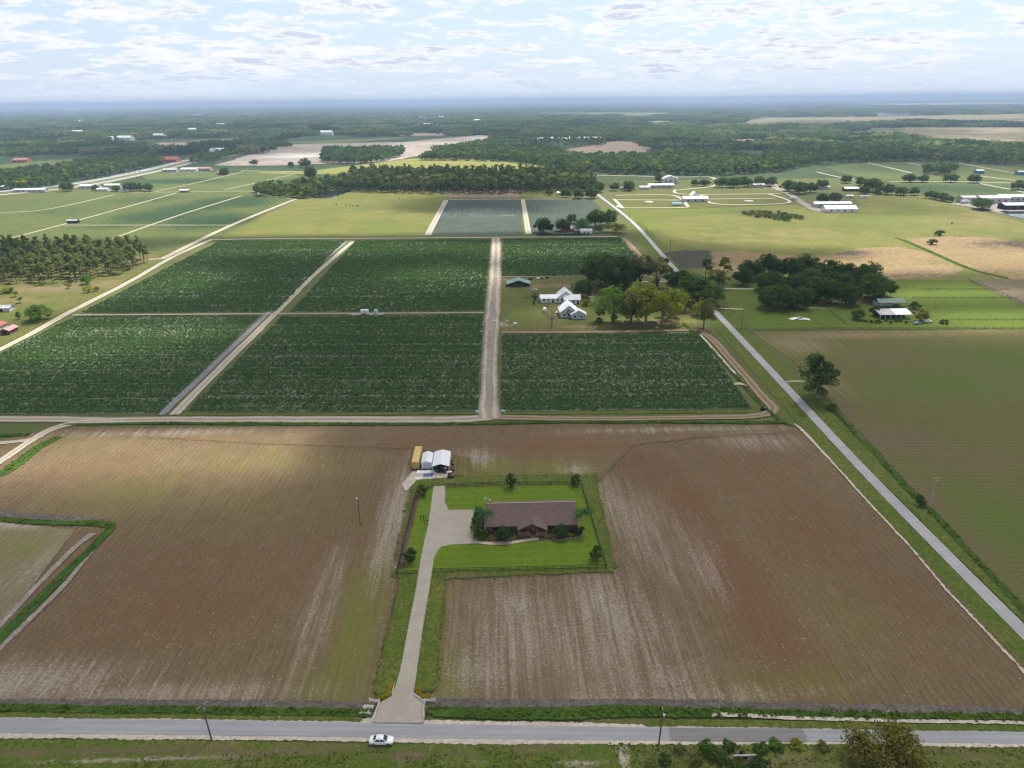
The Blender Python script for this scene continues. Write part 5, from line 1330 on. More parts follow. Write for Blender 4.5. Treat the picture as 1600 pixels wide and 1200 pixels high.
# ------------------------------------------------------------------ built things
M['shingle'] = None
m_, N_ = new_mat('purple_brown_shingles')
tc_ = N_.n('ShaderNodeTexCoord').outputs['Object']
br = N_.n('ShaderNodeTexBrick')
N_.put(br.inputs['Vector'], N_.vmath('MULTIPLY', tc_, (1.0, 1.15, 1.0)))
br.inputs['Scale'].default_value = 1.0
br.inputs['Brick Width'].default_value = 0.9
br.inputs['Row Height'].default_value = 0.28
br.inputs['Mortar Size'].default_value = 0.02
br.inputs['Color1'].default_value = (0.158, 0.108, 0.094, 1)
br.inputs['Color2'].default_value = (0.215, 0.152, 0.132, 1)
br.inputs['Mortar'].default_value = (0.11, 0.08, 0.078, 1)
cc_ = N_.mix(N_.rng(N_.noise(tc_, .5, 5, .7), .35, .65), br.outputs[0], (0.150, 0.108, 0.096))
finish(N_, cc_, 0.9, br.outputs['Fac'], 0.01, spec=0.15)
M['shingle'] = m_
M['brick_wall'] = plain('brown_brick_wall', (0.15, 0.085, 0.062), 0.9, 0.25, 3)
M['dark_wood'] = plain('dark_stained_wood', (0.13, 0.065, 0.040), 0.7, 0.25, 2)
M['deck_wood'] = plain('reddish_deck_wood', (0.20, 0.10, 0.062), 0.75, 0.25, 2)
M['tan_wood'] = plain('tan_porch_rail', (0.34, 0.22, 0.145), 0.7, 0.2, 2)
M['tan_trim'] = plain('tan_fascia', (0.42, 0.33, 0.25), 0.7, 0.15, 2)
M['black_fence'] = plain('black_fence_paint', (0.035, 0.030, 0.027), 0.75, 0.3, 1)
M['white_paint'] = plain('white_paint', (0.78, 0.78, 0.77), 0.55, 0.07, 1)
M['white_metal'] = plain('white_metal_roof', (0.80, 0.81, 0.83), 0.45, 0.06, .5, rib=(0, 0.8))
M['white_metal_y'] = plain('white_metal_sheeting', (0.74, 0.75, 0.78), 0.45, 0.06, .5, rib=(1, 0.8))
M['pale_grey'] = plain('pale_grey_siding', (0.50, 0.53, 0.57), 0.6, 0.12, .8)
M['grey_roof'] = plain('weathered_grey_roof', (0.45, 0.44, 0.45), 0.6, 0.25, .4, rib=(0, 0.8))
M['green_roof'] = plain('green_metal_roof', (0.040, 0.135, 0.105), 0.45, 0.12, .4, rib=(0, 0.8))
M['teal_roof'] = plain('teal_metal_roof', (0.16, 0.30, 0.28), 0.5, 0.15, .4, rib=(0, 0.8))
M['red_roof'] = plain('red_metal_roof', (0.42, 0.095, 0.08), 0.5, 0.15, .4)
M['pink_roof'] = plain('faded_red_roof', (0.45, 0.22, 0.22), 0.5, 0.15, .4)
M['orange'] = plain('orange_brick', (0.50, 0.19, 0.10), 0.8, 0.15, .6)
M['yellow_steel'] = plain('yellow_container_steel', (0.66, 0.47, 0.17), 0.6, 0.12, .7, rib=(1, 0.28))
M['yellow_end'] = plain('yellow_container_doors', (0.58, 0.38, 0.13), 0.6, 0.15, .7, rib=(0, 0.4))
M['rust_red'] = plain('rusty_red_steel', (0.26, 0.07, 0.05), 0.7, 0.3, 2)
M['blue'] = plain('blue_tarp', (0.03, 0.10, 0.32), 0.5, 0.3, 3)
M['teal'] = plain('teal_tank', (0.32, 0.58, 0.54), 0.4, 0.08, 1)
M['steel'] = plain('galvanised_steel', (0.42, 0.43, 0.44), 0.4, 0.2, 2, metallic=0.5)
M['wood_pole'] = plain('creosoted_pole', (0.14, 0.115, 0.095), 0.9, 0.3, 2)
M['grey_pole'] = plain('concrete_pole', (0.40, 0.39, 0.37), 0.85, 0.2, 2)
M['concrete'] = plain('concrete', (0.46, 0.45, 0.43), 0.9, 0.2, 2)
M['dark'] = plain('dark_opening', (0.018, 0.017, 0.017), 0.8, 0.2, 2)
M['rubber'] = plain('tyre_rubber', (0.02, 0.02, 0.02), 0.85, 0.2, 3)
M['alloy'] = plain('alloy_rim', (0.45, 0.46, 0.47), 0.35, 0.1, 3, metallic=0.8)
M['stone'] = plain('pale_border_stone', (0.40, 0.36, 0.33), 0.9, 0.3, 3)
M['cow'] = plain('black_cattle_coat', (0.022, 0.018, 0.016), 0.8, 0.3, 3)
M['headlamp'] = plain('headlamp_lens', (0.62, 0.64, 0.66), 0.15, 0.1, 3, spec=0.6)
M['tail'] = plain('red_tail_lamp', (0.35, 0.015, 0.012), 0.25, 0.1, 3, spec=0.6)
M['awning'] = plain('blue_canopy_cloth', (0.10, 0.30, 0.48), 0.7, 0.15, 1)
mg, Ng = new_mat('dark_glass')
finish(Ng, (0.012, 0.015, 0.018), 0.06, spec=0.7)
M['glass'] = mg
mc, Nc = new_mat('white_car_paint')
bc = Nc.n('ShaderNodeBsdfPrincipled')
Nc.put(bc.inputs['Base Color'], Nc.mix(Nc.noise(Nc.n('ShaderNodeTexCoord').outputs['Object'], 3, 3), (0.78, 0.79, 0.80), (0.84, 0.845, 0.85)))
bc.inputs['Roughness'].default_value = 0.3
bc.inputs['Coat Weight'].default_value = 0.6
Nc.put(Nc.n('ShaderNodeOutputMaterial').inputs[0], bc.outputs[0])
M['car_white'] = mc


def gable_house(name, loc, w, d, eave, rise, wall, roof, label, cat='house', rz=0.0, over=0.45, axis='x', th=0.12, windows=(), doors=(), back_open=False):
    """walls with gables, two roof slabs, window and door parts on the camera side; axis = ridge direction"""
    o = empty(name, loc, rz)
    b = MB()
    x, y = w / 2, d / 2
    if axis == 'x':
        sec = [(-y, 0), (y, 0), (y, eave), (0, eave + rise), (-y, eave)]
        b.loft([[(-x, s[0], s[1]) for s in sec], [(x, s[0], s[1]) for s in sec]])
        k = rise / y
        slopes = [[(-x - over, sg * (y + over), eave - over * k), (x + over, sg * (y + over), eave - over * k), (x + over, 0, eave + rise), (-x - over, 0, eave + rise)] for sg in (-1, 1)]
    else:
        sec = [(-x, 0), (x, 0), (x, eave), (0, eave + rise), (-x, eave)]
        b.loft([[(s[0], -y, s[1]) for s in sec], [(s[0], y, s[1]) for s in sec]])
        k = rise / x
        slopes = [[(sg * (x + over), -y - over, eave - over * k), (sg * (x + over), y + over, eave - over * k), (0, y + over, eave + rise), (0, -y - over, eave + rise)] for sg in (-1, 1)]
    b.build('wall', wall, o)
    r = MB()
    for s in slopes:
        r.slab([(p[0], p[1], p[2] + th + 0.02) for p in s], th)
    r.build('roof', roof, o)
    for (wx, wz, ww, wh) in windows:
        f = MB().box(wx - ww / 2 - .08, wx + ww / 2 + .08, -y - .06, -y - .003, wz - .08, wz + wh + .08).build('window', M['white_paint'], o)
        MB().box(wx - ww / 2, wx + ww / 2, -y - .08, -y - .062, wz, wz + wh).build('pane', M['glass'], f)
    for (wx, ww, wh) in doors:
        MB().box(wx - ww / 2, wx + ww / 2, -y - .05, -y - .003, 0.02, wh).build('door', M['dark'], o)
    return T(o, label, cat)


# ---- the brown ranch house
HX0, HX1, HY = -3.1, 22.6, 181.0
hz = ZL
house = empty('ranch_house', (HX0, HY, hz))
Wd, Dp, EV, RS = HX1 - HX0, 13.0, 2.5, 3.25
MB().loft([[(q, 0, 0), (q, Dp, 0), (q, Dp, EV), (q, Dp / 2, EV + RS), (q, 0, EV)] for q in (0, Wd)]).build('wall', M['brick_wall'], house)
k_ = RS / (Dp / 2)
ov = 0.6
roof = MB()
roof.slab([(-.4, -ov, EV - ov * k_ + .16), (Wd + .4, -ov, EV - ov * k_ + .16), (Wd + .4, Dp / 2, EV + RS + .16), (-.4, Dp / 2, EV + RS + .16)], .14)
roof.slab([(-.4, Dp + ov, EV - ov * k_ + .16), (Wd + .4, Dp + ov, EV - ov * k_ + .16), (Wd + .4, Dp / 2, EV + RS + .16), (-.4, Dp / 2, EV + RS + .16)], .14)
roof = roof.build('roof', M['shingle'], house)
MB().box(-.42, Wd + .42, Dp / 2 - .14, Dp / 2 + .14, EV + RS + .13, EV + RS + .23).build('ridge_cap', M['tan_trim'], roof)  # tan colour stands in for the sunlit strip of the far slope
MB().box(-.4, Wd + .4, -ov - .05, -ov - .01, EV - ov * k_ - .12, EV - ov * k_ + .14).build('fascia', M['dark_wood'], house)
PX, PW, PF = 13.0 - 0.05, 8.6, -2.6            # porch centre, width, front edge
pe, ps = EV - .25, 2.05
pr = MB()
for sg in (-1, 1):
    pr.slab([(PX + sg * (PW / 2), PF - .4, pe + .22), (PX + sg * (PW / 2), 0.2, pe + .22), (PX, 4.3, pe + ps + .22), (PX, PF - .4, pe + ps + .22)], .13)
MBp = pr.build('porch_roof', M['shingle'], house)
MB().box(PX - .09, PX + .09, PF - .42, 4.2, pe + ps + .2, pe + ps + .29).build('ridge_cap', M['shingle'], MBp)
MB().add([(PX - PW / 2 + .3, PF + .6, pe + .1), (PX + PW / 2 - .3, PF + .6, pe + .1), (PX, PF + .6, pe + ps - .05), (PX - PW / 2 + .3, PF + .75, pe + .1), (PX + PW / 2 - .3, PF + .75, pe + .1), (PX, PF + .75, pe + ps - .05)], [(0, 1, 2), (5, 4, 3), (0, 3, 4, 1), (1, 4, 5, 2), (2, 5, 3, 0)]).build('porch_gable', M['dark_wood'], house)
for sg in (-1, 1):
    MB().bar((PX + sg * PW / 2, PF - .36, pe + .13), (PX, PF - .36, pe + ps + .13), .07, .26).build('barge_board', M['tan_trim'] if sg > 0 else M['dark_wood'], house)  # right board pale, left dark: the gable's brighter lit side put into colour
MB().box(PX - PW / 2 + .2, PX + PW / 2 - .2, PF, -.02, 0.0, .42).build('porch_deck', M['deck_wood'], house)
for i in range(4):
    q = PX - PW / 2 + .35 + i * (PW - .7) / 3
    MB().box(q - .08, q + .08, PF + .05, PF + .21, .42, pe + .08).build('porch_post', M['tan_wood'], house)
for s0, s1 in ((PX - PW / 2 + .43, PX - 0.6), (PX + .9, PX + PW / 2 - .43)):
    rl = MB().box(s0, s1, PF + .08, PF + .16, 1.30, 1.40).box(s0, s1, PF + .08, PF + .16, .52, .60)
    nb_ = int((s1 - s0) / .16)
    for i in range(nb_):
        q = s0 + (i + .5) * (s1 - s0) / nb_
        rl.box(q - .03, q + .03, PF + .10, PF + .14, .60, 1.30)
    rl.build('porch_railing', M['tan_wood'], house)
for i in range(3):
    MB().box(PX - .5, PX + .8, PF - .3 * (3 - i), PF - .3 * (2 - i) - .01, 0, .12 * (i + 1)).build('step', M['tan_wood'], house)
MB().box(PX - .05, PX + .9, -.06, -.004, .42, 2.3).build('door', M['tan_wood'], house)
for wx, ww in ((2.4, 1.7), (6.1, 1.9), (PX - 2.2, 2.4), (PX + 2.5, 1.5), (18.6, 1.6), (21.9, 1.5), (4.3, .9)):
    wx = min(wx, Wd - 1.0)
    f = MB().box(wx - ww / 2 - .07, wx + ww / 2 + .07, -.06, -.004, .75, 2.15).build('window', M['dark_wood'], house)
    for s in (-1, 1):
        MB().box(wx + min(0, s * ww / 2) + .03, wx + max(0, s * ww / 2) - .03, -.085, -.064, .83, 2.07).build('pane', M['glass'], f)
MB().box(.5, 1.1, Dp / 2 + .5, Dp / 2 + 1.1, EV + RS - .6, EV + RS + .95).build('chimney', M['tan_trim'], house)
for q in (5.5, 17.5):
    MB().tube([(q, 8.4, EV + RS - 1.2), (q, 8.4, EV + RS - .2)], .07, 6).build('roof_vent', M['grey_roof'], house)
T(house, 'long ranch house with purple brown shingle roof and gabled porch', 'house')
dish = empty('antenna_dish', (HX0 - .6, HY + Dp / 2 + .3, hz))
MB().tube([(0, 0, 0), (0, 0, EV + RS + 1.6)], .05, 6).build('mast', M['steel'], dish)
MB().loft([[(math.cos(a) * r_, -.12 - .35 * r_ * r_ * 0 + dz, EV + RS + 1.7 + math.sin(a) * r_) for a in np.linspace(0, 2 * math.pi, 12, endpoint=False)] for r_, dz in ((.42, -.10), (.30, .0), (.08, .05))]).build('dish', M['white_paint'], dish, True)
T(dish, 'white dish on a mast at the left end of the ranch house', 'antenna')

# ---- garden of the ranch house
for px, py, lb in ((787, 845, 'large clipped round shrub left of the porch'), (876, 841, 'large clipped round shrub right of the porch')):
    tree('clipped_shrub', 'clip0', px, py, lb, 3.9, 3.0, cat='shrub', z=ZL)
for i, (px, py, h, r) in enumerate(((746, 842, 2.4, 1.9), (744, 832, 2.6, 1.9), (744, 822, 2.6, 1.9), (746, 812, 2.6, 1.8), (750, 804, 2.4, 1.6), (753, 845, 2.0, 1.6), (757, 838, 2.0, 1.5))):
    tree('hedge_shrub', 'bush0', px, py, 'leafy green shrub in the mass at the court end of the house', h, r, group='shrubs between parking court and house', cat='shrub', z=ZL)
for px, py, h, r in ((903, 838, 2.2, 1.6), (907, 834, 2.2, 1.4), (900, 832, 2.0, 1.2)):
    tree('hedge_shrub', 'bush3', px, py, 'dark green shrub at the fence end of the house', h, r, group='shrubs at the fence end of the house', cat='shrub', z=ZL)
for i, (px, py, key) in enumerate(((762, 846, 'bush1'), (768, 846, 'bush1'), (800, 845, 'bush1'), (805, 843, 'bush1'), (853, 842, 'bush1'), (859, 841, 'bush1'), (862, 843, 'bush1'), (890, 838, 'croton0'), (895, 838, 'croton0'), (766, 842, 'bush1'))):
    tree('flower_shrub', key, px, py, 'low yellow green flower shrub in the bed before the house' if key == 'bush1' else 'low golden shrub in the bed right of the porch', .9, .75, group='low shrubs of the house bed ' + key, cat='shrub', z=ZL)
for px, py, h, r, lb in ((799, 763, 5.6, 2.0, 'young dark tree at the middle of the back fence'), (899, 760, 4.6, 1.8, 'young dark tree at the back right fence corner'), (661, 776, 4.4, 1.9, 'young dark tree inside the back left fence corner'), (641, 881, 5.0, 2.0, 'young dark tree on the lawn left of the drive'), (931, 876, 4.6, 1.9, 'young dark tree at the front right of the lawn')):
    tree('young_tree', 'young0', px, py, lb, h, r, z=ZL)
    c = G(px, py)
    mr = MB()
    mr.loft([[(c.x + math.cos(a) * q, c.y + math.sin(a) * q, zz) for a in np.linspace(0, 6.283, 12, endpoint=False)] for q, zz in ((1.0, ZL + .02), (.75, ZL + .14))])
    T(mr.build('mulch_ring', M['mulch']), 'bark ring under the ' + lb, 'mulch', kind='structure')
# border stones
stone_me = []
for k in range(3):
    bm = bmesh.new()
    bmesh.ops.create_icosphere(bm, subdivisions=1, radius=.28)
    for v in bm.verts:
        v.co = Vector((v.co.x * random.uniform(.9, 1.4), v.co.y * random.uniform(.7, 1.1), v.co.z * random.uniform(.5, .8)))
    me_ = bpy.data.meshes.new('stone')
    bm.to_mesh(me_)
    bm.free()
    me_.materials.append(M['stone'])
    stone_me.append(me_)
si = 0
for line, gp in (([(754, 849), (775, 849), (790, 847), (805, 844)], 'border stones left of the porch'), ([(864, 844), (876, 846), (890, 843), (905, 841), (911, 835)], 'border stones right of the porch')):
    for c in resample([G(*p) for p in line], .62):
        o = link('border_stone', stone_me[si % 3], None, (c.x + random.uniform(-.1, .1), c.y + random.uniform(-.15, .15), ZL + .12))
        o.rotation_euler = (0, 0, random.random() * 6.28)
        T(o, 'pale stone edging the planting bed ' + gp.split('stones ')[1], 'stone', gp)
        si += 1


def palm(name, base, h, lean, label, nf=15, fl=3.0, crown_r=.2, top_drop=1.0):
    o = empty(name, base)
    tp = Vector((lean[0], lean[1], h))
    MB().tube([(0, 0, -.3), (lean[0] * .15, lean[1] * .15, h * .3), (lean[0] * .5, lean[1] * .5, h * .7), tuple(tp)], [.26, .2, .17, .14], 8).build('trunk', M['pale_bark'], o)
    MB().tube([tuple(tp), tuple(tp + Vector((0, 0, .9)))], [.16, .09], 7).build('crownshaft', L['palm'], o)
    me_ = None
    for k in range(nf):
        if me_ is None:
            V, F, tt = [], [], []
            pts = [Vector((fl * t, 0, fl * (.42 * t - .95 * top_drop * t * t))) for t in np.linspace(0.05, 1, 16)]
            for i, p in enumerate(pts):
                ln = .75 * math.sin(math.pi * min(1, .18 + .8 * i / 15)) + .1
                for s in (-1, 1):
                    b0 = len(V)
                    V += [p + Vector((-.10, 0, 0)), p + Vector((.10, 0, 0)), p + Vector((.34, s * ln, -ln * .55)), p + Vector((.22, s * ln, -ln * .58))]
                    F.append((b0, b0 + 1, b0 + 2, b0 + 3))
                    tt += [random.random() * .8] * 4
            for a, b in zip(pts, pts[1:]):
                b0 = len(V)
                V += [a + Vector((0, -.03, .02)), a + Vector((0, .03, .02)), b + Vector((0, .03, .02)), b + Vector((0, -.03, .02))]
                F.append((b0, b0 + 1, b0 + 2, b0 + 3))
                tt += [.9] * 4
            me_ = np_mesh('frond', np.array([tuple(v) for v in V]), np.array(F), L['palm'], {'tint': tt})
        f = link('frond', me_, o, tuple(tp + Vector((0, 0, .7 + .2 * (k % 3)))))
        f.rotation_euler = (random.uniform(-.2, .2), random.uniform(-.55, .35), k * 6.283 * .382 * 1.0)
        f.scale = (random.uniform(.85, 1.1),) * 3
    return T(o, label, 'palm')


palm('palm_tree', G(759, 834) + Vector((0, 0, ZL)), 6.0, (-.3, .2), 'palm with drooping crown at the court end of the ranch house')
palm('palm_tree', G(904, 834) + Vector((0, 0, ZL)), 6.4, (.7, .1), 'leaning palm with pale trunk at the fence end of the ranch house')
palm('palm_tree', G(829, 463) + Vector((0, 0, .1)), 10.5, (0, 0), 'tall thin palm beside the play tower of the old house', 12, 1.7, top_drop=.8)
for px, py, h, lb in ((32, 474, 2.4, 'low fan palm nearest to the lane in the clearing'), (25, 464, 2.2, 'low fan palm behind another in the clearing'), (18, 458, 2.0, 'low fan palm beside the pale yellow bushy tree')):
    palm('fan_palm', G(px, py) + Vector((0, 0, .1)), h, (0, 0), lb, 12, 2.0)


# ---- black three board fence
def fence(label, pts, n_rails=3, h=1.3, gap=2.4, mat='black_fence', z=ZL, cat='fence', post=.13, rail=.13):
    P = [G(*p) for p in pts]
    o = empty('board_fence' if n_rails > 2 else 'rail_fence', P[0] + Vector((0, 0, z)))
    base = P[0]
    pm = MB().box(-post / 2, post / 2, -post / 2, post / 2, -.3, h + .05).mesh('post', M[mat])
    for a, b in zip(P, P[1:]):
        n = max(1, round((b - a).length / gap))
        ang = math.atan2(b.y - a.y, b.x - a.x)
        seg = (b - a).length / n
        rm = MB().box(-seg / 2 + .01, seg / 2 - .01, -.02, .02, -rail / 2, rail / 2).mesh('rail', M[mat])
        for i in range(n + (b is P[-1] or b == P[-1])):
            p = a + (b - a) * (i / n)
            link('post', pm, o, p - base).rotation_euler = (0, 0, ang)
        for i in range(n):
            c = a + (b - a) * ((i + .5) / n)
            for q in range(n_rails):
                r_ = link('rail', rm, o, (c.x - base.x - math.sin(ang) * -.09, c.y - base.y - math.cos(ang) * .09, h * (q + .75) / n_rails - .05))
                r_.rotation_euler = (0, 0, ang)
    return T(o, label, cat)


fence('black board fence along the back of the lawn', [(697, 761.5), (800, 758.5), (908, 759)])
fence('black board fence down the right side of the lawn', [(908, 759.5), (928, 825), (947.5, 888)])
fence('black board fence along the front of the lawn', [(947, 889), (810, 893), (677, 896)])
fence('black board fence down the left side of the lawn', [(653, 766), (637, 830), (620.5, 899)])
fence('short black fence at the front left of the lawn', [(621, 899.5), (651, 898)])
fence('short black fence at the back left beside the drive end', [(669, 767), (677, 763)], h=1.6)
for px, py, lb, hh in ((668, 822, 'dark yard bell post with cross bar left of the court', 2.0), (662, 815, 'dark double bar stand on the lawn left of the court', 1.9)):
    o = empty('yard_post', G(px, py) + Vector((0, 0, ZL)))
    MB().box(-.08, .08, -.08, .08, -.2, hh).build('post', M['black_fence'], o)
    MB().box(-1.0, .6, -.05, .05, hh - .35, hh - .2).build('cross_bar', M['black_fence'], o)
    MB().box(-.95, -.8, -.05, .05, .0, hh - .36).build('side_post', M['black_fence'], o)
    T(o, lb, 'yard post')


# ---- gateway on the front road: white boards and golden shrubs
def white_rail(pts, label, h=.95):
    P = [G(*p) for p in pts]
    o = empty('white_rail', P[0] + Vector((0, 0, ZD)))
    for a, b in zip(P, P[1:]):
        n = max(1, round((b - a).length / 2.0))
        for i in range(n + 1):
            p = a + (b - a) * (i / n) - P[0]
            MB().box(p.x - .07, p.x + .07, p.y - .07, p.y + .07, -.25, h + .08).build('post', M['white_paint'], o)
        for zz in (.35, .75):
            MB().bar(a - P[0] + Vector((0, 0, zz * h / .95)), b - P[0] + Vector((0, 0, zz * h / .95)), .05, .2).build('board', M['white_paint'], o)
    return T(o, label, 'fence')


white_rail([(593.5, 1101.5), (583, 1129)], 'white board rail on the left side of the drive mouth')
white_rail([(578, 1098.5), (592, 1101)], 'short white board rail turning off left of the drive mouth')
white_rail([(616.5, 1074), (613, 1088)], 'white edging board beside the left golden shrubs', .6)
white_rail([(663.5, 1100), (661.5, 1124)], 'white board rail on the right side of the drive mouth')
white_rail([(648, 1089), (662.5, 1099.5)], 'white board rail slanting behind the right golden shrubs', .6)
white_rail([(664.5, 1099.5), (680, 1098.5)], 'short white board rail turning off right of the drive mouth')
for side, lst in (('left', ((613, 1076), (610, 1080), (609.5, 1084), (607.5, 1088), (602.5, 1091), (598, 1093.5), (592.5, 1096))), ('right', ((652, 1078), (652, 1082), (654, 1087), (657.5, 1091), (660.5, 1093.5), (666, 1095), (669, 1094)))):
    for px, py in lst:
        tree('golden_shrub', 'croton0', px, py, 'rounded golden yellow shrub in the curved row %s of the drive mouth' % side, 1.15, .74, group='golden shrubs %s of the drive mouth' % side, cat='shrub', z=.3)
cv = empty('culvert_slab', G(574, 1109) + Vector((0, 0, .25)))
MB().add([(-1.7, -.9, -.1), (1.1, -1.1, -.1), (1.3, 1.0, -.1), (-.9, 1.2, -.1), (-1.5, -.8, .12), (1.0, -1.0, .16), (1.2, .9, .14), (-.8, 1.1, .1)], [(3, 2, 1, 0), (4, 5, 6, 7), (0, 1, 5, 4), (1, 2, 6, 5), (2, 3, 7, 6), (3, 0, 4, 7)]).build('slab', M['concrete'], cv)
MB().add([(-1.6, -1.3, -.2), (1.1, -1.45, -.2), (1.1, -1.15, -.2), (-1.6, -1.0, -.2), (-1.5, -1.28, .22), (1.0, -1.42, .26), (1.0, -1.18, .24), (-1.5, -1.02, .2)], [(3, 2, 1, 0), (4, 5, 6, 7), (0, 1, 5, 4), (1, 2, 6, 5), (2, 3, 7, 6), (3, 0, 4, 7)]).build('headwall', M['concrete'], cv)
T(cv, 'pale concrete culvert slab left of the drive mouth', 'culvert')
mb_ = empty('mailbox', G(667, 1121) + Vector((0, 0, .2)))
MB().box(-.06, .06, -.06, .06, -.2, 1.05).build('post', M['dark'], mb_)
MB().loft([[(-.14, q, 1.05), (.14, q, 1.05), (.14, q, 1.25), (.07, q, 1.36), (-.07, q, 1.36), (-.14, q, 1.25)] for q in (-.32, .28)]).build('box', M['dark'], mb_)
T(mb_, 'dark mailbox on a post at the right of the drive mouth', 'mailbox')

# ---- container and sheds
c0 = G(649.3, 734)
ct = empty('shipping_container', (c0.x, c0.y, .33), R_(-.5))
MB().box(-1.22, 1.22, 0.03, 12.2, .12, 2.6).build('body', M['yellow_steel'], ct)
for s in (-1, 1):
    d_ = MB().box(min(0, s * 1.2) + .02, max(0, s * 1.2) - .02, -.04, .027, .2, 2.52).build('door', M['yellow_end'], ct)
    MB().tube([(s * .35, -.08, .25), (s * .35, -.08, 2.5)], .03, 6).build('lock_bar', M['steel'], d_)
MB().box(-1.2, 1.2, -.02, 12.2, -.05, .118).build('skid_frame', M['rust_red'], ct)
T(ct, 'long yellow shipping container standing behind the house lot', 'container')
s0_ = G(667, 733.5)
sh = gable_house('white_shed', (s0_.x, s0_.y + 3.6, .33), 3.5, 7.2, 2.2, .75, M['white_metal_y'], M['white_metal_y'], 'small white metal shed between container and open carport', 'shed', axis='y', over=.15)
MB().box(-1.2, 1.2, -3.66, -3.603, .02, 2.1).build('roller_door', M['pale_grey'], sh)
p0_ = G(689, 740)
cp_ = empty('carport', (p0_.x, p0_.y, .33))
CW, CL, CE, CR = 5.6, 11.0, 2.5, .85
rf_ = MB()
for s in (-1, 1):
    rf_.slab([(s * (CW / 2 + .1), -.1, CE), (s * (CW / 2 + .1), CL, CE), (0, CL, CE + CR), (0, -.1, CE + CR)], .06)
rf_.build('roof', M['white_metal_y'], cp_)
for s in (-1, 1):
    for i in range(6):
        y_ = i * CL / 5 + (.05 if i == 0 else -.05)
        MB().box(s * CW / 2 - .05, s * CW / 2 + .05, y_ - .05, y_ + .05, 0, CE - .06).build('post', M['white_paint'], cp_)
    MB().box(s * (CW / 2 + .06) - .02, s * (CW / 2 + .06) + .02, 2.0, CL, .6, CE - .05).build('side_sheet', M['white_metal'], cp_)
MB().add([(-CW / 2, CL - .1, .1), (CW / 2, CL - .1, .1), (CW / 2, CL - .1, CE - .1), (0, CL - .1, CE + CR - .1), (-CW / 2, CL - .1, CE - .1)] + [(-CW / 2, CL - .05, .1), (CW / 2, CL - .05, .1), (CW / 2, CL - .05, CE - .1), (0, CL - .05, CE + CR - .1), (-CW / 2, CL - .05, CE - .1)], [(0, 1, 2, 3, 4), (9, 8, 7, 6, 5), (0, 5, 6, 1), (1, 6, 7, 2), (2, 7, 8, 3), (3, 8, 9, 4), (4, 9, 5, 0)]).build('end_sheet', M['white_metal'], cp_)
T(cp_, 'open white carport with clutter inside behind the house lot', 'carport')


def utility(name, base, rz, label, body, seat=True):
    o = empty(name, base, rz)
    MB().box(-.55, .55, -1.0, .9, .42, .72).build('chassis', body, o)
    MB().loft([[(-.45, y, .725), (.45, y, .725), (.38, y, h), (-.38, y, h)] for y, h in ((-1.0, 1.0), (-.6, 1.15), (-.15, 1.05))]).build('bonnet', body, o)
    if seat:
        MB().box(-.32, .32, .25, .7, .724, .95).box(-.32, .32, .72, .84, .724, 1.4).build('seat', M['dark'], o)
        MB().tube([(0, -.12, 1.0), (0, .02, 1.25)], .03, 6).build('steering_column', M['dark'], o)
    for sx in (-1, 1):
        for yy, rr_ in ((-.7, .32), (.55, .46)):
            MB().tube([(sx * .56, yy, rr_), (sx * .80, yy, rr_)], rr_, 12).build('wheel', M['rubber'], o)
    return T(o, label, 'tractor')


utility('utility_cart', G(704.5, 747) + Vector((0, 0, .33)), 1.2, 'small dark red utility tractor on the sand right of the carport', M['rust_red'])
utility('blue_tractor', G(682.5, 739) + Vector((0, .8, .33)), .2, 'blue compact tractor parked in the mouth of the carport', M['blue'])
for k, (px, py, sx, sy, mat, lb) in enumerate(((669, 744, 1.6, 1.0, 'blue', 'crumpled blue tarp on the sand before the sheds'), (667, 738.5, 3.4, .9, 'white_paint', 'white sheet lying before the white shed'), (654, 748.5, 1.2, .5, 'white_paint', 'narrow white board lying on the sandy apron'), (702, 739.5, 1.0, .8, 'white_paint', 'pale box scrap beside the carport post'))):
    bm = bmesh.new()
    bmesh.ops.create_grid(bm, x_segments=6, y_segments=5, size=1)
    for v in bm.verts:
        v.co = Vector((v.co.x * sx, v.co.y * sy, .1 + .22 * random.random() * (1 if mat == 'blue' else .35)))
    g_ = bmesh.ops.extrude_face_region(bm, geom=bm.faces[:])
    for v in [e for e in g_['geom'] if isinstance(e, bmesh.types.BMVert)]:
        v.co.z -= .08
    me_ = bpy.data.meshes.new('sheet')
    bm.to_mesh(me_)
    bm.free()
    me_.materials.append(M[mat])
    o = link('tarp' if mat == 'blue' else 'scrap_sheet', me_, None, G(px, py) + Vector((0, 0, .33)))
    T(o, lb, 'tarp' if mat == 'blue' else 'sheet')
for i, (px, py) in enumerate(((705.5, 722), (707, 727), (706, 732), (708, 737), (704, 741))):
    b = MB()
    for q in range(6):
        a, l_ = random.random() * 6.28, random.uniform(.5, 1.1)
        b.bar((math.cos(a) * l_, math.sin(a) * l_, random.uniform(0.05, .5)), (-math.cos(a) * l_, -math.sin(a) * l_, random.uniform(.1, .7)), .14, .1)
    T(b.build('scrap_heap', M['dark'] if i % 2 else M['rust_red'], None, False, G(px, py) + Vector((0, 0, .2))), ('dark' if i % 2 else 'rust red') + ' scrap timber piled along the right side of the carport', 'scrap', 'scrap piles beside the carport ' + ('dark' if i % 2 else 'red'))
for i in range(3):
    o = empty('storage_bin', (p0_.x - 1.6 + i * 1.5, p0_.y + 3.0 + .5 * (i % 2), .33))
    MB().box(-.5, .5, -.5, .5, 0, .9).build('body', (M['tan_wood'], M['rust_red'], M['pale_grey'])[i], o)
    MB().box(-.54, .54, -.54, .54, .902, .98).build('lid', M['dark'], o)
    T(o, ('tan', 'rust red', 'pale grey')[i] + ' lidded bin under the open carport', 'bin')

# ---- white car on the shoulder
c1 = G(596.5, 1161)
car = empty('parked_car', (c1.x, c1.y, .20), R_(-2))


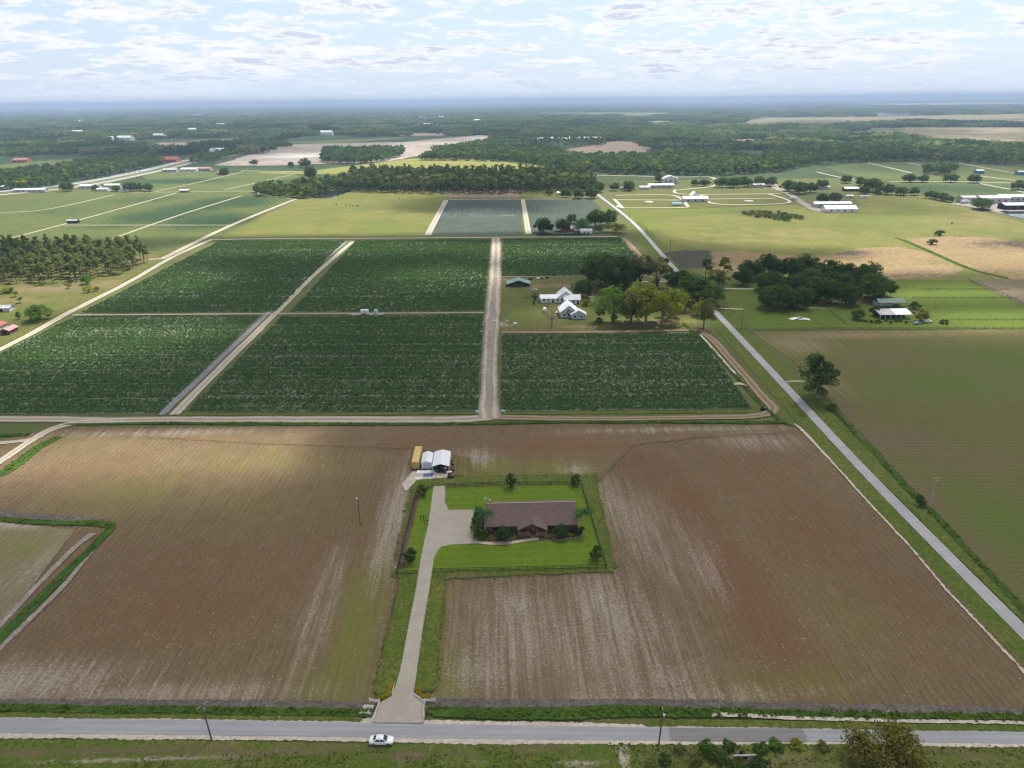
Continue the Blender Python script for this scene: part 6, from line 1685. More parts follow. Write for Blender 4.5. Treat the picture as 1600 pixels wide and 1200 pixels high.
def ring(x, hw, z0, z1, tuck=.06):
    return [(x, -hw + tuck, z0), (x, -hw, z0 + .22), (x, -hw, z1 - .12), (x, -hw + .10, z1), (x, hw - .10, z1), (x, hw, z1 - .12), (x, hw, z0 + .22), (x, hw - tuck, z0)]


body = MB().loft([ring(-2.42, .62, .40, .78), ring(-2.34, .80, .28, .95), ring(-2.0, .89, .24, 1.02), ring(-1.2, .92, .22, .98), ring(0, .92, .22, .95), ring(.9, .92, .22, .95), ring(1.5, .91, .22, .90), ring(2.0, .87, .24, .80), ring(2.3, .76, .28, .70), ring(2.42, .58, .36, .60)])
bd_ = body.build('body', M['car_white'], car, True)


def band(x0, z0, w0, x1, z1, w1):
    return [(x0, -w0, z0), (x0, w0, z0), (x1, w1, z1), (x1, -w1, z1)]


cab = MB().loft([[(-1.75, -.74, .97), (-1.75, .74, .97), (-1.70, .72, .985), (-1.70, -.72, .985)], [(-.95, -.80, .95), (-.95, .80, .95), (-.95, .60, 1.40), (-.95, -.60, 1.40)], [(-.2, -.82, .94), (-.2, .82, .94), (-.2, .62, 1.46), (-.2, -.62, 1.46)], [(.35, -.82, .94), (.35, .82, .94), (.35, .60, 1.42), (.35, -.60, 1.42)], [(1.28, -.76, .92), (1.28, .76, .92), (1.22, .72, .935), (1.22, -.72, .935)]])
cab.build('cabin', M['car_white'], car, True)
MB().slab([(-1.60, -.62, 1.05), (-1.60, .62, 1.05), (-1.03, .52, 1.392), (-1.03, -.52, 1.392)], .03).build('rear_window', M['glass'], car)
MB().slab([(1.16, -.66, 1.01), (1.16, .66, 1.01), (.45, .54, 1.40), (.45, -.54, 1.40)], .03).build('windscreen', M['glass'], car)
for s in (-1, 1):
    for x0, x1, x2, x3 in ((-1.30, -.22, -.22, -.88), (-.14, .98, .36, -.14)):
        lo, hi = .835, .63
        MB().add([(x0, s * (lo - .005), .99), (x1, s * (lo - .005), .99), (x2, s * (hi + .025), 1.36), (x3, s * (hi + .025), 1.36), (x0, s * (lo - .04), .99), (x1, s * (lo - .04), .99), (x2, s * (hi - .01), 1.36), (x3, s * (hi - .01), 1.36)], [(0, 1, 2, 3), (7, 6, 5, 4), (0, 4, 5, 1), (1, 5, 6, 2), (2, 6, 7, 3), (3, 7, 4, 0)]).build('side_window', M['glass'], car)
    for xx in (-1.45, 1.42):
        w_ = MB().tube([(xx, s * .74, .33), (xx, s * .945, .33)], .33, 16).build('wheel', M['rubber'], car)
        MB().tube([(xx, s * .93, .33), (xx, s * .958, .33)], .20, 12).build('rim', M['alloy'], w_)
    MB().box(2.16, 2.34, s * .68 - .13, s * .68 + .13, .60, .70).build('headlight', M['headlamp'], car)
    MB().box(-2.40, -2.30, s * .66 - .14, s * .66 + .14, .72, .84).build('tail_light', M['tail'], car)
    MB().box(.78, .96, s * .97 - .09, s * .97 + .07, .97, 1.09).build('mirror', M['car_white'], car)
T(car, 'white four door car stopped on the shoulder of the front road', 'car')


# ---- poles
def pole(px, py, h, label, kind='wood', arm=True, lamp=False, lean=(0, 0), arm_dir=(1, 0)):
    o = empty('power_pole' if not lamp else 'lamp_pole', G(px, py) + Vector((0, 0, .1)))
    mat = M['wood_pole'] if kind == 'wood' else M['grey_pole']
    MB().tube([(0, 0, -.5), (lean[0] * .5, lean[1] * .5, h * .5), (lean[0], lean[1], h)], [.17, .14, .11], 8).build('shaft', mat, o)
    if arm:
        a = Vector((lean[0], lean[1], h - .5))
        d = Vector((arm_dir[0], arm_dir[1], 0)).normalized()
        MB().bar(a - d * 1.15, a + d * 1.15, .1, .12).build('cross_arm', M['grey_pole'], o)
        for t in (-1.05, -.4, .4, 1.05):
            q = a + d * t
            MB().tube([(q.x, q.y, q.z + .06), (q.x, q.y, q.z + .26)], [.05, .03], 6).build('insulator', M['white_paint'], o)
    if lamp:
        MB().bar((lean[0], lean[1], h - .3), (lean[0], lean[1] - .9, h), .07).build('lamp_arm', M['steel'], o)
        MB().box(lean[0] - .2, lean[0] + .2, lean[1] - 1.3, lean[1] - .75, h - .12, h + .1).build('lamp_head', M['white_paint'], o)
    else:
        MB().tube([(lean[0] + .28, lean[1] - .1, h - 1.9), (lean[0] + .28, lean[1] - .1, h - 1.1)], .2, 10).build('transformer', M['steel'], o)
    return T(o, label, 'pole')


pole(331, 1157, 9.2, 'leaning wooden power pole by the front road left of the car', arm_dir=(.55, .8), lean=(-.6, .3))
pole(1029, 1165, 8.8, 'wooden power pole by the front road right of the drive', arm_dir=(.15, 1), lean=(.35, .2))
pole(1451, 795, 11.0, 'grey power pole with cross arm beside the side road', 'grey', lean=(.3, .0))
pole(563, 822, 10.0, 'wooden pole with a white lamp in the brown field', lamp=True, arm=False)
pole(1131, 488, 10.0, 'yard lamp pole in front of the oak grove', lamp=True, arm=False)
pole(1158, 515, 12.0, 'thin power pole on the verge of the side road by the olive field', arm=False)
pole(1010, 370, 11.0, 'thin power pole beside the side road across from the farmhouse', arm=False)
pole(983, 343, 11.0, 'thin power pole on the pasture side of the side road, farther up', arm=False)
pole(1047, 392, 10.0, 'thin power pole at the corner of the dark marsh', arm=False)
pole(827, 503, 8.5, 'pale flag pole standing in the grass of the old house lot', 'grey', arm=False, lamp=False)
for px, py, lb in ((26, 297, 'first'), (80, 290, 'second'), (170, 277, 'third'), (232, 262, 'fourth'), (242, 257, 'fifth'), (263, 251, 'last')):
    pole(px, py, 15, '%s tall pole along the distant highway' % lb, 'grey', arm=False)

# ---- old white houses
W_ = M['white_paint']
gable_house('white_farmhouse', G(865, 473) + Vector((0, 3, .15)), 16, 6.5, 2.9, 1.5, W_, M['white_metal'], 'long white farmhouse wing with metal roof, left of the old houses', over=.6, windows=((-6, .9, 1.1, 1.4), (-3.2, .9, 1.1, 1.4), (2.6, .9, 1.1, 1.4)), doors=((-.4, 1.1, 2.1),))
gable_house('white_farmhouse', G(884, 473) + Vector((0, 5.5, .15)), 9, 11, 3.6, 3.6, W_, M['white_metal_y'], 'white farmhouse gable with steep metal roof rising behind the long wing', axis='y', over=.5, windows=((-2.4, 1, 1, 1.5), (2.4, 1, 1, 1.5), (0, 4.3, .9, 1.1)), doors=((0, 1.1, 2.2),))
gable_house('white_farmhouse', G(894, 475) + Vector((0, 3, .15)), 9.5, 6.5, 2.9, 2.2, W_, M['white_metal'], 'white farmhouse wing with metal roof beside the dark round tree', over=.6, windows=((-2.5, 1, 1.1, 1.4), (.8, 1, 1.1, 1.4)), doors=((3.6, 1.1, 2.1),))
gable_house('front_cottage', G(889, 496) + Vector((0, 5.5, .15)), 10, 12, 3.2, 3.9, M['pale_grey'], M['white_metal_y'], 'nearest old cottage with pale metal roof behind the bare tree', axis='y', over=.6, windows=((-2.8, 1, 1.2, 1.2), (0, 1, 1.6, 1.3)), doors=((3.4, 1.2, 2.2),))
gable_house('cottage_porch', G(904, 499) + Vector((0, 2.5, .15)), 8.5, 5, 2.8, 2.3, M['pale_grey'], M['white_metal_y'], 'gabled blue grey wing at the right end of the nearest cottage', axis='y', over=.5, windows=((-2.2, .9, 1.2, 1.2), (1.6, .9, 1.2, 1.2), (0, 2.7, .6, .6)))
ca = empty('open_barn', G(810, 446) + Vector((0, 0, .12)))
rf_ = MB()
for s in (-1, 1):
    rf_.slab([(s * 8.2, -5, 1.9), (s * 8.2, 5, 1.9), (s * 3.2, 5, 3.4), (s * 3.2, -5, 3.4)], .08)
    rf_.slab([(s * 3.2, -5, 3.42), (s * 3.2, 5, 3.42), (0, 5, 4.7), (0, -5, 4.7)], .08)
rf_.build('roof', M['teal_roof'], ca)
for x_ in (-7.9, -3.1, 3.1, 7.9):
    for y_ in (-4.7, 0, 4.7):
        MB().box(x_ - .1, x_ + .1, y_ - .1, y_ + .1, -.1, 1.75 if abs(x_) > 5 else 3.2).build('post', M['wood_pole'], ca)
MB().box(-7.7, 7.7, 4.75, 4.85, 0, 1.8).build('back_wall', M['wood_pole'], ca)
T(ca, 'open pole barn with teal stepped roof behind the old houses', 'barn')
pt = empty('play_tower', G(836, 463) + Vector((0, 0, .12)))
for x_ in (-1.4, 1.4):
    for y_ in (-1.4, 1.4):
        MB().box(x_ - .1, x_ + .1, y_ - .1, y_ + .1, -.1, 4.0).build('post', M['wood_pole'], pt)
MB().box(-1.5, 1.5, -1.5, 1.5, 1.7, 1.85).build('platform', M['wood_pole'], pt)
rf_ = MB()
for s in (-1, 1):
    rf_.slab([(s * 2, -2, 3.9), (s * 2, 2, 3.9), (0, 2, 5.2), (0, -2, 5.2)], .08)
rf_.build('roof', M['teal_roof'], pt)
MB().slab([(-.5, -1.55, 1.8), (.5, -1.55, 1.8), (.5, -4.2, .2), (-.5, -4.2, .2)], .06).build('slide', M['green_roof'], pt)
T(pt, 'small teal roofed play tower beside the tall palm', 'play tower')


def dead_tree(base, h, label):
    o = empty('bare_tree', base)
    b = MB()
    b.tube([(0, 0, -.4), (.2, 0, h * .2), (.1, .2, h * .45), (-.2, .1, h * .7)], [.42, .34, .24, .1], 7)
    b.build('trunk', M['grey_bark'], o)
    r = random.Random(4)
    for k in range(16):
        a, z0 = k * 2.4, h * (.22 + .45 * r.random())
        l_ = h * (.28 + .25 * r.random())
        e = Vector((math.cos(a) * l_, math.sin(a) * l_, z0 + l_ * (.5 + .5 * r.random())))
        m_ = Vector((math.cos(a) * l_ * .45, math.sin(a) * l_ * .45, z0 + l_ * .22))
        lb_ = MB().tube([(.1, .1, z0), tuple(m_), tuple(e)], [.16, .1, .03], 5)
        for q in range(5):
            s_ = m_.lerp(e, .2 + .16 * q)
            t_ = s_ + Vector((r.uniform(-1, 1), r.uniform(-1, 1), r.uniform(.1, .9))) * l_ * .42
            lb_.tube([tuple(s_), tuple(t_)], [.05, .015], 4)
            for w_ in range(2):
                u_ = s_.lerp(t_, .4 + .3 * w_)
                lb_.tube([tuple(u_), tuple(u_ + Vector((r.uniform(-1, 1), r.uniform(-1, 1), r.uniform(0, .8))) * l_ * .22)], [.03, .01], 3)
        lb_.build('branch', M['grey_bark'], o)
    return T(o, label, 'tree')


dead_tree(G(862, 512) + Vector((0, 0, .1)), 14, 'bare leafless tree in front of the old cottage')


def simple_vehicle(name, base, rz, paint, label, L_=4.6, W__=1.8, H_=1.5, van=False):
    o = empty(name, base, rz)
    q = W__ / 2
    MB().loft([ring(-L_ / 2, q * .85, .35, .95), ring(-L_ * .42, q, .28, 1.0), ring(L_ * .2, q, .26, 1.0), ring(L_ * .42, q * .97, .28, .88), ring(L_ / 2, q * .8, .36, .75)]).build('body', paint, o, True)
    x0, x1 = (-L_ * .46, L_ * .26) if van else (-L_ * .36, L_ * .24)
    MB().loft([[(x0, -q * .88, .96), (x0, q * .88, .96), (x0 + .2, q * .8, H_ * .9), (x0 + .2, -q * .8, H_ * .9)], [(x0 + .6, -q * .9, .95), (x0 + .6, q * .9, .95), (x0 + .6, q * .78, H_), (x0 + .6, -q * .78, H_)], [(x1 - .8, -q * .9, .95), (x1 - .8, q * .9, .95), (x1 - .8, q * .78, H_), (x1 - .8, -q * .78, H_)], [(x1, -q * .86, .93), (x1, q * .86, .93), (x1 - .05, q * .84, .95), (x1 - .05, -q * .84, .95)]]).build('cabin', paint, o, True)
    MB().slab([(x1 - .06, -q * .78, 1.02), (x1 - .06, q * .78, 1.02), (x1 - .72, q * .7, H_ * .97), (x1 - .72, -q * .7, H_ * .97)], .02).build('windscreen', M['glass'], o)
    for s in (-1, 1):
        MB().box(x0 + .7, x1 - .85, s * q * .86 - .03, s * q * .86 + .03, 1.05, H_ * .9).build('side_window', M['glass'], o)
        for xx in (-L_ * .3, L_ * .3):
            MB().tube([(xx, s * q * .8, .33), (xx, s * q * 1.02, .33)], .33, 10).build('wheel', M['rubber'], o)
    return T(o, label, 'van' if van else 'car')


simple_vehicle('parked_van', G(851, 486) + Vector((0, 0, .15)), 1.4, M['car_white'], 'white van parked left of the bare tree', 5.2, 2.0, 2.2, True)
simple_vehicle('parked_car', G(873, 490) + Vector((0, 0, .15)), .2, M['car_white'], 'white car parked beside the nearest old cottage')
simple_vehicle('parked_car', G(1433, 507) + Vector((0, 0, .15)), .3, plain('pale_blue_paint', (.22, .32, .48), .35, .1, 1), 'pale blue car by the thicket at the white barn')
simple_vehicle('parked_car', G(1450, 504) + Vector((0, 0, .15)), .1, M['car_white'], 'white car right of the pale blue one by the paddock')
for i, (px, py, lb) in enumerate(((841, 437, 'white tank lying behind the old houses'), (805, 508, 'white tub on the sandy corner by the crop lane'))):
    o = empty('tank', G(px, py) + Vector((0, 0, .1)))
    MB().tube([(-1.2, 0, .8), (-1.0, 0, .8), (1.0, 0, .8), (1.2, 0, .8)], [.45, .7, .7, .45], 12).build('barrel', M['white_paint'], o, True)
    for x_ in (-.7, .7):
        MB().box(x_ - .1, x_ + .1, -.5, .5, -.05, .3).build('foot', M['steel'], o)
    T(o, lb, 'tank')
for px, py, lb, sz_ in ((847, 436.5, 'dark implement left of two behind the old houses', 1.0), (855, 435, 'dark implement right of two behind the old houses', 1.2), (787, 508, 'grey pump block at the corner of the crop lane', .9), (793, 503, 'pale pump stand near the corner of the crop lane', .8), (773, 505, 'grey pipe stand in the middle of the rutted lane', .8), (752, 519, 'pale valve box left of the rutted lane', .7), (750, 432, 'pale valve box beside the upper rutted lane', .9), (746, 645, 'pale pump box at the foot of the rutted lane', .9), (786, 644, 'teal pump box right of the rutted lane foot', .9), (1193, 641, 'dark round sump at the corner of the reddish track', 1.2)):
    o = empty('farm_pump', G(px, py) + Vector((0, 0, .25)))
    mat = M['dark'] if 'dark' in lb else M['teal'] if 'teal' in lb else M['pale_grey'] if 'pale' in lb else M['steel']
    MB().box(-sz_, sz_, -.5 * sz_, .5 * sz_, -.1, .55 * sz_).build('base', mat, o)
    MB().tube([(-.4 * sz_, 0, .55 * sz_), (-.4 * sz_, 0, 1.2 * sz_)], .22 * sz_, 8).build('drum', mat, o)
    MB().tube([(-.3 * sz_, 0, .9 * sz_), (.6 * sz_, 0, .9 * sz_), (.9 * sz_, 0, .1)], .09, 6).build('pipe', M['steel'], o)
    T(o, lb, 'pump')

# ---- white trailer and teal tank in the crops
tr = empty('field_trailer', G(571, 491.5) + Vector((0, 0, .28)))
MB().box(-2.6, 1.9, -1.1, 1.1, .55, 2.6).build('body', M['white_paint'], tr)
MB().box(-2.65, 1.95, -1.15, 1.15, 2.603, 2.7).build('roof', M['white_metal'], tr)
MB().bar((1.9, 0, .6), (3.3, 0, .5), .12).build('drawbar', M['steel'], tr)
MB().box(-.6, .3, -1.14, -1.102, .7, 2.3).build('door', M['pale_grey'], tr)
for s in (-1, 1):
    for xx in (-.9, .0):
        MB().tube([(xx, s * .95, .38), (xx, s * 1.18, .38)], .38, 12).build('wheel', M['rubber'], tr)
T(tr, 'white box trailer standing on the lane between crop blocks', 'trailer')
tk_ = empty('water_tank', G(587.5, 491) + Vector((0, 0, .28)))
MB().tube([(0, 0, 0), (0, 0, .15), (0, 0, 2.2), (0, 0, 2.6), (0, 0, 2.7)], [1.2, 1.3, 1.3, .8, .3], 16).build('shell', M['teal'], tk_, True)
MB().tube([(0, 0, 2.68), (0, 0, 2.82)], .28, 10).build('lid', M['white_paint'], tk_)
T(tk_, 'round pale teal water tank beside the white field trailer', 'tank')

# ---- barns on the right
gb = empty('pole_barn', G(1392, 480) + Vector((0, 3, .15)))
rf_ = MB()
rf_.slab([(-8.6, -4.6, 3.0), (8.6, -4.6, 3.0), (8.0, 0, 4.6), (-8.0, 0, 4.6)], .1)
rf_.slab([(-8.6, 4.6, 3.0), (8.6, 4.6, 3.0), (8.0, 0, 4.6), (-8.0, 0, 4.6)], .1)
rf_.build('roof', M['green_roof'], gb)
for i in range(6):
    for y_ in (-4.2, 4.2):
        MB().box(-8 + i * 3.2 - .1, -8 + i * 3.2 + .1, y_ - .1, y_ + .1, -.1, 2.95).build('post', M['wood_pole'], gb)
MB().box(-7.8, 2.0, -1.0, 4.1, -.05, 2.6).build('store_room', M['pale_grey'], gb)
T(gb, 'barn with long dark green metal roof beside the oak grove', 'barn')
wb = empty('pole_barn', G(1399, 499) + Vector((0, 3.5, .15)))
for nm_, x0, x1, mat in (('old_roof', -9.4, -.4, 'grey_roof'), ('roof', -.38, 9.4, 'white_metal')):
    rf_ = MB()
    rf_.slab([(x0, -3.8, 2.7), (x1, -3.8, 2.7), (x1, 3.8, 4.2), (x0, 3.8, 4.2)], .1)
    rf_.build(nm_, M[mat], wb)
for i in range(7):
    for y_, hh in ((-3.6, 2.6), (3.6, 4.05)):
        MB().box(-9 + i * 3.0 - .09, -9 + i * 3.0 + .09, y_ - .09, y_ + .09, -.1, hh).build('post', M['white_paint'], wb)
MB().box(-9.2, 9.2, 3.62, 3.7, 0, 3.9).build('back_wall', M['wood_pole'], wb)
T(wb, 'open barn with half grey and half white metal roof', 'barn')
for k, (px, py, sx, rz_, lb) in enumerate(((1242, 498.5, 3.2, .3, 'bent white roofing sheet on the grass, left of three'), (1249.5, 497.5, 3.0, -.2, 'buckled tan roofing sheet on the grass, middle of three'), (1257, 499.5, 3.0, -.3, 'bent white roofing sheet on the grass, right of three'))):
    b = MB()
    prof = [(-sx, .12), (-sx * .4, .35), (0, 1.1 if k == 1 else .5), (sx * .5, .45), (sx, .12)]
    b.loft([[(a, y_, c) for a, c in prof] + [(a, y_, c - .07) for a, c in reversed(prof)] for y_ in (-1.6, 1.6)])
    o = b.build('roofing_sheet', M['tan_trim'] if k == 1 else M['white_paint'], None, False, G(px, py) + Vector((0, 0, .1)))
    o.rotation_euler = (0, 0, rz_)
    T(o, lb, 'sheet')
for k, (px, py, w__, d__, mat, lb) in enumerate(((12, 522, 5, 8, 'pink_roof', 'small shed with faded red roof at the left edge by the long lane'), (-6, 516, 6, 8, 'red_roof', 'red roofed shed half cut off by the left edge'), (4, 487, 10, 6, 'grey_roof', 'grey roofed shed at the left edge of the clearing'))):
    gable_house('shed', G(px, py) + Vector((0, 2, .15)), w__, d__, 2.4, 1.1, M['brick_wall'] if k == 0 else M['pale_grey'], M[mat], lb, 'shed', axis='y' if k < 2 else 'x', doors=((0, 1.6, 2.0),))

# paddock fences as dark rails
for pts, lb in (([(1150, 516), (1300, 515), (1450, 515), (1640, 514)], 'weathered rail fence between olive field and paddocks'), ([(1440, 453), (1575, 454)], 'rail fence across the bright paddock, uppermost'), ([(1425, 467), (1590, 467)], 'rail fence across the bright paddock, middle'), ([(1485, 501), (1640, 501)], 'rail fence across the bright paddock, lowest'), ([(1512, 438), (1560, 457), (1630, 490)], 'rail fence running down beside the brown corner'), ([(1295, 485), (1322, 508)], 'rail fence from the oaks down to the field fence')):
    fence(lb, pts, 2, 1.25, 5.0, 'wood_pole', .14, post=.16, rail=.14)

# ---- houses near and far
gable_house('farmhouse', G(887, 362) + Vector((0, 4, .1)), 12, 7, 2.8, 1.8, M['orange'], M['pink_roof'], 'orange brick farmhouse half hidden by dark oaks', windows=((-3, 1, 1.3, 1.3), (2.6, 1, 1.3, 1.3)), doors=((0, 1.1, 2.1),))
gable_house('farmhouse', G(916, 366) + Vector((0, 4, .1)), 10, 8, 2.8, 1.6, M['white_paint'], M['grey_roof'], 'grey roofed outbuilding under the tall farmhouse oaks', windows=((-2, 1, 1.2, 1.2),), doors=((2, 1.1, 2.1),))
hd = empty('hedge', G(840, 369) + Vector((0, 0, .1)))
hp = np.array([[t, 0, 1.1] for t in np.linspace(0, 48, 60)]) + np.random.default_rng(2).normal(size=(60, 3)) * .25
V_, F_, t_ = leaf_cloud(np.random.default_rng(3), hp, np.full(60, 1.1), 40, .35)
link('foliage', np_mesh('hedge', V_, F_, L['shrub'], {'tint': t_}), hd)
MB().tube([(.5, 0, -.2), (.5, 0, 1.0)], .1, 5).build('stem', M['bark'], hd)
T(hd, 'low clipped dark hedge in front of the orange farmhouse', 'hedge')
FARB = [  # px, py, width, depth, eave, rise, wall, roof, axis, label
    (875, 306, 7, 7, 4, 1, 'white_paint', 'white_metal', 'x', 'white box shed at the top of the blue green crop'),
    (1087, 316, 30, 11, 4, 2.4, 'pale_grey', 'white_metal', 'x', 'white park house in the middle of the plots'), (1086, 312, 9, 12, 5, 4, 'white_paint', 'white_metal_y', 'y', 'tall white gable of the park house'),
    (1033, 294, 36, 10, 4, 1.5, 'pale_grey', 'white_metal', 'x', 'long white shed at the back of the park'), (1048, 287, 24, 16, 7, 4, 'white_paint', 'white_metal_y', 'y', 'big white hall with swept roof behind the park'), (1008, 296, 14, 8, 3, 1.2, 'white_paint', 'white_metal', 'x', 'small white shed left of the long park shed'),
    (1182, 293, 22, 9, 3.6, 1.6, 'pale_grey', 'grey_roof', 'x', 'low grey building under the park trees'), (1302, 324, 42, 11, 4, 1.6, 'pale_grey', 'white_metal', 'x', 'long white barn above the pasture'), (1315, 332, 34, 14, 3.6, 3.0, 'white_paint', 'white_metal', 'x', 'bright white barn in front of the long one'),
    (1331, 299, 18, 10, 3.4, 1.6, 'dark_wood', 'white_metal', 'x', 'white roofed house before the tallest oak'), (1288, 296, 15, 10, 3.2, 1.6, 'pale_grey', 'grey_roof', 'x', 'low grey roofed house among oaks'), (1350, 287, 10, 8, 3.2, 1.6, 'white_paint', 'white_metal', 'x', 'small white roof glimpsed behind the tallest oak'), (1328, 309, 9, 4, 2.4, .6, 'white_paint', 'white_metal', 'x', 'white camper trailer near the pasture corner, left one'), (1351, 310, 12, 4, 2.6, .6, 'white_paint', 'grey_roof', 'x', 'white camper trailer near the pasture corner, right one'),
    (1520, 317, 24, 14, 6, 1.2, 'pale_grey', 'grey_roof', 'x', 'grey warehouse at the left end of the yard'), (1556, 318, 34, 18, 6, 2, 'pale_grey', 'grey_roof', 'x', 'grey warehouse behind the broad dark oak'), (1590, 316, 40, 16, 6, 2, 'pale_grey', 'white_metal', 'x', 'white roofed warehouse at the right edge'), (1596, 328, 36, 14, 5, 1.6, 'dark', 'white_metal', 'x', 'open white roofed packing shed at the right edge'),
    (1532, 272, 12, 10, 5, 1.4, 'awning', 'grey_roof', 'x', 'small blue shed among the far right crops'), (1598, 274, 14, 10, 5, 1.4, 'awning', 'grey_roof', 'x', 'blue shed at the right edge among crops'),
    (138, 295, 28, 12, 4, 1.5, 'white_paint', 'white_metal', 'x', 'white roadside building left of two by the highway'), (175, 295, 22, 12, 5, 1.5, 'pale_grey', 'white_metal', 'x', 'white roadside building right of two by the highway'), (160, 299, 16, 9, 3, 1.2, 'white_paint', 'white_metal', 'x', 'low white house before the roadside buildings'), (196, 300, 10, 7, 3, 1.2, 'white_paint', 'grey_roof', 'x', 'small house among the roadside trees'), (46, 301, 46, 9, 4, 1, 'pale_grey', 'white_metal', 'x', 'long white shed at the far left highway'), (2, 296, 14, 9, 4, 1.4, 'white_paint', 'white_metal', 'x', 'white building cut off by the left edge at the highway'),
    (288, 301, 13, 7, 3, 1, 'tan_wood', 'white_metal', 'x', 'white roofed stand at the crossing of far lanes'), (113, 349, 11, 5, 2.6, .8, 'dark', 'grey_roof', 'x', 'grey farm trailer on the far lane above the pines'), (347, 273, 18, 9, 3.4, 1.5, 'red_roof', 'pink_roof', 'x', 'red shed beside the dark round tree'),
    (262, 254, 40, 24, 6, 5, 'orange', 'red_roof', 'x', 'orange roofed station beside the highway'), (180, 268, 40, 20, 5, 3, 'pale_grey', 'white_metal', 'x', 'pale shop at the foot of the highway wood'), (200, 264, 36, 18, 5, 3, 'white_paint', 'grey_roof', 'x', 'grey shop right of the pale shop'), (31, 254, 32, 20, 5, 4, 'orange', 'pink_roof', 'x', 'red roofed house in the left meadow'),
    (312, 240, 60, 30, 6, 5, 'white_paint', 'white_metal', 'x', 'white hall in the trees beyond the highway'), (340, 238, 50, 24, 6, 4, 'pale_grey', 'white_metal', 'x', 'pale hall right of the white hall beyond the highway'), (265, 269, 26, 14, 4, 2, 'pale_grey', 'grey_roof', 'x', 'grey lot office by the highway, left'), (295, 268, 30, 14, 4, 2, 'white_paint', 'white_metal', 'x', 'white lot office by the highway, middle'), (318, 267, 26, 14, 4, 2, 'pale_grey', 'pink_roof', 'x', 'pinkish lot office by the highway, right')]
for (px, py, w_, d_, ev, rs, wm, rm, ax, lb) in FARB:
    nw = max(1, min(6, int(w_ / 8)))
    gable_house('building' if w_ > 20 else 'outbuilding', G(px, py) + Vector((0, d_ / 2, .2)), w_, d_, ev, rs, M[wm], M[rm], lb, 'building', axis=ax, windows=[((k + .5) / nw * w_ * .86 - w_ * .43, ev * .35, min(2.2, w_ / nw * .4), ev * .36) for k in range(nw)], rz=EW)
# white houses round the far pond and along the skyline
for i, (px, py) in enumerate(((833, 221), (845, 220), (858, 220), (868, 219), (880, 220), (893, 216), (898, 219), (911, 219), (925, 219), (942, 219))):
    gable_house('far_house', G(px, py) + Vector((0, 8, .3)), random.uniform(22, 34), 14, 5, 4, M['white_paint'], M['white_metal'], 'small white house in the far settlement behind the sandy field', 'house', rz=random.uniform(-.3, .3), windows=((-6, 1.6, 2.4, 2), (5, 1.6, 2.4, 2)))['group'] = 'white houses of the far settlement'
for i, (px, py) in enumerate(((152, 223), (165, 222), (195, 221), (248, 217), (121, 211), (97, 214), (127, 192), (320, 198.5), (345, 198), (350, 190), (652, 187), (661, 188), (670, 199), (690, 186), (285, 170), (272, 170.5), (14, 172), (510, 212), (300, 207), (745, 192))):
    gable_house('far_house', G(px, py) + Vector((0, 8, .3)), random.uniform(30, 60), 24, 12, 6, M['white_paint'], M['white_metal'], 'white speck of a house deep in the far woods', 'house', rz=random.uniform(-.3, .3), windows=((-6, 2, 3, 3),))['group'] = 'white houses in the far woods'
for px0_, px1_, py, lb in ((313, 336, 198.5, 'row of white plant houses in the far left woods, left'), (343, 357, 198, 'row of white plant houses in the far left woods, right'), (383, 440, 191.5, 'long white plant houses on the far field')):
    a, b = G(px0_, py), G(px1_, py)
    gable_house('plant_house', (a + b) / 2 + Vector((0, 0, .3)), (b - a).length, 60, 6, 3, M['white_paint'], M['white_metal'], lb, 'greenhouse', windows=((0, 2, 8, 2),))
# park canopy, picnic pads, lorries
aw = empty('canopy', G(1057, 321) + Vector((0, 0, .2)))
rf_ = MB()
for s in (-1, 1):
    rf_.slab([(-6, s * 3.4, 2.4), (6, s * 3.4, 2.4), (6, 0, 3.8), (-6, 0, 3.8)], .06)
rf_.build('cover', M['awning'], aw)
for x_ in (-5.7, 0, 5.7):
    for y_ in (-3.1, 3.1):
        MB().box(x_ - .08, x_ + .08, y_ - .08, y_ + .08, -.1, 2.45).build('post', M['steel'], aw)
T(aw, 'blue canopy beside the white park house', 'canopy')
for px, py, lb in ((1014, 315.5, 'pale round pad in the left park plot'), (1170, 314, 'pale round pad in the right park plot')):
    c = G(px, py)
    T(MB().loft([[(c.x + math.cos(a) * q, c.y + math.sin(a) * q * 1.2, zz) for a in np.linspace(0, 6.283, 18, endpoint=False)] for q, zz in ((5.5, .1), (5.2, .4))]).build('paved_pad', M['concrete']), lb, 'pad', kind='structure')


def lorry(px, py, rz, label, l_=12):
    o = empty('lorry', G(px, py) + Vector((0, 0, .3)), rz)
    MB().box(-l_ / 2, l_ / 2 - 3, -1.25, 1.25, 1.0, 3.8).build('box_body', M['white_paint'], o)
    MB().loft([[(q, -1.2, .6), (q, 1.2, .6), (q, 1.15, h_), (q, -1.15, h_)] for q, h_ in ((l_ / 2 - 2.8, 2.9), (l_ / 2 - 1.2, 2.9), (l_ / 2 - .4, 1.9), (l_ / 2, 1.7))]).build('cab', M['white_paint'], o)
    MB().box(-l_ / 2, l_ / 2 - .5, -.5, .5, .5, .98).build('chassis', M['dark'], o)
    for s in (-1, 1):
        for xx in (-l_ * .36, -l_ * .27, l_ * .4):
            MB().tube([(xx, s * .85, .5), (xx, s * 1.2, .5)], .5, 10).build('wheel', M['rubber'], o)
    return T(o, label, 'lorry')


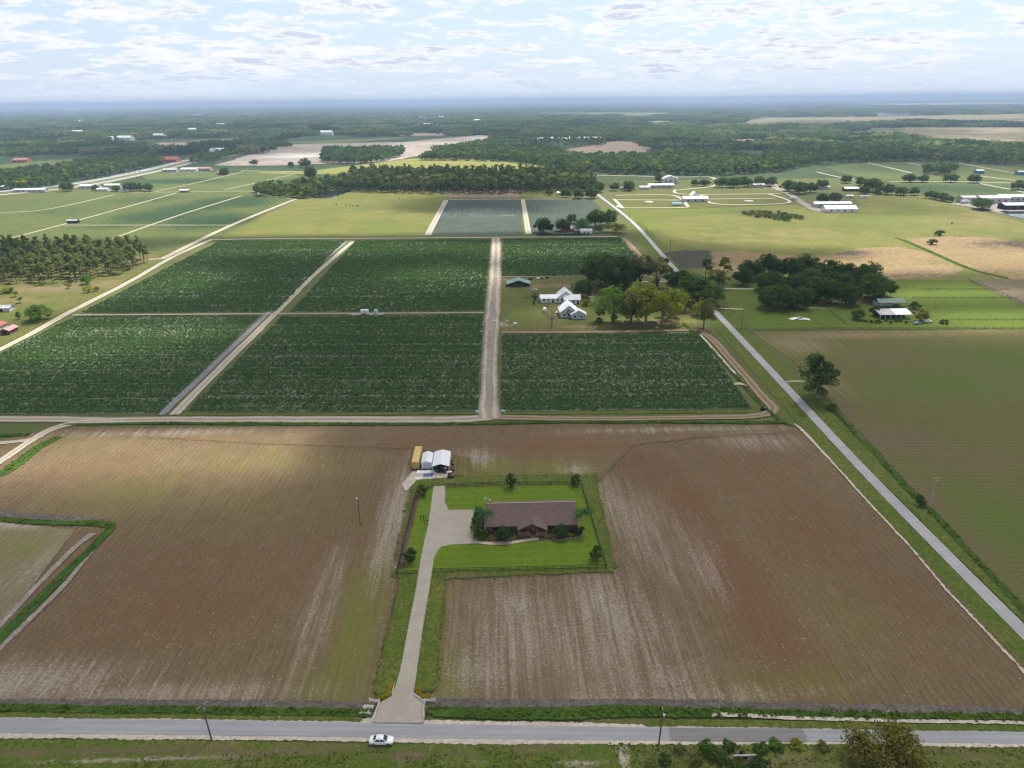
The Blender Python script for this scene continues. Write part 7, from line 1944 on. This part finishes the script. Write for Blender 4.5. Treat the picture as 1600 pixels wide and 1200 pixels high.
lorry(975, 297, .1, 'white lorry parked under the wide park oak')
lorry(988, 297.5, -.1, 'white lorry right of the other at the wide park oak')
lorry(1508, 318, .2, 'white lorry loading at the grey warehouse')
lorry(1240, 313, -.5, 'pale lorry standing on the yard road', 9)
rnd = random.Random(9)
for i, (px, py) in enumerate([(268 + 9 * k, 270.5 + rnd.uniform(-.8, .8)) for k in range(7)] + [(195 + 8 * k, 272.5 - k * 1.3) for k in range(4)]):
    simple_vehicle('parked_car', G(px, py) + Vector((0, 0, .5)), rnd.uniform(-.4, .4), M['car_white'], 'pale car on the sales lot beside the distant highway' if i < 7 else 'pale car outside the shops at the highway wood', 5, 2, 1.7)['group'] = 'cars on the highway sales lot' if i < 7 else 'cars outside the highway shops'

# ---- cattle
def cow(px, py, rz, label, scale=1.0):
    me_ = bpy.data.meshes.new('cattle')
    vs = [(0, 0, 1.0), (.55, 0, 1.02), (-.6, 0, 1.05), (1.0, 0, 1.15), (1.4, 0, 1.25), (1.75, 0, 1.0), (.5, .26, .75), (.5, .27, .38), (.52, .27, .03), (.5, -.26, .75), (.5, -.27, .38), (.52, -.27, .03), (-.68, .26, .78), (-.80, .27, .42), (-.74, .27, .03), (-.68, -.26, .78), (-.80, -.27, .42), (-.74, -.27, .03), (-.95, 0, 1.15), (-1.02, 0, .6)]
    es = [(0, 1), (0, 2), (1, 3), (3, 4), (4, 5), (1, 6), (6, 7), (7, 8), (1, 9), (9, 10), (10, 11), (2, 12), (12, 13), (13, 14), (2, 15), (15, 16), (16, 17), (2, 18), (18, 19)]
    rads = [.40, .38, .36, .26, .19, .12, .17, .09, .07, .17, .09, .07, .19, .09, .07, .19, .09, .07, .06, .04]
    me_.from_pydata(vs, es, [])
    o = link('cattle', me_, None, G(px, py) + Vector((0, 0, .12)))
    o.rotation_euler = (0, 0, rz)
    o.scale = (scale,) * 3
    md = o.modifiers.new('skin', 'SKIN')
    for v, r in zip(me_.skin_vertices[0].data, rads):
        v.radius = (r, r)
    me_.skin_vertices[0].data[0].use_root = True
    o.modifiers.new('smooth', 'SUBSURF').levels = 1
    me_.materials.append(M['cow'])
    return T(o, label, 'cow')


for i, (px, py) in enumerate(((525.5, 321), (540.5, 321.6), (546.5, 321.8), (551.5, 322))):
    cow(px, py, .4 * i, 'black cow %s' % ('standing apart on the far left of the small herd', 'second from the left in the small herd', 'third from the left in the small herd', 'standing next to the hay feeder')[i])
cow(623.5, 311, 1.0, 'black cow grazing alone nearer the tilled strip')
cow(1487, 350, .5, 'dark horse like animal alone in the right pasture', 1.2)
hf = empty('hay_feeder', G(558, 322.5) + Vector((0, 0, .12)))
for a in range(10):
    q = a * .628
    MB().tube([(math.cos(q) * 1.5, math.sin(q) * 1.5, 0), (math.cos(q) * 1.5, math.sin(q) * 1.5, 1.4)], .05, 5).build('upright', M['steel'], hf)
MB().tube([(0, 0, 0), (0, 0, 1.0), (0, 0, 1.5)], [1.25, 1.3, .9], 12).build('hay_bale', M['wood_pole'], hf)
T(hf, 'dark round hay feeder beside the small black herd', 'feeder')
# ---- culvert headwall in the verge thicket
ch = empty('culvert_headwall', G(1163, 1187) + Vector((0, 0, .1)))
hwl = MB()
hwl.box(-2.2, -.5, -.15, .15, -.2, 1.1).box(.5, 2.2, -.15, .15, -.2, 1.1).box(-.5, .5, -.15, .15, .85, 1.1)
hwl.build('headwall', M['concrete'], ch)
MB().tube([(0, -.1, .35), (0, 1.4, .35)], .48, 14, cap=False).build('pipe', M['dark'], ch)
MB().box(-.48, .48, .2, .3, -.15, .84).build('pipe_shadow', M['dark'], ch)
T(ch, 'pale concrete headwall with a round pipe in the verge thicket', 'culvert')
fh = empty('marker_post', G(954, 1196) + Vector((0, 0, .1)))
MB().tube([(0, 0, -.2), (0, 0, 1.3)], .06, 6).build('stake', M['rust_red'], fh)
MB().box(-.1, .1, -.03, .03, 1.302, 1.6).build('marker', M['orange'], fh)
T(fh, 'short red marker post on the verge below the front road', 'marker')
wt = empty('standpipe', G(1386, 1116) + Vector((0, 0, .3)))
MB().tube([(0, 0, -.2), (0, 0, .5)], .09, 8).build('riser', M['white_paint'], wt)
MB().tube([(0, 0, .5), (.3, 0, .62)], .08, 8).build('elbow', M['white_paint'], wt)
T(wt, 'small white standpipe on the ditch bank', 'standpipe')
